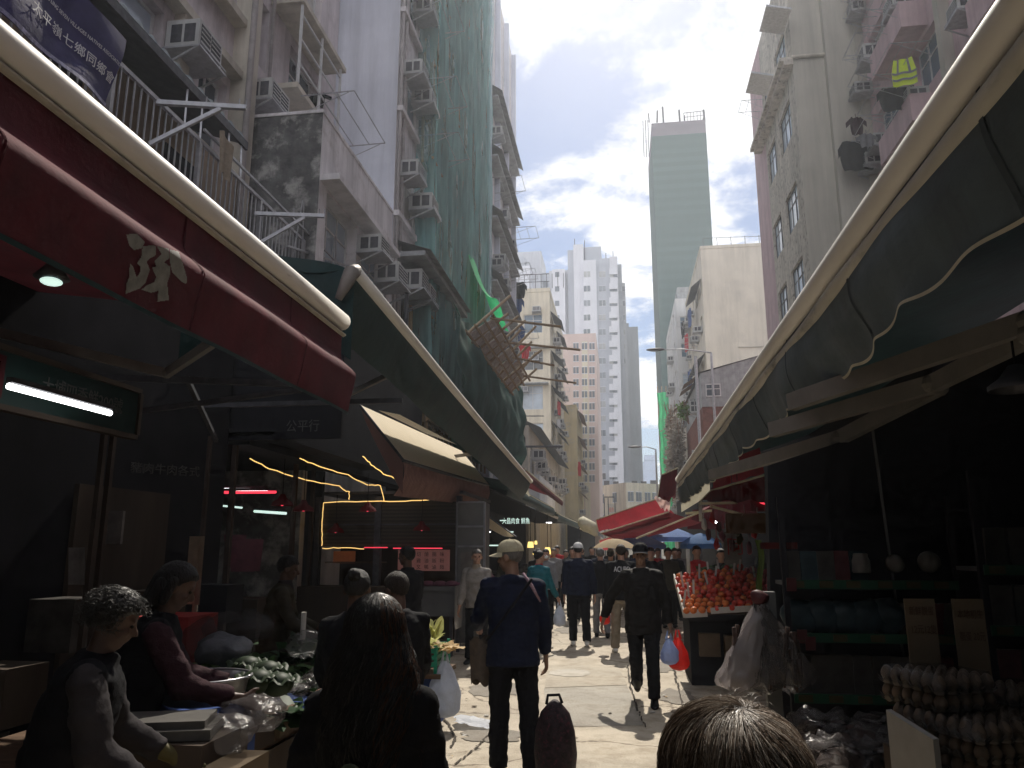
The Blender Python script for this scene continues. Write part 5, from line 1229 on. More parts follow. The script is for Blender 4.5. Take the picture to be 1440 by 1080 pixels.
# --- left shop: walls, sign, lamps
ls = thing('market_shop', 'dark shop interior behind the greens stall under the red awning', 'shop', (-4.7, 3, 0))
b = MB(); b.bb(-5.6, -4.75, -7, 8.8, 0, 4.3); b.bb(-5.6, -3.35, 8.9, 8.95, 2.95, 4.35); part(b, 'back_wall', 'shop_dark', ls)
text_part('公平行', 'lettering', 'print_faint', ls, (-4.05, 8.88, 3.05), (R(90), 0, 0), .16, .001, width=.42)
b = MB(); b.bb(-4.747, -4.7, 2.2, 3.6, 0, 2.3); b.bb(-4.747, -4.7, 6.2, 7.6, 0, 2.2); part(b, 'doorway', 'shop_brown', ls)
b = MB()
for px, p0, p1, y in ((137, 610, 860, 5.6), (289, 630, 880, 8.2), (150, 560, 620, 5.8)):
    q = at(px, 700, y=y); b.bb(q.x-.02, q.x+.02, y-.02, y+.02, 0, 2.9)
part(b, 'post', mat('post_brown', (.05, .036, .03), .6, .3, 6), ls)
b = MB(); b.bar((-4.7, 5.9, 3.1), (-2.3, 5.9, 2.95), .05); b.bar((-4.7, 5.9, 2.7), (-2.3, 5.9, 2.95), .04); b.bar((-4.7, 7.9, 3.2), (-2.3, 7.9, 3.2), .05); b.bar((-3.6, 5.9, 3.05), (-4.4, 7.9, 2.8), .04); part(b, 'awning_frame', 'metal_dark', ls)
sg = thing('shop_sign', 'dark green shop sign board with faint white characters and a red emblem', 'sign', (-3.82, 3.8, 2.5))
b = MB(); b.bb(-3.86, -3.82, 1.5, 5.6, 2.53, 2.86); part(b, 'board', 'sign_green', sg)
b = MB(); b.bb(-3.87, -3.80, 1.5, 5.62, 2.865, 2.9); b.bb(-3.87, -3.80, 1.5, 5.62, 2.49, 2.527); b.bb(-3.87, -3.80, 5.603, 5.64, 2.53, 2.862); part(b, 'frame', 'shop_brown', sg)
text_part('大埔四季鮮200號', 'lettering', 'print_faint', sg, (-3.812, 4.55, 2.67), (R(90), 0, R(90)), .13, .001, width=.85)
b = MB()
for q in ((.16, .16, .025),): 
    for s_ in (-1, 1): b.bb(-3.817, -3.805, 4.05+s_*.15-.02, 4.05+s_*.15+.02, 2.56, 2.83)
    b.bb(-3.817, -3.805, 3.92, 4.18, 2.56, 2.6); b.bb(-3.817, -3.805, 3.92, 4.18, 2.79, 2.83); b.bb(-3.816, -3.805, 4.0, 4.1, 2.65, 2.74)
part(b, 'emblem', mat('emblem_red', (.07, .01, .014), .6, .1, 9), sg)
text_part('豬肉牛肉各式', 'lettering', 'print_faint', ls, (-4.1, 6.0, 2.28), (R(90), 0, R(55)), .1, .001, width=.6)
def tube_lamp(label, a, c, r, m, group=None):
    t = thing('fluorescent_lamp', label, 'lamp', lerp(V(a), V(c), .5), 0, group); a = V(a); c = V(c)
    b = MB(); b.tube([a, c], r, 8); part(b, 'tube', m, t, True)
    b = MB(); b.bar(a+V((0, 0, r*2)), c+V((0, 0, r*2)), r*2.2, r*1.6); part(b, 'housing', 'metal_dark', t); return t
tube_lamp('bright white double fluorescent tube in front of the green sign', at(12, 543, x=-3.55), at(155, 581, x=-3.55), .02, 'lamp_white')
q = at(72, 396, z=3.05)
t = thing('ceiling_lamp', 'small round ceiling lamp glowing under the red awning', 'lamp', q); b = MB(); b.ball(q, (.055, .055, .02), 14, 8); part(b, 'bulb', 'lamp_cool', t, True)
b = MB(); b.loft([(q+V((0, 0, .02)), V((1, 0, 0)), V((0, 1, 0)), .09, .09), (q+V((0, 0, .1)), V((1, 0, 0)), V((0, 1, 0)), .03, .03)], 16); part(b, 'shade', 'metal_dark', t, True)
tube_lamp('white fluorescent tube above the red tube in the meat shop', at(302, 688, y=10.5), at(376, 689, y=10.5), .018, 'lamp_white')
tube_lamp('long red fluorescent tube in the meat shop on the left', at(302, 692.5, y=10.4), at(388, 692, y=10.4), .02, 'lamp_red')
tube_lamp('small pale green tube lamp left of the others in the meat shop', at(310, 711, y=11.5), at(340, 714, y=11), .014, 'lamp_cool')
tube_lamp('pale green tube lamp right of and below the red tube', at(358, 719, y=11.5), at(402, 722, y=11), .02, 'lamp_cool')
def pend(label, px, py, y, m='awn_reddark'):
    q = at(px, py, y=y); t = thing('pendant_lamp', label, 'lamp', q-V((0, 0, .05)), 0, 'red shaded market lamps')
    b = MB(); b.loft([(q+V((0, 0, z)), V((1, 0, 0)), V((0, 1, 0)), r, r) for z, r in ((-.05, .15), (0, .13), (.05, .06), (.11, .03))], 16, False); part(b, 'shade', m, t, True)
    b = MB(); b.ball(q-V((0, 0, .03)), .025, 8, 6); part(b, 'bulb', 'lamp_red', t, True)
    b = MB(); b.tube([q+V((0, 0, .11)), q+V((0, 0, .6))], .006, 5); part(b, 'cord', 'black_cloth', t)
for i, (px, py, y) in enumerate(((397, 706, 10.2), (427, 714, 10.6), (517, 715, 12.7), (472, 745, 13.0), (593, 742, 13.0))): pend(('red shaded lamp just right of the long red tube', 'red shaded lamp by the door post of the meat shop', 'red shaded lamp in front of the left shutter panel top', 'red shaded lamp low before the left shutter panel', 'red shaded lamp before the right shutter panel')[i], px, py, y)
for i in range(12):
    y_ = 5.0+.3*i; w_ = rnd(.28, .4); z_ = (0, .42, 0, .8)[i % 4]+(.0 if i % 4 in (0, 2) else .0)
    b = MB(); b.box((-4.45, y_, (0.2, .62, .2, 1.05)[i % 4]), (.4, w_, .4), rnd(-.08, .08)); tag(b.build('carton', MATS[('goods_a', 'shop_brown', 'shop_dark')[i % 3]]), 'dim carton stacked along the back wall of the dark left shop', 'carton', 'cartons along the left back wall')
# meat shop recess and its posters
ms_ = thing('meat_shop', 'dim meat shop recess with pink posters beside the shuttered stall', 'shop', (-5.2, 10.5, 0))
b = MB(); b.bb(-7.2, -7.1, 8.9, 13.0, 0, 3); b.bb(-7.1, -5.3, 13.3, 13.4, 0, 3); b.bb(-7.1, -4.2, 8.9, 13.3, 3.0, 3.05); part(b, 'wall', 'shop_dark', ms_)
b = MB()
for x, y in ((-4.75, 9.0), (-4.9, 11.2), (-5.4, 13.1)): b.bb(x-.03, x+.03, y-.03, y+.03, 0, 3)
part(b, 'post', 'post_brown', ms_)
b = MB(); b.bb(-6.8, -5.0, 10.4, 11.0, 0, .95); part(b, 'counter', 'shop_brown', ms_)
b = MB()
for px0, px1, p0, p1, y in ((315, 345, 752, 780, 11.6), (330, 368, 758, 803, 11.5), (322, 360, 778, 804, 11.45)):
    a = at(px0, p0, y=y); c = at(px1, p1, y=y); b.add([(a.x, y, a.z), (c.x, y, a.z), (c.x-.03, y, c.z), (a.x+.05, y, c.z)], [(0, 1, 2, 3)])
part(b, 'poster', 'pink_tray', ms_)
q = at(100, 770, y=5.2); t = MB(); t.grid(lambda u, v: q+V((-.02+.14*u+.03*v, .02*math.sin(u*4), -.26*v)), 4, 6); tag(t.build('paper_sheet', MATS['poster'], None), 'pale paper sheet hanging in the dark shop on the far left', 'paper')
q = at(160, 735, y=6.2); t = MB(); t.bb(q.x-.08, q.x+.08, 6.2, 6.23, q.z-.18, q.z+.1); t.bb(q.x-.07, q.x+.07, 6.19, 6.199, q.z-.17, q.z-.16); tag(t.build('notice_board', MATS['poster']), 'small framed notice hanging in the dark shop beside the post', 'notice')
# shuttered stall with LED outline
sh = thing('market_stall', 'brown shuttered stall outlined with warm LED strips, with a lit menu counter', 'stall', (-4.1, 13.9, 0))
yS = 13.3
aL = at(452, 707, y=yS); aR = at(642, 705, y=yS); bL = at(452, 769, y=yS)
b = MB(); mid = lerp(aL.x, aR.x, .43)
b.bb(aL.x, mid-.06, yS, yS+.06, bL.z, aL.z); b.bb(mid+.06, aR.x, yS, yS+.06, bL.z, aL.z); part(b, 'shutter_panel', 'panel_shutter', sh)
b = MB(); b.bb(mid-.057, mid+.057, yS-.03, yS+.09, 0, aL.z+.1); b.bb(aR.x+.003, aR.x+.09, yS-.03, yS+.09, 0, aL.z+.1); b.bb(aL.x-.09, aL.x-.003, yS-.03, yS+.09, 0, aL.z+.1); b.bb(aL.x-.1, aR.x+.1, yS+.1, yS+3, aL.z+.15, aL.z+.2)
b.bb(aL.x, aR.x, yS-.01, yS+.01, lerp(aL.z, bL.z, .5)-.015, lerp(aL.z, bL.z, .5)+.015); part(b, 'frame', 'metal_dark', sh)
b = MB(); b.bb(aL.x-.05, aR.x, yS+1.2, yS+1.25, 0, 2.4); part(b, 'inner_wall', 'shop_brown', sh)
b = MB()
def strip(*p):
    q_ = [at(x, y_, y=yv) for x, y_, yv in p]; o_ = []
    for i in range(len(q_)-1):
        for k in range(5): o_.append(lerp(q_[i], q_[i+1], k/5)+V((rnd(-.008, .008), 0, rnd(-.012, .008))))
    b.tube(o_+[q_[-1]], .0075, 6)
strip((352, 645, 10.2), (378, 659, 10.8), (430, 675, 11.8), (478, 684, 12.8), (482, 688, 13), (491, 692, 13.2), (491, 703, 13.24))
strip((422, 645, 10.4), (450, 656, 11), (490, 668, 12), (516, 682, 12.8), (535, 682, 13.2), (540, 704, 13.25))
strip((510, 641, 11), (522, 653, 11.2), (540, 666, 11.6), (565, 677, 12))
strip((453, 768, 13.25), (453, 740, 13.25), (455, 707, 13.25), (500, 705, 13.25), (560, 705, 13.25), (610, 702, 13.25))
strip((453, 771, 13.26), (480, 770, 13.26), (512, 772, 13.26))
part(b, 'led_strip', 'lamp_warm', sh)
b = MB(); b.tube([at(512, 770, y=13.25), at(545, 770, y=13.25)], .008, 6); b.tube([at(553, 771, y=13.25), at(622, 771, y=13.25)], .009, 6); part(b, 'red_led_strip', 'lamp_red', sh)
a = at(560, 773, y=13.9); c = at(632, 803, y=13.9)
b = MB(); b.bb(a.x, c.x, 13.9, 13.92, c.z, a.z); part(b, 'menu_board', 'menu_back', sh)
for i in range(4):
    for j in range(3): text_part('切雞叉燒油鴨腸飯滷味粉麵'[i*3+j], 'menu_character', 'menu_print', sh, (lerp(a.x, c.x, .36+.15*i), 13.895, lerp(a.z, c.z, .3+.3*j)), (R(90), 0, 0), .085, .0005)
for i, (p0, p1) in enumerate(((469, 486), (487, 499))):
    a2 = at(p0, 775, y=13.8); c2 = at(p1, 792, y=13.8); b = MB(); b.bb(a2.x, c2.x, 13.8, 13.82, c2.z, a2.z); part(b, 'price_card', 'menu_orange', sh)
b = MB(); b.bb(aL.x, mid, 13.6, 13.9, 1.38, 1.4); part(b, 'shelf', 'wood', sh)
b = MB(); b.bb(aL.x-.2, -3.35, 12.9, 13.5, 0, 1.0); part(b, 'counter', 'shop_brown', sh)
a = at(642, 706, y=13.0); c = at(679, 880, y=13.0)
cb = thing('steel_cabinet', 'tall grey cabinet with paper notices at the right end of the shuttered stall', 'cabinet', ((a.x+c.x)/2, 13.3, 0))
b = MB(); b.bb(a.x+.03, c.x, 13.0, 13.6, .12, a.z); part(b, 'body', 'stall_grey', cb)
b = MB()
for py in (706, 740, 768): q = at(645, py, y=13); b.bb(a.x+.03, c.x+.01, 12.975, 12.997, q.z-.02, q.z+.012)
b.bb(a.x+.0, a.x+.027, 12.97, 13.02, 0, a.z); b.bb(c.x+.003, c.x+.035, 12.97, 13.02, 0, a.z); part(b, 'trim', 'steel', cb)
a2 = at(648, 776, y=12.99); c2 = at(672, 800, y=12.99); b = MB(); b.bb(a2.x, c2.x, 12.985, 12.997, c2.z, a2.z); part(b, 'notice', 'poster', cb)
a2 = at(660, 805, y=12.95); c2 = at(676, 880, y=12.95); b = MB(); b.bb(a2.x, c2.x, 12.93, 12.97, c2.z, a2.z); part(b, 'leaning_board', 'foam', cb)
mc = thing('meat_counter', 'metal meat counter on wheels with pink trays in front of the menu', 'counter', (-3.0, 12.6, 0))
a = at(578, 824, y=12.4); c = at(655, 822, y=12.4)
b = MB(); b.bb(a.x, c.x-.1, 12.2, 12.9, a.z-.06, a.z); b.bb(a.x+.04, c.x-.14, 12.25, 12.85, a.z-.45, a.z-.063); part(b, 'top', 'stall_grey', mc)
b = MB(); b.loft([(V((c.x-.08, 12.25, z)), V((0, 1, 0)), V((1, 0, 0)), w, .015) for z, w in ((a.z-.62, .22), (a.z-.5, .3), (a.z-.05, .32), (a.z+.02, .3))], 12); part(b, 'side_panel', 'steel', mc)
b = MB()
for x in (a.x+.05, c.x-.2):
    for y in (12.28, 12.8): b.bb(x-.025, x+.025, y-.025, y+.025, 0, a.z-.45)
part(b, 'leg', 'metal_dark', mc)
for i in range(3):
    q = V((lerp(a.x, c.x, .3+.22*i), 12.45, a.z+.003)); b = MB(); b.loft([(q, V((1, 0, 0)), V((0, 1, 0)), .12, .1), (q+V((0, 0, .05)), V((1, 0, 0)), V((0, 1, 0)), .14, .12)], 12); b.ball(q+V((0, 0, .05)), (.1, .08, .03), 10, 6)
    tag(b.build('meat_tray', MATS['pink_tray'], None, True), 'pink tray of meat on the metal counter', 'tray', 'pink trays on the counter')
# cream striped awning and the small one beyond
T_c = awning('sunlit cream striped awning with a dirty pink valance over the stall on the left', (-2.8, 9.75, 2.76), (-2.8, 16.4, 2.96), -.62, .74, 'awn_cream', tube='metal_dark', r=.022, drop=.44, mv='awn_valance', prof=lambda v: .07*math.sin(v*PI)-.12*v, hem=.0, sag=.0)
b = MB(); b.grid(lambda u, v: V((-2.8-.62*u, 9.76, 2.78+.72*u-.45*v*(1-u)**.7)), 10, 6); part(b, 'side_valance', 'awn_valance', T_c, True)
b = MB()
for y, z in ((9.74, 2.77), (16.42, 2.97)): b.bar((-2.8, y, z), (-3.42, y, z+.74), .03)
part(b, 'side_bar', 'metal_dark', T_c)
b = MB(); b.bb(-4.9, -4.55, 8.96, 17.3, 2.9, 5.05); tag(b.build('filler_board', MATS['shop_dark']), 'added blank dark signboard above the cream striped awning', 'filler_board')  # dark board added to black out the gap behind the awnings
b = MB(); b.poly([at(532, 577, x=-3.7), at(562, 583, x=-3.6), at(642, 625, x=-3.6), at(600, 610, x=-3.7)]); tag(b.build('roof_sheet', MATS['awn_cream']), 'narrow sunlit cream strip of plastic sheeting above the striped awning', 'sheet')
p = [at(678, 720, y=14.6), at(726, 755, y=14.2), at(708, 754, y=15.2), at(678, 738, y=15.4)]
b = MB(); b.grid(lambda u, v: lerp(lerp(p[0], p[1], u), lerp(p[3], p[2], u), v)+V((0, 0, -.02*math.sin(PI*v))), 10, 6); t = thing('awning', 'small sunlit cream awning beside the grey cabinet', 'awning', p[1]); part(b, 'fabric', 'awn_cream', t, True); b = MB(); b.bar(p[1], p[2], .03); b.bar(p[0], p[1], .02); part(b, 'frame', 'metal_dark', t)
# further left awnings
awning('dark awning with thin pale edge continuing up the left side past the striped one', (-2.55, 17.2, 3.1), (-2.5, 29, 3.1), -2.4, .75, 'awn_green', tube='edge_pale', r=.022, drop=.3, sag=.1)
awning('dark red awning further up the left side, set above the others', (-2.7, 22, 3.85), (-2.7, 36, 3.8), -2, .8, 'awn_reddark', tube='edge_pale', r=.03, drop=.25, sag=.1)
awning('far green awning near the end of the left row', (-2.45, 30, 2.95), (-2.4, 44, 3.0), -2, .7, 'awn_green', tube='edge_pale', r=.03, drop=.3)
awning('farthest pale awning at the end of the left row', (-2.4, 45, 3.0), (-2.3, 60, 3.0), -2, .7, 'awn_cream', tube='edge_pale', r=.03, drop=.3)
q = at(822, 742, y=24); b = MB(); b.loft([(q+V((.05*i, 0, .32-.1*i)), V((1, 0, 0)), V((0, 1, 0)), r, r) for i, r in enumerate((.03, .2, .3, .28, .2, .12, .04))], 14); b.noise(.1, 3.4); tag(b.build('rolled_tarpaulin', MATS['edge_pale'], None, True), 'pale bundled tarpaulin hanging from the far end of the left awnings', 'tarpaulin')
# left row interior behind y 16
lr = thing('stall_row', 'dim stalls and lit goods under the far left awnings', 'stall', (-4, 24, 0))
b = MB(); b.bb(-5.4, -4.9, 17.4, 44, 0, 4); b.bb(-4.89, -3.1, 17.5, 44, 2.98, 3.0); part(b, 'back_wall', 'shop_dark', lr)
b = MB(); 
for y in (18, 21, 24, 27, 31): b.bb(-4.8, -3.0, y, y+1.6, 0, .85)
part(b, 'counter', 'shop_brown', lr)
for i in range(16):
    y = rnd(18, 32); b = MB(); b.ball((rnd(-4.3, -3.1), y, .95), (rnd(.12, .2), .12, .1), 8, 6); tag(b.build('goods_bundle', MATS[random.choice(('goods_b', 'goods_a', 'pink_tray'))]), 'dim bundle of goods on the far left counters', 'goods', 'goods on the far left counters')
for i, (px, py, y) in enumerate(((746, 766, 20), (770, 774, 19.5), (752, 777, 20.5), (753, 763, 22), (775, 777, 23))):
    q = at(px, py, y=y); t = thing('market_lamp', ('squarish yellow lamp, upper left of the lit cluster', 'largest yellow lamp of the lit cluster', 'lower yellow lamp below the upper left one', 'small yellow lamp at the top of the cluster', 'small yellow lamp at the right of the cluster')[i], 'lamp', q, 0, 'yellow lamps of the far left stalls')
    b = MB(); r = .075 if i < 2 else .05; b.loft([(q+V((0, 0, z)), V((1, 0, 0)), V((0, 1, 0)), r*k, r*k) for z, k in ((-r, 1.1), (0, 1), (r, .8))], 10); part(b, 'shade', 'lamp_yellow', t)
    b = MB(); b.tube([q+V((0, 0, r)), q+V((0, 0, .9))], .008, 5); part(b, 'cord', 'black_cloth', t)
for i, (p0, p1, y, z, m) in enumerate(((706, 722, 17, 748, 'lamp_cool'), (680, 690, 15.8, 748, 'lamp_white'), (681, 716, 15.5, 767, 'lamp_cool'), (703, 712, 19, 732, 'lamp_cool'), (768, 776, 21, 735, 'lamp_white'))):
    tube_lamp(('cool tube lamp right of the small cream awning', 'short white tube lamp beside the grey cabinet', 'long cool tube lamp low behind the grey cabinet', 'cool tube lamp under the far awning edge', 'tiny white tube lamp deep under the far left awnings')[i], at(p0, z, y=y), at(p1, z, y=y), .012, m)
sgn = thing('shop_sign', 'glowing white lettered sign strip deep under the far left awnings', 'sign', at(720, 731, y=19)); text_part('大昌肉食 鮮魚', 'lettering', 'lamp_cool', sgn, at(706, 736, y=19), (R(90), 0, 0), .16, .001, width=.68)
# --- vegetable stall on the left
vs = thing('vegetable_table', 'long low wooden greens table running along the left side', 'table', (-2.5, 5.4, 0))
b = MB(); b.bb(-3.3, -1.9, 3.1, 8.0, .6, .66); part(b, 'tabletop', 'wood', vs)
for x in (-3.2, -2.0):
    for y in (3.2, 5.5, 7.9): b = MB(); b.bb(x-.03, x+.03, y-.03, y+.03, 0, .597); part(b, 'leg', 'wood', vs)
b = MB(); b.bb(-1.9, -1.88, 3.1, 8.0, .35, .6); part(b, 'front_board', 'shop_brown', vs)
def leafy(label, c, r, n, ln, m, stalk=None, group=None, up=.6):
    c = V(c); t = thing('leafy_greens', label, 'vegetables', c, 0, group); b = MB()
    for i in range(n):
        a = rnd(0, 2*PI); base = c+V((rnd(-r, r)*.7, rnd(-r, r)*.7, rnd(0, .05))); d = V((math.cos(a), math.sin(a), rnd(.1, 1.4)*up)).normalized(); w = d.cross(V((0, 0, 1))).normalized(); L_ = ln*rnd(.6, 1.15); curl = rnd(.2, .7)
        pts = []
        for k in range(5):
            q = k/4; p = base+d*L_*q-V((0, 0, 1))*curl*L_*q*q*.6; hw = L_*.26*math.sin(PI*(.12+.85*q))
            pts.append((p-w*hw+V((0, 0, hw*.4*math.sin(k*2.1))), p, p+w*hw+V((0, 0, hw*.4*math.cos(k*1.7)))))
        vs_ = [x for tr in pts for x in tr]; b.add(vs_, [(k*3+j, k*3+j+1, k*3+j+4, k*3+j+3) for k in range(4) for j in range(2)])
    part(b, 'leaves', m, t, True)
    if stalk:
        b = MB()
        for i in range(n//5): a = rnd(0, 6.28); b.tube([c+V((rnd(-r, r)*.5, rnd(-r, r)*.5, .0)), c+V((math.cos(a)*r, math.sin(a)*r, rnd(.02, .12)))], .008, 5)
        part(b, 'stalks', stalk, t)
    return t
k = 0
LG = ['dark leafy bunch %s on the greens table', ]
where = ['nearest the metal basin', 'behind the basin', 'beside the clear wrapped greens', 'in the middle of the table', 'left of the cabbage pair', 'right of the cabbage pair', 'in front of the brown jacketed man', 'deep at the back of the table', 'beyond the upright price stick', 'near the bun haired woman', 'at the far back corner', 'along the front edge']
for i, (x, y, z) in enumerate(((-2.0, 4.25, .8), (-2.45, 4.5, .86), (-2.9, 4.6, .9), (-2.15, 4.9, .82), (-2.6, 5.1, .9), (-2.2, 5.6, .82), (-2.9, 5.6, .9), (-2.5, 6.1, .86), (-2.0, 6.3, .76), (-2.7, 6.7, .84), (-3.1, 7.2, .86), (-2.1, 3.75, .68))):
    leafy('dark leafy bunch '+where[i]+' on the greens table', (x, y, z-.1), .24, 44, .26, random.choice(('greens_dark', 'greens_dark', 'greens_mid')))
for i, (px, py, y) in enumerate(((347, 938, 4.3), (375, 945, 4.2), (362, 958, 3.95), (390, 962, 4.0))):
    q = at(px, py, y=y); b = MB(); b.ball(q, (.085, .085, .06), 14, 9)
    for s_ in range(6):
        a = s_*1.05; b.grid(lambda u, v: q+V((math.cos(a+u-.5), math.sin(a+u-.5), 0))*(.055+.06*v)+V((0, 0, .05*math.sin(v*2.2)-.02+.015*math.sin(u*9))), 5, 4)
    tag(b.build('cabbage', MATS['cabbage'], None, True), ('cabbage heart at the back left of the four by the basin', 'cabbage heart at the back right of the four', 'cabbage heart in front near the wrapped packets', 'cabbage heart farthest right of the four')[i], 'cabbage', 'pale cabbages on the greens table')
c0 = at(285, 955, y=3.8); c0.z = .92
bs = thing('metal_basin', 'wide shiny metal basin of greens in front of the pink clad woman', 'basin', c0)
b = MB(); b.loft([(c0+V((0, 0, z)), V((1, 0, 0)), V((0, 1, 0)), r, r) for z, r in ((-.02, .16), (0, .2), (.1, .225), (.105, .235), (.1, .222), (.02, .19))], 40, False); part(b, 'bowl', 'steel', bs, True)
b = MB(); b.tube([c0+V((.232*math.cos(i*PI/20), .232*math.sin(i*PI/20), .103)) for i in range(41)], .008, 6); part(b, 'rim', 'steel', bs, True)
b = MB(); b.bb(c0.x-.18, c0.x+.18, c0.y-.18, c0.y+.18, .66, .895); tag(b.build('crate', MATS['crate_blue']), 'blue crate standing under the metal basin', 'crate')
q = at(235, 1005, y=3.25); q.z = .9
b = MB(); b.box(q, (.42, .3, .04), .3); b.box(q+V((0, 0, .035)), (.36, .24, .03), .3); tag(b.build('foam_tray', MATS['tray_dim']), 'shallow pale foam tray before the old woman with yellow gloves', 'tray')
b = MB(); b.bb(q.x-.25, q.x+.25, 3.1, 3.5, .45, .875); tag(b.build('crate', MATS['shop_brown']), 'brown crate under the pale foam tray at the lower left', 'crate')
for i, (px, py, y, w, h_, col, lb) in enumerate(((318, 915, 4.6, .3, .2, 'bag_dim', 'thin white plastic bag lying behind the basin'), (335, 880, 5.3, .5, .18, 'bag_film', 'long clear film sheet over the greens at the back'), (280, 900, 4.6, .25, .22, 'bag_film', 'clear film bag held by the pink clad woman'), (355, 1005, 3.5, .3, .14, 'bag_clear', 'clear wrapped packet with bright glints in front of the cabbages'), (310, 1030, 3.3, .34, .15, 'bag_clear', 'clear wrapped packet on the brown box at the lower left'), (430, 905, 5.0, .24, .15, 'bag_film', 'crumpled pale plastic bag by the upright white stick'))):
    q = at(px, py, y=y); b = MB(); b.ball(q, (w/2, w/2.6, h_/2), 22, 14).noise(.05, 8, i).noise(.02, 24, i+3); tag(b.build('plastic_wrap', MATS[col], None, True), lb, 'plastic bag')
q = at(318, 1035, y=3.2); b = MB(); b.bb(q.x-.22, q.x+.1, 3.1, 3.4, .5, q.z-.1); tag(b.build('carton', MATS['cardboard']), 'brown carton at the lower left with wrapped packets on it', 'carton')
q = at(427, 872, y=5.0); b = MB(); b.tube([q-V((0, 0, .12)), q+V((0, 0, .05))], .018, 8); tag(b.build('price_stick', MATS['paper_white']), 'upright white price stick catching light among the greens', 'price stick')
q = at(273, 840, y=5.6); b = MB(); b.tube([q-V((0, 0, .6)), q+V((.02, 0, .25))], .02, 8); b.grid(lambda u, v: q+V((-.06+.14*u, -.03+.03*math.sin(u*5), .45-.5*v)), 6, 8); tag(b.build('apron', MATS['beige_cloth'], None, True), 'pale cloth hanging on a post behind the greens', 'cloth')
q = at(238, 872, y=5.2); b = MB(); b.bb(q.x-.2, q.x+.2, 5.1, 5.5, .66, q.z+.03); tag(b.build('crate', MATS['crate_red']), 'red crate at the back of the greens table', 'crate')
for i in range(9):
    c_ = V((-1.98+rnd(-.05, .05), 3.3+.33*i, .66)); b = MB(); b.box(c_+V((0, 0, .06)), (.3, .27, .12), rnd(-.2, .2)); 
    o_ = tag(b.build('produce_box', MATS[('cardboard', 'crate_blue', 'shop_brown')[i % 3]]), ('first', 'second', 'third', 'fourth', 'fifth', 'sixth', 'seventh', 'eighth', 'last')[i]+' produce box from the old woman along the greens table front', 'box')
    b = MB(); b.ball(c_+V((0, 0, .13)), (.14, .13, .07), 26, 16).noise(.035, 11, i).noise(.015, 30, i); tag(b.build('plastic_wrap', MATS['bag_clear'], None, True), 'glossy film wrapped greens in the '+('first', 'second', 'third', 'fourth', 'fifth', 'sixth', 'seventh', 'eighth', 'last')[i]+' front produce box', 'wrapped greens')
# pale green vegetables at the table corner
q0 = V((-1.97, 7.65, .55))
cr = thing('crate', 'green open crate holding pale lettuces at the street end of the greens table', 'crate', q0)
b = MB()
for z in (.0, .06, .12): 
    b.bb(-2.2, -1.75, 7.4, 7.42, .56+z, .6+z); b.bb(-2.2, -1.75, 7.95, 7.97, .56+z, .6+z); b.bb(-1.77, -1.75, 7.42, 7.95, .56+z, .6+z); b.bb(-2.2, -2.18, 7.42, 7.95, .56+z, .6+z)
for x in (-2.19, -1.76):
    for y in (7.41, 7.96): b.bb(x-.015, x+.015, y-.015, y+.015, .5, .75)
part(b, 'slats', 'crate_green', cr)
b = MB(); b.bb(-2.25, -1.7, 7.35, 8.05, .46, .498); tag(b.build('wooden_shelf', MATS['wood']), 'small wooden shelf carrying the green lettuce crate', 'shelf')
b = MB(); b.bb(-2.2, -1.78, 7.45, 7.95, .0, .457); tag(b.build('carton', MATS['crate_blue']), 'dark blue and grey carton on the ground under the lettuce crate', 'carton')
leafy('pale yellow green lettuces glowing in the sun at the end of the greens table', (-1.97, 7.6, .68), .18, 40, .24, 'lettuce_pale', up=1.2)
leafy('pale cream dried leaves spilling over the end of the greens table', (-1.72, 7.6, .68), .12, 26, .2, mat('leaf_cream', (.6, .45, .25), .6, .2, 9, trans=.45), up=.5)
leafy('upright pale pointed leaves on top of the lettuce crate', (-1.93, 7.85, .75), .08, 10, .26, 'lettuce_pale', up=3)
shopping_bag('white plastic bag hanging from the corner of the lettuce crate', (-1.68, 7.45, .68), 'bag_white', .3, .5, seed=9)
b = MB(); b.grid(lambda u, v: V((-1.62+.34*u+.03*math.sin(v*7), 7.5+.35*v, .012+.05*noise.noise(V((u*4, v*4, 0)))**2+.05*(1-u))), 14, 10); tag(b.build('plastic_sheet', MATS['bag_white'], None, True), 'white plastic sheet spilling onto the sunlit ground beside the greens table', 'plastic sheet')
# --- right: shelf racks facing the camera
rs = thing('market_shop', 'black interior of the dry goods shop under the right awning', 'shop', (2.3, 3, 0))
b = MB(); wp = [at(1079, 1000, y=4.75), at(1700, 1000, y=4.75), at(1700, 400, y=4.75), at(1440, 470, y=4.75), at(1310, 552, y=4.75), at(1180, 622, y=4.75), at(1079, 655, y=4.75)]
for q_ in wp[:2]: q_.z = 0
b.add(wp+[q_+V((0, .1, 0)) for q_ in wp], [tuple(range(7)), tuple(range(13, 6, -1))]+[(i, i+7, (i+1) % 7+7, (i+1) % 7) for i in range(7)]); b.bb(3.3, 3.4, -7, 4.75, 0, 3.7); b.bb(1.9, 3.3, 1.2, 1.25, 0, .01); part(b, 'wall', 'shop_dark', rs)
b = MB(); b.bar((1.5, 4.6, .5), (1.43, 4.6, 2.5), .012); part(b, 'post', 'stall_grey', rs)
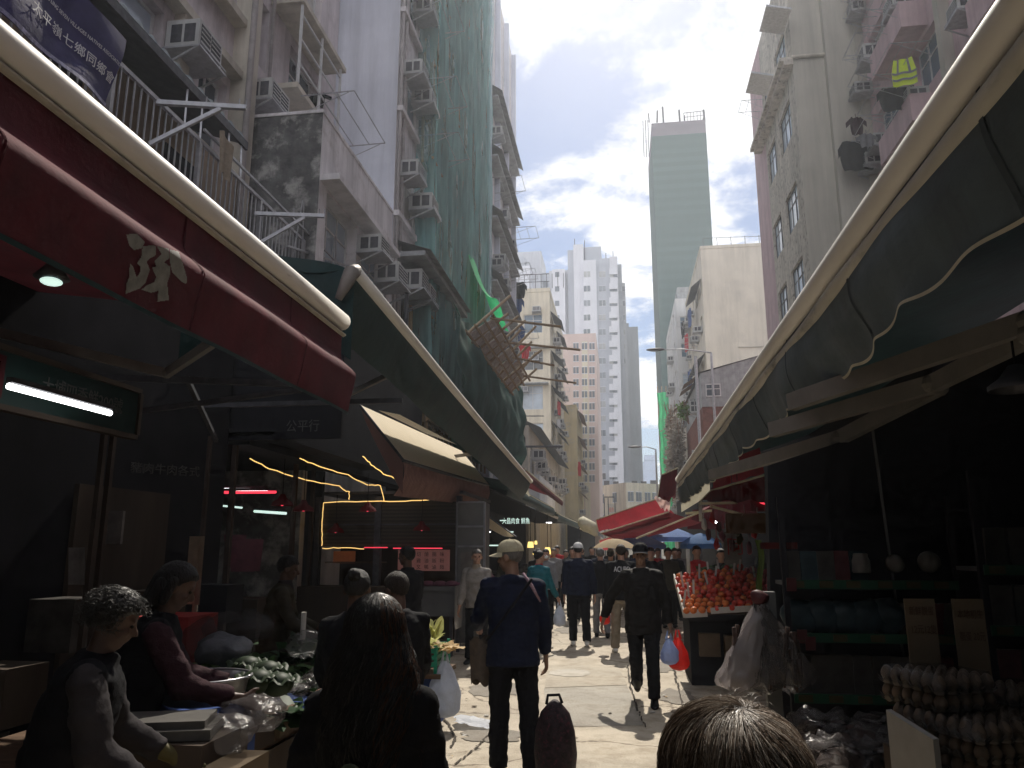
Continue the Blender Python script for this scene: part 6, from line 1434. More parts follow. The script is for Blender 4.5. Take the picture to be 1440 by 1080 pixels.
def shelf_unit(label, x0, x1, y, zs, seed):
    t = thing('shelf_unit', label, 'shelves', ((x0+x1)/2, y+.15, 0)); random.seed(seed)
    for z in zs:
        b = MB(); b.bb(x0, x1, y, y+.3, z-.02, z); part(b, 'shelf', 'metal_dark', t)
        b = MB(); b.bb(x0, x1, y-.012, y-.002, z-.035, z+.012); part(b, 'price_rail', 'shelf_green', t)
        b = MB(); x = x0+.02
        while x < x1-.1: b.bb(x, x+.07, y-.018, y-.014, z-.028, z+.006); x += rnd(.13, .2)
        part(b, 'price_tag', 'tag_yellow', t)
    b = MB()
    for x in (x0, x1): b.bb(x-.015, x+.015, y, y+.03, 0, zs[0]+.45)
    part(b, 'upright', 'shop_dark', t)
S1 = shelf_unit('left shelf unit with green price rails in the dry goods shop', .86, 1.72, 4.4, (1.47, 1.2, .9), 4)
S2 = shelf_unit('right shelf unit with green price rails behind the price boards', 1.66, 2.6, 3.95, (1.56, 1.29, 1.0), 5)
random.seed(21)
def goods(label, c, kind, m, group=None, s_=1.):
    c = V(c); b = MB()
    if kind == 'jar': b.loft([(c+V((0, 0, z*s_)), V((1, 0, 0)), V((0, 1, 0)), r*s_, r*s_) for z, r in ((0, .045), (.01, .05), (.07, .05), (.09, .04), (.105, .04), (.11, .035))], 16)
    elif kind == 'ball': b.ball(c+V((0, 0, .055*s_)), .055*s_, 14, 9)
    elif kind == 'sack': b.ball(c+V((0, 0, .07*s_)), (.09*s_, .07*s_, .075*s_), 16, 10).noise(.02, 14, c.x*9)
    elif kind == 'pack': b.box(c+V((0, 0, .08*s_)), (.09*s_, .05, .16*s_), rnd(-.3, .3)).noise(.008, 20)
    return tag(b.build({'jar': 'jar', 'ball': 'wrapped_ball', 'sack': 'dried_goods_bag', 'pack': 'packet'}[kind], MATS[m], None, kind in ('jar', 'ball', 'sack')), label, {'jar': 'jar', 'ball': 'ball', 'sack': 'bag', 'pack': 'packet'}[kind], group)
goods('pale cup shaped pot on the top shelf, left of the round pale pots', at(1212, 806, y=4.5), 'jar', 'jar_white', s_=.95); goods('middle pale rounded pot on the top shelf', at(1260, 806, y=4.5), 'ball', 'jar_white', s_=.9); goods('right pale round wrapped ball on the top shelf', at(1308, 806, y=4.5), 'ball', 'jar_white', s_=1.05)
for i in range(5): goods('teal film wrapped bag in the row on the middle shelf', (.95+.11*i, 4.52, 1.2), 'sack', 'goods_c', 'film wrapped bags on the middle shelf', 1.25)
for i in range(5): goods('dim packet standing right of the teal bags on the middle shelf', (1.48+.055*i, 4.5, 1.2), 'pack', random.choice(('goods_a', 'goods_b')), 'packets on the middle shelf')
for i in range(8): goods('clear topped packet on the lowest shelf', (.93+.1*i, 4.5, .9), 'pack', random.choice(('goods_a', 'goods_b', 'goods_a')), 'packets on the lowest shelf', 1.2)
for i in range(5): goods('dark packet on the top shelf beside the pots', (.93+.085*i, 4.55, 1.47), 'pack', random.choice(('goods_a', 'goods_b', 'goods_c')), 'packets on the top shelf')
for z, nm in ((1.56, 'top'), (1.29, 'middle'), (1.0, 'lowest')):
    for i in range(6): goods('dim packet on the '+nm+' shelf of the right unit', (1.76+.12*i, 4.06, z), 'pack', random.choice(('goods_a', 'goods_b', 'goods_c')), 'packets on the '+nm+' shelf of the right unit', 1.15)
for i, (px, py, y, s_) in enumerate(((1155, 1015, 3.9, .18), (1200, 1035, 3.7, .2), (1230, 1055, 3.5, .18), (1170, 1060, 3.4, .2), (1240, 1020, 3.9, .16))):
    q = at(px, py, y=y); b = MB(); b.ball(q-V((0, 0, .03)), (s_*.95, s_*.75, s_*.36), 34, 22).noise(.06, 8, i).noise(.035, 19, i).noise(.014, 45, i); tag(b.build('plastic_pack', MATS['bag_clear'], None, True), ('glinting clear pack nearest the post', 'glinting clear pack in the middle of the low heap', 'glinting clear pack touching the white box', 'glinting clear pack lowest in the heap', 'glinting clear pack highest in the heap')[i]+' of dried goods', 'pack')
    b = MB(); b.ball(q-V((0, 0, .05)), (s_*.8, s_*.6, s_*.26), 24, 16).noise(.05, 14, i).noise(.02, 40, i); tag(b.build('dried_goods', MATS['shrimp'], None, True), ('dried goods inside the clear pack nearest the post', 'dried goods inside the middle clear pack', 'dried goods inside the clear pack by the white box', 'dried goods inside the lowest clear pack', 'dried goods inside the highest clear pack')[i], 'dried goods')
b = MB(); b.bb(.85, 1.75, 3.3, 4.3, 0, .62); tag(b.build('goods_table', MATS['shop_brown']), 'low dark table under the heap of clear packs on the right', 'table')
# post with bundle of clear bags
mat('post_grey', (.1, .1, .1), .6, .3, 6)
pz = thing('metal_post', 'square grey metal post holding the bundle of clear bags', 'post', (.72, 4.2, 0))
b = MB(); b.bb(.69, .76, 4.17, 4.24, 0, 1.43); part(b, 'shaft', 'post_grey', pz); b = MB(); b.bar((.7, 4.15, .95), (.62, 4.1, 1.08), .02); part(b, 'hook', 'metal_grey', pz)
for i in range(7):
    tp = V((.67+rnd(-.02, .02), 4.15+rnd(-.03, .03), 1.37)); an = (i-3)*.16
    b = MB()
    def cf(u, v):
        t = 2*PI*u; w = lerp(.018, .1, min(1, v*1.25)**.8)*(1 if v < .85 else math.sqrt(max(.02, 1-((v-.85)/.15)**2))); p = V((math.cos(t)*w*(1+.12*math.sin(t*7+i)), math.sin(t)*w*.6, -v*(.40+.03*math.sin(i*3))))
        p = p+V((math.sin(an)*v*.36, -.04*math.cos(i*2)*v, 0)); return tp+p+noise.noise_vector(V((math.cos(t)*2+i, v*5, math.sin(t)*2)))*.022
    b.grid(cf, 40, 20); tag(b.build('clear_bag', MATS['bag_pale' if i < 3 else 'bag_clear'], None, True), ('clear bag hanging at the far left of the bundle on the post', 'second clear bag from the left in the bundle', 'third clear bag from the left in the bundle', 'middle clear bag of the bundle on the post', 'third clear bag from the right in the bundle', 'second clear bag from the right in the bundle', 'clear bag hanging at the far right of the bundle on the post')[i], 'bag', 'clear bags hung on the post')
    b = MB()
    for k in range(16): c_ = tp+V((math.sin(an)*.30+rnd(-.04, .04), rnd(-.03, .03), -rnd(.16, .36))); b.tube([c_+V((0, 0, .06)), c_+V((rnd(-.02, .02), 0, -.05))], [.012, .006], 5)
    tag(b.build('dried_fish', MATS['shrimp'], None, True), 'brown dried fish packed inside the clear hanging bags', 'dried fish', 'dried fish inside the hanging bags')
b = MB(); b.ball((.68, 4.15, 1.4), (.05, .05, .04), 12, 8).noise(.02, 20); tag(b.build('knotted_ties', MATS['goods_b'], None, True), 'dark knotted ties at the top of the clear bag bundle', 'ties')
q = at(1072, 800, y=4.6); b = MB(); b.grid(lambda u, v: q+V((-.03+.03*u+.012*math.sin(v*6), .02*math.sin(u*5), .16-.34*v)), 6, 10); tag(b.build('plastic_bag', mat('bag_lime', (.05, .07, .016), .6, .2, 9, trans=.1), None, True), 'lime green plastic bag hanging above the clear bag bundle', 'bag')
mat('ribbon_red', (.06, .01, .01), .9, .3, 9)
q = at(1090, 768, y=4.5); b = MB(); b.grid(lambda u, v: q+V((-.08+.2*u, .02*math.sin(u*9), .02-.035*v)), 10, 3); tag(b.build('ribbon', MATS['ribbon_red'], None, True), 'dark red strip of cloth above the lime green bag', 'cloth')
for i, (px, py) in enumerate(((1113, 822), (1128, 895), (1140, 905))):
    q = at(px, py, y=4.38); b = MB(); b.box(q, (.05, .004, .07), M=Matrix.Rotation(.2, 3, 'X')); tag(b.build('price_card', MATS['goods_b']), ('small pink card below the top shelf', 'left pink card of the pair under the middle shelf', 'right pink card of the pair under the middle shelf')[i], 'card')
# egg trays
def egg_mesh():
    b = MB(); b.ball((0, 0, 0), (.021, .021, .027), 14, 10)
    for i, p in enumerate(b.v):
        if p.z > 0: b.v[i] = V((p.x*(1-.15*p.z/.027), p.y*(1-.15*p.z/.027), p.z))
    return b.mesh('egg', MATS['egg_shell'], smooth=True)
EGG = egg_mesh()
def tray_mesh(nx, ny):
    b = MB(); p = .047
    b.grid(lambda u, v: V(((u-.5)*nx*p, (v-.5)*ny*p, .010+.009*math.cos(u*nx*2*PI)+.009*math.cos(v*ny*2*PI))), nx*6, ny*6); b.grid(lambda u, v: V(((u-.5)*nx*p, (v-.5)*ny*p, .004+.006*math.cos(u*nx*2*PI)+.006*math.cos(v*ny*2*PI))), nx*6, ny*6); return b
er = R(22)
def egg_stack(cx, cy, z0, nlay, names, nx=6, ny=5, vis=None):
    for l in range(nlay):
        z = z0+l*.056; t = thing('egg_tray', names[l], 'egg tray', (cx, cy, z), er, 'egg trays on the corner stand')
        b = tray_mesh(nx, ny); b.build('tray', MATS['tray_pulp'], t, True, local=True)
        M = Matrix.Rotation(er, 3, 'Z')
        for i in range(nx):
            for j in range(ny):
                if not (l == nlay-1 or j == 0 or i == 0): continue
                e = bpy.data.objects.new('egg', EGG); COL.objects.link(e); p = M @ V(((i-nx/2+.5)*.047, (j-ny/2+.5)*.047, 0)); e.location = V((cx, cy, z+.032))+p
                e.rotation_euler = (rnd(-.1, .1), rnd(-.1, .1), 0); tag(e, 'brown egg sitting in '+names[l].replace('egg tray', 'the egg tray'), 'egg', 'eggs in '+names[l])
        if l == nlay-1:
            b = MB(); b.grid(lambda u, v: V(((u-.5)*nx*.05, (v-.5)*ny*.05, .062-.05*(1 if (u in (0, 1) or v in (0, 1)) else 0)+.002*math.sin(u*30))), 12, 10); b.build('clear_lid', MATS['bag_film'], t, True, local=True)
q = at(1305, 975, y=2.85)
q = at(1290, 985, y=2.75)
egg_stack(q.x+.24, 2.86, .965, 3, ['lowest wide egg tray on the corner stand', 'second wide egg tray on the corner stand', 'third wide egg tray on the corner stand'], 9, 8)
egg_stack(q.x+.125, 2.93, 1.133, 2, ['lower egg tray of the small left stack', 'topmost egg tray of the small left stack'], 5, 6)
egg_stack(q.x+.40, 3.02, 1.133, 1, ['covered egg tray at the back right of the stack'], 4, 4)
a = at(1246, 998, y=2.85); c = at(1312, 1040, y=2.5)
b = MB(); k = V((.02, .012, 0)); L0 = [V((a.x, a.y, .3)), V((c.x, c.y, .3)), c, a]; b.add(L0+[p+k for p in L0], [(0, 1, 2, 3), (7, 6, 5, 4), (0, 4, 5, 1), (1, 5, 6, 2), (2, 6, 7, 3), (3, 7, 4, 0)]); tag(b.build('leaning_sheet', MATS['foam']), 'pale grey panel leaning at the left side of the egg stand', 'panel')
b = MB(); b.bb(q.x+.0, q.x+.55, 2.6, 3.15, .15, .96); tag(b.build('egg_stand', MATS['shop_brown']), 'dark stand carrying the egg trays at the lower right', 'stand')
for i, (p0, p1, t0, t1, y, tx) in enumerate(((1271, 1324, 842, 935, 3.05, ('新鮮靚蛋', '12元12隻')), (1338, 1396, 842, 955, 3.0, ('本地初生', '靚蛋 20元')))):
    a = at(p0, t0, y=y); c = at(p1, t1, y=y); t = thing('price_board', ('cardboard price board left of its twin behind the eggs', 'cardboard price board on the right behind the eggs, slightly larger')[i], 'price board', ((a.x+c.x)/2, y, c.z))
    b = MB(); b.bb(a.x, c.x, y, y+.006, c.z-.06, a.z); part(b, 'card', 'cardboard', t)
    b = MB(); b.bb((a.x+c.x)/2-.01, (a.x+c.x)/2+.01, y+.008, y+.02, .95, a.z-.02); part(b, 'stick', 'wood', t)
    for k in range(2): text_part(tx[k], 'lettering', 'ink_brown', t, (a.x+.012, y-.003, lerp(a.z, c.z, .24+.28*k)), (R(90), 0, 0), .034, .0005, width=(c.x-a.x)*.8)
# ceiling lamp far right
q = at(1432, 548, y=2.6); t = thing('ceiling_lamp', 'dull metal lamp shade hanging at the far right edge', 'lamp', q); b = MB(); b.loft([(q+V((0, 0, z)), V((1, 0, 0)), V((0, 1, 0)), r, r) for z, r in ((0, .085), (.015, .085), (.04, .05), (.08, .02))], 20, False); part(b, 'shade', 'metal_dark', t, True); b = MB(); b.tube([q+V((0, 0, .08)), q+V((0, 0, .16))], .004, 5); part(b, 'cord', 'black_cloth', t)
# --- fruit stall
fs = thing('fruit_stall', 'fruit stall with a sloping display and white boards on the right', 'stall', (1.3, 10.7, 0))
F = lambda u, v: V((lerp(.72, 1.95, u), lerp(9.9, 11.5, v)-.18*u, lerp(.86, 1.24, v)+.1*u))
b = MB(); b.grid(lambda u, v: F(u, v)-V((0, 0, .03)), 2, 2); part(b, 'display_board', 'wood', fs)
b = MB(); b.bar(F(0, 0), F(.22, 0), .02, .09); b.bar(F(.25, -.02)+V((0, 0, .03)), F(1, -.02)+V((0, 0, .03)), .02, .07); b.bar(F(0, 0), F(0, 1), .02, .09); part(b, 'edge_board', 'paper_white', fs)
b = MB(); b.bb(.8, 1.9, 10.2, 11.3, 0, .75); part(b, 'base', 'shop_dark', fs)
b = MB(); b.bb(.9, 1.15, 10.08, 10.19, .35, .62); b.bb(1.2, 1.5, 10.05, 10.19, .3, .6); part(b, 'carton', 'cardboard', fs)
FM = {}
def fruit_mesh(m):
    if m not in FM:
        b = MB(); b.ball((0, 0, 0), (.043, .043, .038), 14, 9); FM[m] = b.mesh('fruit', MATS[m], smooth=True)
    return FM[m]
stem = MB(); stem.tube([(0, 0, 0), (.004, 0, .012)], .004, 5)
for k in range(5): a = k*1.257; stem.add([(0, 0, .001), (.016*math.cos(a-.2), .016*math.sin(a-.2), .002), (.02*math.cos(a), .02*math.sin(a), .0), (.016*math.cos(a+.2), .016*math.sin(a+.2), .002)], [(0, 1, 2, 3)])
STEM = stem.mesh('stem', MATS['greens_mid'])
for v in range(10):
    for u in range(13):
        uu = (u+.5*(v % 2)+.3)/13.6; vv = v/9.5; x = F(uu, vv)
        if uu < .3 and v < 3: m, lb, gp = 'orange_fruit', 'orange in the low left tray of the fruit stall', 'oranges in the left tray'
        elif uu > .78: m, lb, gp = 'apple_pink', 'pink red apple at the right end of the fruit stall', 'apples at the right end'
        elif (u*7+v*5) % 11 < 3: m, lb, gp = 'orange_fruit', 'orange mixed into the tomatoes in the middle of the fruit stall', 'oranges among the tomatoes'
        else: m, lb, gp = 'tomato', 'bright red tomato heaped in the middle of the fruit stall', 'tomatoes heaped on the stall'
        for lay in range(2 if (uu > .3 and rnd(0, 1) < .55) else 1):
            o = bpy.data.objects.new('orange' if m == 'orange_fruit' else ('apple' if m == 'apple_pink' else 'tomato'), fruit_mesh(m)); COL.objects.link(o); o.location = x+V((rnd(-.012, .012), rnd(-.012, .012), .038+.062*lay)); o.scale = (rnd(.92, 1.12),)*3; o.rotation_euler = (rnd(-.5, .5), rnd(-.5, .5), rnd(0, 6)); tag(o, lb, 'fruit', gp)
            st_ = bpy.data.objects.new('stem', STEM); COL.objects.link(st_); st_.parent = o; st_.location = (0, 0, .036)
for i, (u, v) in enumerate(((.02, .1), (.08, .3), (.14, .35), (.05, .6), (.3, .55), (.42, .7), (.36, .85), (.48, .9), (.62, .75), (.7, .85), (.8, .6), (.88, .9), (.26, .8))):
    q = F(u, v)+V((0, 0, .04)); b = MB(); b.box(q+V((0, 0, .1)), (.026, .004, .2), M=Matrix.Rotation(rnd(-.2, .2), 3, 'Y')); tag(b.build('price_stick', MATS['paper_white']), 'slim white price stick planted among the fruit', 'price stick', 'price sticks in the fruit')
leafy('green bananas and leaves heaped behind the tomatoes', F(.45, 1.05), .25, 40, .2, 'greens_mid', up=.6)
q = F(.9, .7)+V((0, 0, .12)); b = MB(); b.ball(q, (.2, .22, .1), 20, 12).noise(.04, 9); tag(b.build('plastic_wrap', MATS['bag_film'], None, True), 'pinkish clear film over the apples at the right of the fruit stall', 'plastic film')
# hanging signs by the fruit stall
a = at(1017, 748, y=12); c = at(1046, 822, y=12)
t = thing('hanging_sign', 'white hanging sign with a dark red Chinese character above the fruit', 'sign', ((a.x+c.x)/2, 12, c.z)); b = MB(); b.bb(a.x, c.x, 12, 12.02, c.z, a.z); part(b, 'board', 'poster', t)
text_part('阿', 'lettering', 'ink_red', t, (a.x+.03, 11.994, a.z-.31), (R(90), 0, 0), .27, .001); text_part('姑', 'lettering', 'ink_red', t, (a.x+.03, 11.994, c.z+.03), (R(90), 0, 0), .27, .001)
a = at(1020, 722, y=11); c = at(1078, 750, y=11); b = MB(); b.bb(a.x, c.x+.3, 11, 11.04, c.z, a.z); tag(b.build('sign_board', MATS['sign_brown']), 'plain brown board above the character sign on the right', 'board')
a = at(1079, 715, y=8); c = at(1096, 762, y=8); b = MB(); b.grid(lambda u, v: V((lerp(a.x, c.x, u)+.02*v, 8+.02*math.sin(u*5), lerp(a.z, c.z, v))), 5, 6); tag(b.build('hanging_sheet', MATS['poster'], None, True), 'pale grey sheet hanging at the corner of the dry goods shop', 'sheet')
for i, (px, py, h_) in enumerate(((968, 792, .45), (985, 720, .3))):
    q = at(px, py, y=13); b = MB(); b.tube([q+V((0, 0, h_/2)), q-V((0, 0, h_/2))], .03, 8); tag(b.build('rolled_paper', MATS['paper_white'], None, True), ('upright pale paper roll standing between the shoppers and fruit', 'short pale roll hanging under the red awnings')[i], 'paper roll')
rb = thing('stall_row', 'dim stalls with goods under the far right red awnings', 'stall', (3, 22, 0))
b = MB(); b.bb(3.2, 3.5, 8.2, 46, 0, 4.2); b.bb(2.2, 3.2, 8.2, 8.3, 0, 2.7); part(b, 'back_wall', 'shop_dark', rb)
b = MB()
for y in (14, 17, 20, 24): b.bb(1.7, 3.1, y, y+2, 0, .85)
part(b, 'counter', 'shop_brown', rb)
for i in range(18):
    b = MB(); b.ball((rnd(1.75, 3.0), rnd(14, 25.5), .95), (rnd(.12, .2), .12, .1), 8, 6); tag(b.build('goods_bundle', MATS[random.choice(('goods_b', 'goods_a', 'pink_tray'))]), 'dim bundle of goods on the far right counters', 'goods', 'goods on the far right counters')
b = MB()
for i in range(7): b.bb(2+.0, 3.1, 12.5+i*2, 12.53+i*2, 2.2+.1*(i % 3), 2.7)
part(b, 'hanging_panel', 'awn_reddark', rb)
for i in range(14):
    q_ = at((990, 1002, 1012, 1024, 1036, 1048, 1060, 996, 1016, 1040, 1066, 1008, 1030, 1054)[i], (738, 728, 742, 735, 746, 738, 750, 752, 755, 758, 742, 765, 768, 770)[i], y=11.6+.25*(i % 4)); b = MB(); b.ball(q_, (.045, .03, .09), 12, 8).noise(.025, 14, i); b.tube([q_+V((0, 0, .07)), q_+V((0, 0, .3))], .004, 5); tag(b.build('hanging_packet', MATS[('paper_white', 'ink_red', 'goods_b', 'pink_tray', 'tag_yellow')[i % 5]], None, True), 'small packet hanging on a string under the red awnings by the fruit stall', 'packet', 'packets hanging above the fruit stall')
ld = thing('stall_row', 'dark far stalls at the foot of the cream and yellow buildings', 'stall', (-3.7, 78, 0))
b = MB(); b.bb(-4.2, -3.2, 61, 97, 0, 3.4); part(b, 'back_wall', 'shop_dark', ld)
b = MB(); b.add([(-4.2, 60.8, 4.0), (-2.2, 60.8, 3.1), (-2.2, 97, 3.1), (-4.2, 97, 4.0)], [(0, 1, 2, 3)]); b.bb(-2.23, -2.2, 60.8, 97, 2.75, 3.09); part(b, 'canopy', 'canopy_dark', ld)
# far right red awnings
def sheet_awning(label, pts, m, nu=16, nv=8, sag=.08, edge=True):
    P_ = [V(p) for p in pts]; t = thing('awning', label, 'awning', min(P_, key=lambda p: p.z)); b = MB()
    b.grid(lambda u, v: lerp(lerp(P_[0], P_[1], u), lerp(P_[3], P_[2], u), v)+V((0, 0, -sag*math.sin(PI*u)*math.sin(PI*v)+.02*math.sin(u*19))), nu, nv); part(b, 'fabric', m, t, True)
    if edge: b = MB(); b.tube([P_[0], P_[1]], .016, 8); b.tube([P_[0], P_[3]], .014, 8); part(b, 'bar', 'edge_pale', t)
    return t
A_ = lambda px, py, y: at(px, py, y=y)
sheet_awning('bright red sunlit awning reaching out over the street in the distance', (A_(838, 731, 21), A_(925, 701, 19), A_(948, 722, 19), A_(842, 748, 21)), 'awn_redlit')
sheet_awning('red awning flap hanging just below the bright red one', (A_(845, 750, 19.5), A_(940, 720, 18), A_(985, 735, 22), A_(880, 765, 24)), 'awn_reddark')
sheet_awning('lower red awning with a pale front bar slanting over the walking man', (A_(895, 757, 15), A_(990, 718, 14), A_(1010, 705, 17), A_(930, 745, 18)), 'awn_reddark')
sheet_awning('crumpled dark red awning at the end of the long right awning', (A_(930, 668, 17), A_(953, 658, 16), A_(950, 700, 15.5), A_(925, 700, 17)), 'awn_reddark', sag=.3)
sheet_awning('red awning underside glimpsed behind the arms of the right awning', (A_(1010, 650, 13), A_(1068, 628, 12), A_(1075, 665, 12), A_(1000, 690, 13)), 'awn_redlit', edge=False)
sheet_awning('second red underside below the arm of the right awning', (A_(1000, 690, 12), A_(1075, 668, 11), A_(1080, 705, 11), A_(985, 705, 12)), 'awn_reddark')
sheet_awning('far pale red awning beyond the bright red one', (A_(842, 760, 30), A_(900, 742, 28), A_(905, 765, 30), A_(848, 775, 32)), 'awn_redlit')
q = [A_(920, 700, 18.8), A_(943, 697, 18.6), A_(942, 718, 18.6), A_(930, 716, 18.7)]
b = MB(); b.grid(lambda u, v: lerp(lerp(q[0], q[1], u), lerp(q[3], q[2], u), v)+V((0, .05*math.sin(v*9+u*7), .04*math.sin(u*12))), 14, 10); tag(b.build('tarpaulin_end', mat('tarp_pink', (.7, .5, .45), .7, .2, 6, trans=.35), None, True), 'pale pink curled tarpaulin end at the tip of the bright red awning', 'tarpaulin')
for i, (a_, c_) in enumerate((((985, 708, 12), (1036, 707, 11.5)), ((1000, 712, 12), (1045, 724, 11)), ((965, 722, 14), (1000, 718, 13)))):
    b = MB(); b.bar(A_(*a_), A_(*c_), .035); tag(b.build('awning_strut', MATS['edge_pale']), ('upper pale metal strut above the fruit stall', 'lower slanting pale metal strut above the fruit stall', 'farther pale metal strut left of the other two above the fruit')[i], 'strut')
for i, (px, py, m) in enumerate(((1003, 697, 'lamp_red'), (1030, 697, 'lamp_white'), (1070, 706, 'lamp_red'), (1038, 699, 'lamp_white'), (1085, 708, 'lamp_red'), (1004, 733, 'lamp_white'))):
    qq = A_(px, py, 12.5); t = thing('market_lamp', ('leftmost pink lamp above the fruit stall', 'left white lamp of the pair above the fruit stall', 'large pink lamp right of the white pair', 'right white lamp of the pair above the fruit stall', 'rightmost small pink lamp by the shop corner', 'lone white lamp under the struts above the fruit')[i], 'lamp', qq); b = MB(); b.ball(qq, (.07, .05, .02), 10, 6, Matrix.Rotation(.5, 3, 'Y')); part(b, 'bulb', m, t, True); b = MB(); b.tube([qq, qq+V((0, 0, .4))], .006, 5); part(b, 'cord', 'black_cloth', t)
# blue canopies, umbrella
def canopy(label, c, w, h_, m, name='market_umbrella', n=8, rise=.3):
    c = V(c); t = thing(name, label, 'umbrella', (c.x, c.y, 0)); b = MB()
    def f(u, v):
        a_ = 2*PI*u; k = math.cos(PI/n)/math.cos(((a_) % (2*PI/n))-PI/n); r = w/2*v*lerp(1, k, .8); return c+V((r*math.cos(a_), r*math.sin(a_), h_-rise*v**1.5+(0 if v < .99 else 0)))
    b.grid(f, n*6, 8); b.grid(lambda u, v: f(u, 1)-V((0, 0, .12*v)), n*6, 1); part(b, 'canopy', m, t, True)
    b = MB(); b.tube([(c.x, c.y, .02), (c.x, c.y, c.z+h_)], .022, 8)
    for k in range(n): b.tube([f((k+.0)/n, .02)-V((0, 0, .02)), f((k+.0)/n, 1)-V((0, 0, .015))], .01, 5)
    part(b, 'frame', 'metal_grey', t); return t
q = A_(928, 752, 24); canopy('pale blue square market canopy beyond the walking man', (q.x, 24, q.z-.12), 2.3, .42, 'blue_tarp', 'market_canopy', 4, .38)
q = A_(898, 762, 22); canopy('blue market umbrella partly hidden behind the walking man cap', (q.x, 22, q.z-.1), 1.5, .3, 'blue_tarp', n=8, rise=.28)
q = A_(985, 760, 20); canopy('darker blue umbrella right of the pale blue canopy', (q.x, 20, q.z-.12), 1.0, .3, 'blue_tarp2', n=8, rise=.26)
q = A_(865, 780, 16.3); u_ = thing('umbrella', 'open beige umbrella held up in the middle of the crowd', 'umbrella', (q.x, 16.3, q.z-.7)); b = MB()
def uf(u, v):
    a_ = 2*PI*u; return q+V((.46*v*math.cos(a_), .46*v*math.sin(a_), .32-.2*v**2+.02*abs(math.sin(a_*4))*v))
b.grid(uf, 48, 8); part(b, 'canopy', 'umb_beige', u_, True); b = MB(); b.tube([q+V((0, 0, .25)), q+V((0, 0, -.7))], .01, 6)
for k in range(8): b.tube([uf(k/8, .02), uf(k/8, 1)-V((0, 0, .01))], .005, 4)
part(b, 'shaft', 'metal_grey', u_)
person('shopper in black holding the beige umbrella up the street', q.x+.12, 16.35, 5, 1.6, 'black_cloth', 'black_cloth', hair='bob', seed=51, vox=.018, detail=False, armR=(30, 6, 105))
# vertical red-white shop sign far down the street
a = at(856, 709, y=70); c = at(864, 722, y=70)
t = thing('street_sign', 'small white sign with red characters standing far down the street', 'sign', ((a.x+c.x)/2, 70, 0)); b = MB(); b.bb(a.x, c.x, 70, 70.05, c.z, a.z); part(b, 'board', 'paper_white', t); b = MB()
for px in (849.5, 855, 864.5): q = at(px, 700, y=70); b.bar((q.x, 70.1, .3), (q.x, 70.1, q.z), .09)
b.bar(at(849.5, 699, y=70.1), at(864.5, 699, y=70.1), .09); part(b, 'frame', 'metal_dark', t)
text_part('街市', 'lettering', mat('sign_red', (.6, .05, .04), .7, .1, 5), t, (a.x+.02, 69.99, lerp(c.z, a.z, .2)), (R(90), 0, 0), .45, .001, width=(c.x-a.x)*.85)
# lettering on the sweatshirt
tx = text_part('ACUPO', 'lettering', 'print_white', p_hood['root'], None, None, .12, .002, width=.26, deform=lambda c: V((c.x-.15, -.165-.03*(1-abs(c.x-.13)*4), 1.27+c.y))+V((0, -c.z, 0)))
# ================================================================== GROUND
mg_ = mat('ground_mat', (.12, .115, .11), .9, .2, .4)
b = MB(); b.quad((-1500, -300, -.02), (1500, -300, -.02), (1500, 2500, -.02), (-1500, 2500, -.02)); tag(b.build('ground', mg_, None, loc=V((0, 0, -.02))), kind='structure')
def street_mat(name, base, crack=True, grain=90):
    m = bpy.data.materials.new(name); m.use_nodes = True; nt = m.node_tree; N = nt.nodes; L = nt.links; bs = N['Principled BSDF']; bs.inputs['Roughness'].default_value = .8
    tc = N.new('ShaderNodeTexCoord')
    def noi(s_, d=8, r=.6):
        n = N.new('ShaderNodeTexNoise'); n.inputs['Scale'].default_value = s_; n.inputs['Detail'].default_value = d; n.inputs['Roughness'].default_value = r; L.new(tc.outputs['Object'], n.inputs['Vector']); return n.outputs['Fac']
    def ramp(src, a, c, ca, cb):
        r = N.new('ShaderNodeValToRGB'); r.color_ramp.elements[0].position = a; r.color_ramp.elements[1].position = c; r.color_ramp.elements[0].color = (*ca, 1); r.color_ramp.elements[1].color = (*cb, 1); L.new(src, r.inputs[0]); return r.outputs[0]
    def mul(A, B):
        x = N.new('ShaderNodeMix'); x.data_type = 'RGBA'; x.blend_type = 'MULTIPLY'; x.inputs[0].default_value = 1; L.new(A, x.inputs[6]); L.new(B, x.inputs[7]); return x.outputs[2]
    c = ramp(noi(.9), .35, .7, tuple(k*.72 for k in base), tuple(min(1, k*1.15) for k in base))
    c = mul(c, ramp(noi(grain, 3, .8), .3, .62, (.55, .55, .55), (1, 1, 1)))
    c = mul(c, ramp(noi(3.1, 10, .7), .46, .7, (1, 1, 1), (.62, .58, .52)))
    c = mul(c, ramp(noi(.45, 4), .5, .62, (1, 1, 1), (.78, .77, .76)))
    if crack:
        mp = N.new('ShaderNodeVectorMath'); mp.operation = 'MULTIPLY_ADD'
        nn = N.new('ShaderNodeTexNoise'); nn.inputs['Scale'].default_value = 2.5; nn.inputs['Detail'].default_value = 6; L.new(tc.outputs['Object'], nn.inputs['Vector'])
        L.new(nn.outputs['Color'], mp.inputs[0]); mp.inputs[1].default_value = (.5, .5, .5); L.new(tc.outputs['Object'], mp.inputs[2])
        vo = N.new('ShaderNodeTexVoronoi'); vo.feature = 'DISTANCE_TO_EDGE'; vo.inputs['Scale'].default_value = .55; L.new(mp.outputs[0], vo.inputs['Vector'])
        c = mul(c, ramp(vo.outputs['Distance'], .004, .012, (.4, .37, .34), (1, 1, 1)))
    L.new(c, bs.inputs['Base Color'])
    bp = N.new('ShaderNodeBump'); bp.inputs['Strength'].default_value = .5; bp.inputs['Distance'].default_value = .01; L.new(noi(grain, 4, .8), bp.inputs['Height']); L.new(bp.outputs[0], bs.inputs['Normal'])
    return m
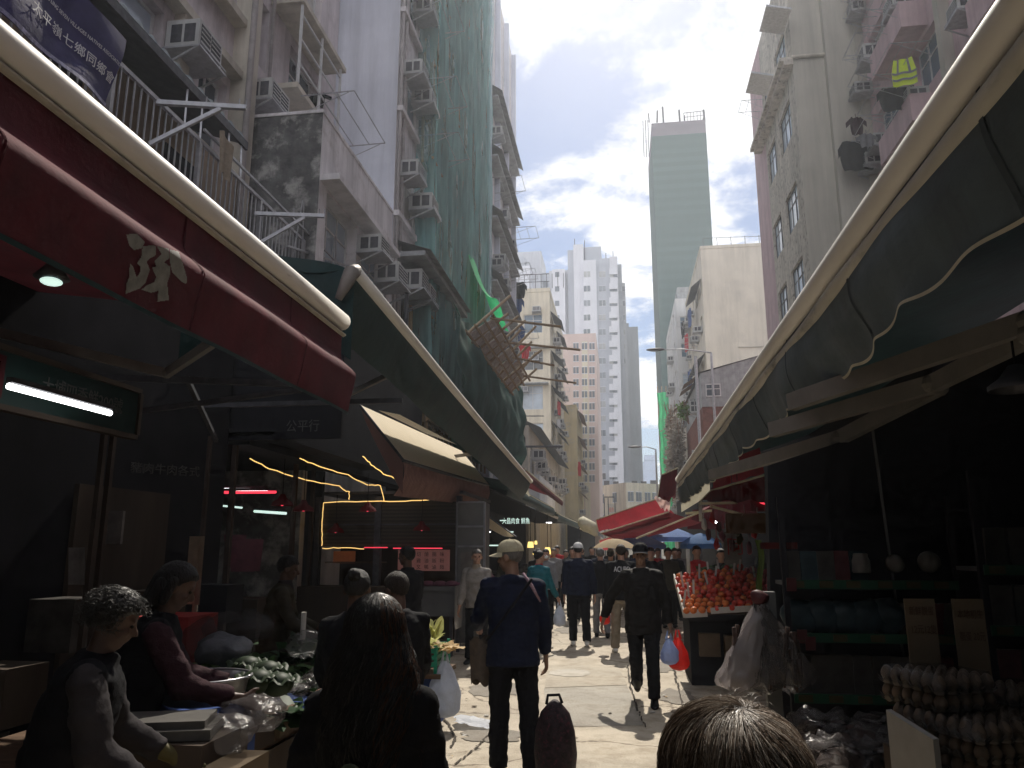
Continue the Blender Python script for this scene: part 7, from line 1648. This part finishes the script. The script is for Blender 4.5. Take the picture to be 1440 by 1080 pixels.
b = MB(); b.quad((-5.5, -20, 0), (5.5, -20, 0), (5.5, 140, 0), (-5.5, 140, 0)); tag(b.build('street', street_mat('street_concrete', (.62, .54, .42)), None, loc=V((0, 0, 0))), kind='structure')
pa = [at(765, 968, z=.004), at(882, 964, z=.004), at(905, 1020, z=.004), at(770, 1022, z=.004)]
b = MB(); b.poly([pa[3], pa[2], pa[1], pa[0]]); tag(b.build('road_patch', street_mat('patch_coarse', (.46, .42, .35), False, 55), None), kind='structure')
pb = [at(770, 936, z=.0045), at(868, 934, z=.0045), at(882, 963, z=.0045), at(766, 967, z=.0045)]
b = MB(); b.poly([pb[3], pb[2], pb[1], pb[0]]); tag(b.build('road_patch', street_mat('patch_smooth', (.58, .51, .4), False, 120), None), kind='structure')
def rim(u, v):
    a_ = 2*PI*u; return V((-.75+.28*math.cos(a_)*(.8+.2*v)+.06*noise.noise(V((math.cos(a_)*3, math.sin(a_)*3, v*3))), 10.9+.3*math.sin(a_)*(.8+.2*v)+.08*noise.noise(V((math.cos(a_)*3, 7, math.sin(a_)*3))), .009))
b = MB(); b.poly([rim(i/40, 1) for i in range(40)]); tag(b.build('road_stain', street_mat('stain_pale', (.68, .63, .54), False, 140), None), kind='structure')
b = MB()
for pts in (((882, 935), (886, 965), (898, 1000), (908, 1022)), ((945, 925), (952, 960), (960, 995)), ((608, 1062), (650, 1058), (690, 1050)), ((760, 1023), (800, 1022), (860, 1023)), ((625, 1010), (640, 1035), (635, 1050)), ((640, 1075), (670, 1050), (690, 1030))):
    q = [at(x, y, z=.0095) for x, y in pts]
    for i in range(len(q)-1):
        for k in range(6):
            a_ = lerp(q[i], q[i+1], k/6)+V((rnd(-.012, .012), rnd(-.02, .02), 0)); c_ = lerp(q[i], q[i+1], (k+1)/6)+V((rnd(-.012, .012), rnd(-.02, .02), 0)); w = rnd(.006, .014); b.quad(a_-V((w, 0, 0)), a_+V((w, .01, 0)), c_+V((w, .01, 0)), c_-V((w, 0, 0)))
tag(b.build('road_cracks', mat('crack_dark', (.07, .06, .05), .9, .2, 9), None), kind='structure')
for i, (px, py, s_) in enumerate(((667, 993, .03), (858, 1003, .02), (648, 1010, .018), (917, 1001, .035), (684, 1006, .03))):
    q = at(px, py, z=.012); b = MB(); b.ball(q, (s_, s_*.8, .006), 8, 5).noise(.006, 40, i); tag(b.build('litter', MATS['paper_white' if i > 2 else 'shop_brown'], None), ('dark speck of litter near the white plastic sheet', 'small dark litter on the coarse road patch', 'small dark litter left of the trolley man', 'white scrap of paper at the walking man feet', 'white scrap of paper left of the man in beige cap')[i], 'litter')
stn = street_mat('stain_wet', (.3, .265, .215), False, 70)
for i, (x, y, r1, r2) in enumerate(((-1.5, 9.6, .35, .5), (-1.75, 11.5, .3, .7), (.45, 11.6, .25, .5), (-1.2, 7.3, .28, .25), (.55, 9.4, .2, .45), (-1.0, 16.5, .4, .8))):
    b = MB(); b.poly([V((x+r1*math.cos(k*PI/18)*(1+.5*noise.noise(V((math.cos(k*PI/18)*2, math.sin(k*PI/18)*2, i*3)))), y+r2*math.sin(k*PI/18)*(1+.5*noise.noise(V((math.cos(k*PI/18)*2, math.sin(k*PI/18)*2, i*3+9)))), .0055+.0003*i)) for k in range(36)]); tag(b.build('road_stain', stn, None), kind='structure')
for i in range(26):
    x = rnd(-2.0, -1.25) if i % 3 else rnd(.3, .8); y = rnd(6.2, 14); b = MB(); a_ = rnd(0, 6.3); s_ = rnd(.018, .05)
    b.grid(lambda u, v: V((x+s_*((u-.5)*math.cos(a_)-(v-.5)*.7*math.sin(a_)), y+s_*((u-.5)*math.sin(a_)+(v-.5)*.7*math.cos(a_)), .014+.3*s_*math.sin(u*5+i)*v*.5+.15*s_)), 4, 4)
    tag(b.build('litter', MATS[('paper_white', 'leaf_cream', 'greens_mid', 'shop_brown')[i % 4]]), 'tiny scrap of paper or leaf littering the sunlit street', 'litter', 'scraps littering the street')
for sd, x0, x1 in ((-1, -7.0, -3.4), (1, 3.0, 6.9)):
    b = MB(); b.bb(x0, x1, -20, 140, -.01, .13); tag(b.build('pavement', mat('pave', (.16, .155, .15), .9, .25, 2), None), kind='structure')
b = MB(); b.grid(lambda u, v: V((lerp(-2.3, 1.2, u), lerp(-14, 1.35, v), 3.35-.12*math.sin(PI*u)+.03*math.sin(v*30))), 8, 30); tag(b.build('tarpaulin', MATS['awn_green'], None, True), 'added unseen dark green sheet blocking sky light over the lane behind the viewer', 'tarpaulin')  # unseen sheet added to keep sky light off the foreground stalls
b = MB(); b.grid(lambda u, v: V((lerp(-4.7, 3.3, u), -14+.1*math.sin(u*30), lerp(.1, 3.4, v))), 40, 4); tag(b.build('curtain', MATS['awn_green'], None, True), 'added unseen dark green sheet blocking light from the lane behind the viewer', 'curtain')  # unseen sheet added to block low light from behind
# closing buildings behind the camera keep the canyon light right
block('plain concrete block next to the camera on the left side of the street', -15, -7.3, -22, 2.98, 24, 'conc_pinkgrey', {'E': [(2+3.2*i, 4+3.2*i, z, z+1.5, 2) for i in range(7) for z in (6, 9, 12)]})
block('plain pink block next to the camera on the right side of the street', 9.5, 20, -22, 9.97, 26, 'wall_pink', {'W': [(2+3.4*i, 4+3.4*i, z, z+1.5, 2) for i in range(8) for z in (6, 9, 12, 15)]})
# thin haze volume added to imitate lens glare over the street
hz = bpy.data.materials.new('haze'); hz.use_nodes = True; MATS['haze'] = hz; nt = hz.node_tree; nt.nodes.remove(nt.nodes['Principled BSDF'])
vs_ = nt.nodes.new('ShaderNodeVolumeScatter'); vs_.inputs['Color'].default_value = (.84, .9, 1, 1); vs_.inputs['Density'].default_value = .0012; vs_.inputs['Anisotropy'].default_value = .65
nt.links.new(vs_.outputs[0], nt.nodes['Material Output'].inputs['Volume'])
b = MB(); b.bb(-60, 60, -40, 260, -1, 42); tag(b.build('haze', hz, None), kind='structure')
# ================================================================== LIGHT, SKY, CAMERA
EL = R(48); AZ = R(2.0)   # sun ahead of the camera, slightly right of the street axis
sd_ = V((math.sin(AZ)*math.cos(EL), math.cos(AZ)*math.cos(EL), math.sin(EL)))
sl = bpy.data.lights.new('sun', 'SUN'); sl.energy = 5.0; sl.angle = R(.55); sl.color = (1, .93, .82)
so = bpy.data.objects.new('sun', sl); COL.objects.link(so); so.rotation_euler = (-sd_).to_track_quat('-Z', 'Y').to_euler()
w = bpy.data.worlds.new('World'); sc.world = w; w.use_nodes = True; nt = w.node_tree; N = nt.nodes; L = nt.links
bg = N['Background']; bg.inputs['Strength'].default_value = .1
sky = N.new('ShaderNodeTexSky'); sky.sky_type = 'NISHITA'; sky.sun_disc = False; sky.sun_elevation = EL; sky.sun_rotation = AZ; sky.altitude = 50; sky.air_density = 1.0; sky.dust_density = .8; sky.ozone_density = 1.5
tc = N.new('ShaderNodeTexCoord'); sp = N.new('ShaderNodeSeparateXYZ'); L.new(tc.outputs['Generated'], sp.inputs[0])
def mth(op, a, b_=None):
    n = N.new('ShaderNodeMath'); n.operation = op
    for i, v in enumerate((a, b_)):
        if v is None: continue
        if hasattr(v, 'is_linked'): L.new(v, n.inputs[i])
        else: n.inputs[i].default_value = v
    return n.outputs[0]
zz = mth('ADD', mth('MAXIMUM', sp.outputs['Z'], 0), .22)
cb = N.new('ShaderNodeCombineXYZ'); L.new(mth('DIVIDE', sp.outputs['X'], zz), cb.inputs[0]); L.new(mth('DIVIDE', sp.outputs['Y'], zz), cb.inputs[1]); cb.inputs[2].default_value = 3.7
def wn(s_, det, ro, dist=0., off=(0, 0, 0)):
    mp = N.new('ShaderNodeMapping'); mp.inputs['Location'].default_value = off; L.new(cb.outputs[0], mp.inputs[0])
    n = N.new('ShaderNodeTexNoise'); n.inputs['Scale'].default_value = s_; n.inputs['Detail'].default_value = det; n.inputs['Roughness'].default_value = ro; n.inputs['Distortion'].default_value = dist; L.new(mp.outputs[0], n.inputs[0]); return n.outputs['Fac']
CL = wn(3.0, 14, .6, .15, (15.42, 10.33, 0))
mr = N.new('ShaderNodeMapRange'); mr.interpolation_type = 'SMOOTHSTEP'; mr.inputs[1].default_value = .44; mr.inputs[2].default_value = .57; L.new(CL, mr.inputs[0])
sh_ = N.new('ShaderNodeMapRange'); sh_.inputs[1].default_value = .45; sh_.inputs[2].default_value = .8; sh_.inputs[3].default_value = 11.5; sh_.inputs[4].default_value = 8.2; L.new(wn(2.6, 8, .55, 0, (2, 1, 0)), sh_.inputs[0])
cc = N.new('ShaderNodeCombineXYZ'); L.new(sh_.outputs[0], cc.inputs[0]); L.new(sh_.outputs[0], cc.inputs[1]); L.new(mth('MULTIPLY', sh_.outputs[0], 1.03), cc.inputs[2])
sk = N.new('ShaderNodeMix'); sk.data_type = 'RGBA'; sk.blend_type = 'MULTIPLY'; sk.inputs[0].default_value = 1; L.new(sky.outputs[0], sk.inputs[6]); sk.inputs[7].default_value = (.78, .82, .9, 1)
bk = N.new('ShaderNodeMapRange'); bk.inputs[1].default_value = .15; bk.inputs[2].default_value = -.6; bk.inputs[3].default_value = 1.0; bk.inputs[4].default_value = 2.2; L.new(sp.outputs['Y'], bk.inputs[0])   # unseen clouds behind the camera brightened to fill the facades
vs = N.new('ShaderNodeVectorMath'); vs.operation = 'SCALE'; L.new(cc.outputs[0], vs.inputs[0]); L.new(bk.outputs[0], vs.inputs[3])
mx = N.new('ShaderNodeMix'); mx.data_type = 'RGBA'; L.new(mr.outputs[0], mx.inputs[0]); L.new(sk.outputs[2], mx.inputs[6]); L.new(vs.outputs[0], mx.inputs[7]); L.new(mx.outputs[2], bg.inputs[0])
cam = bpy.data.cameras.new('camera'); cam.sensor_width = 36; cam.lens = 36*FPX/1440; cam.clip_end = 5000; cam.clip_start = .05
co = bpy.data.objects.new('camera', cam); COL.objects.link(co); co.location = CAM
co.rotation_euler = (R(90)+TH, 0, PSI); sc.camera = co
sc.view_settings.view_transform = 'Standard'; sc.view_settings.look = 'None'; sc.view_settings.exposure = 0; sc.view_settings.gamma = 1
sc.cycles.max_bounces = 6; sc.cycles.transparent_max_bounces = 12; sc.cycles.use_adaptive_sampling = True; sc.cycles.adaptive_threshold = .03
sc.cycles.use_denoising = True
sc.cycles.sample_clamp_indirect = 6
sc.cycles.volume_bounces = 0
sc.cycles.volume_max_steps = 128
bpy.data.scenes.remove(TS)
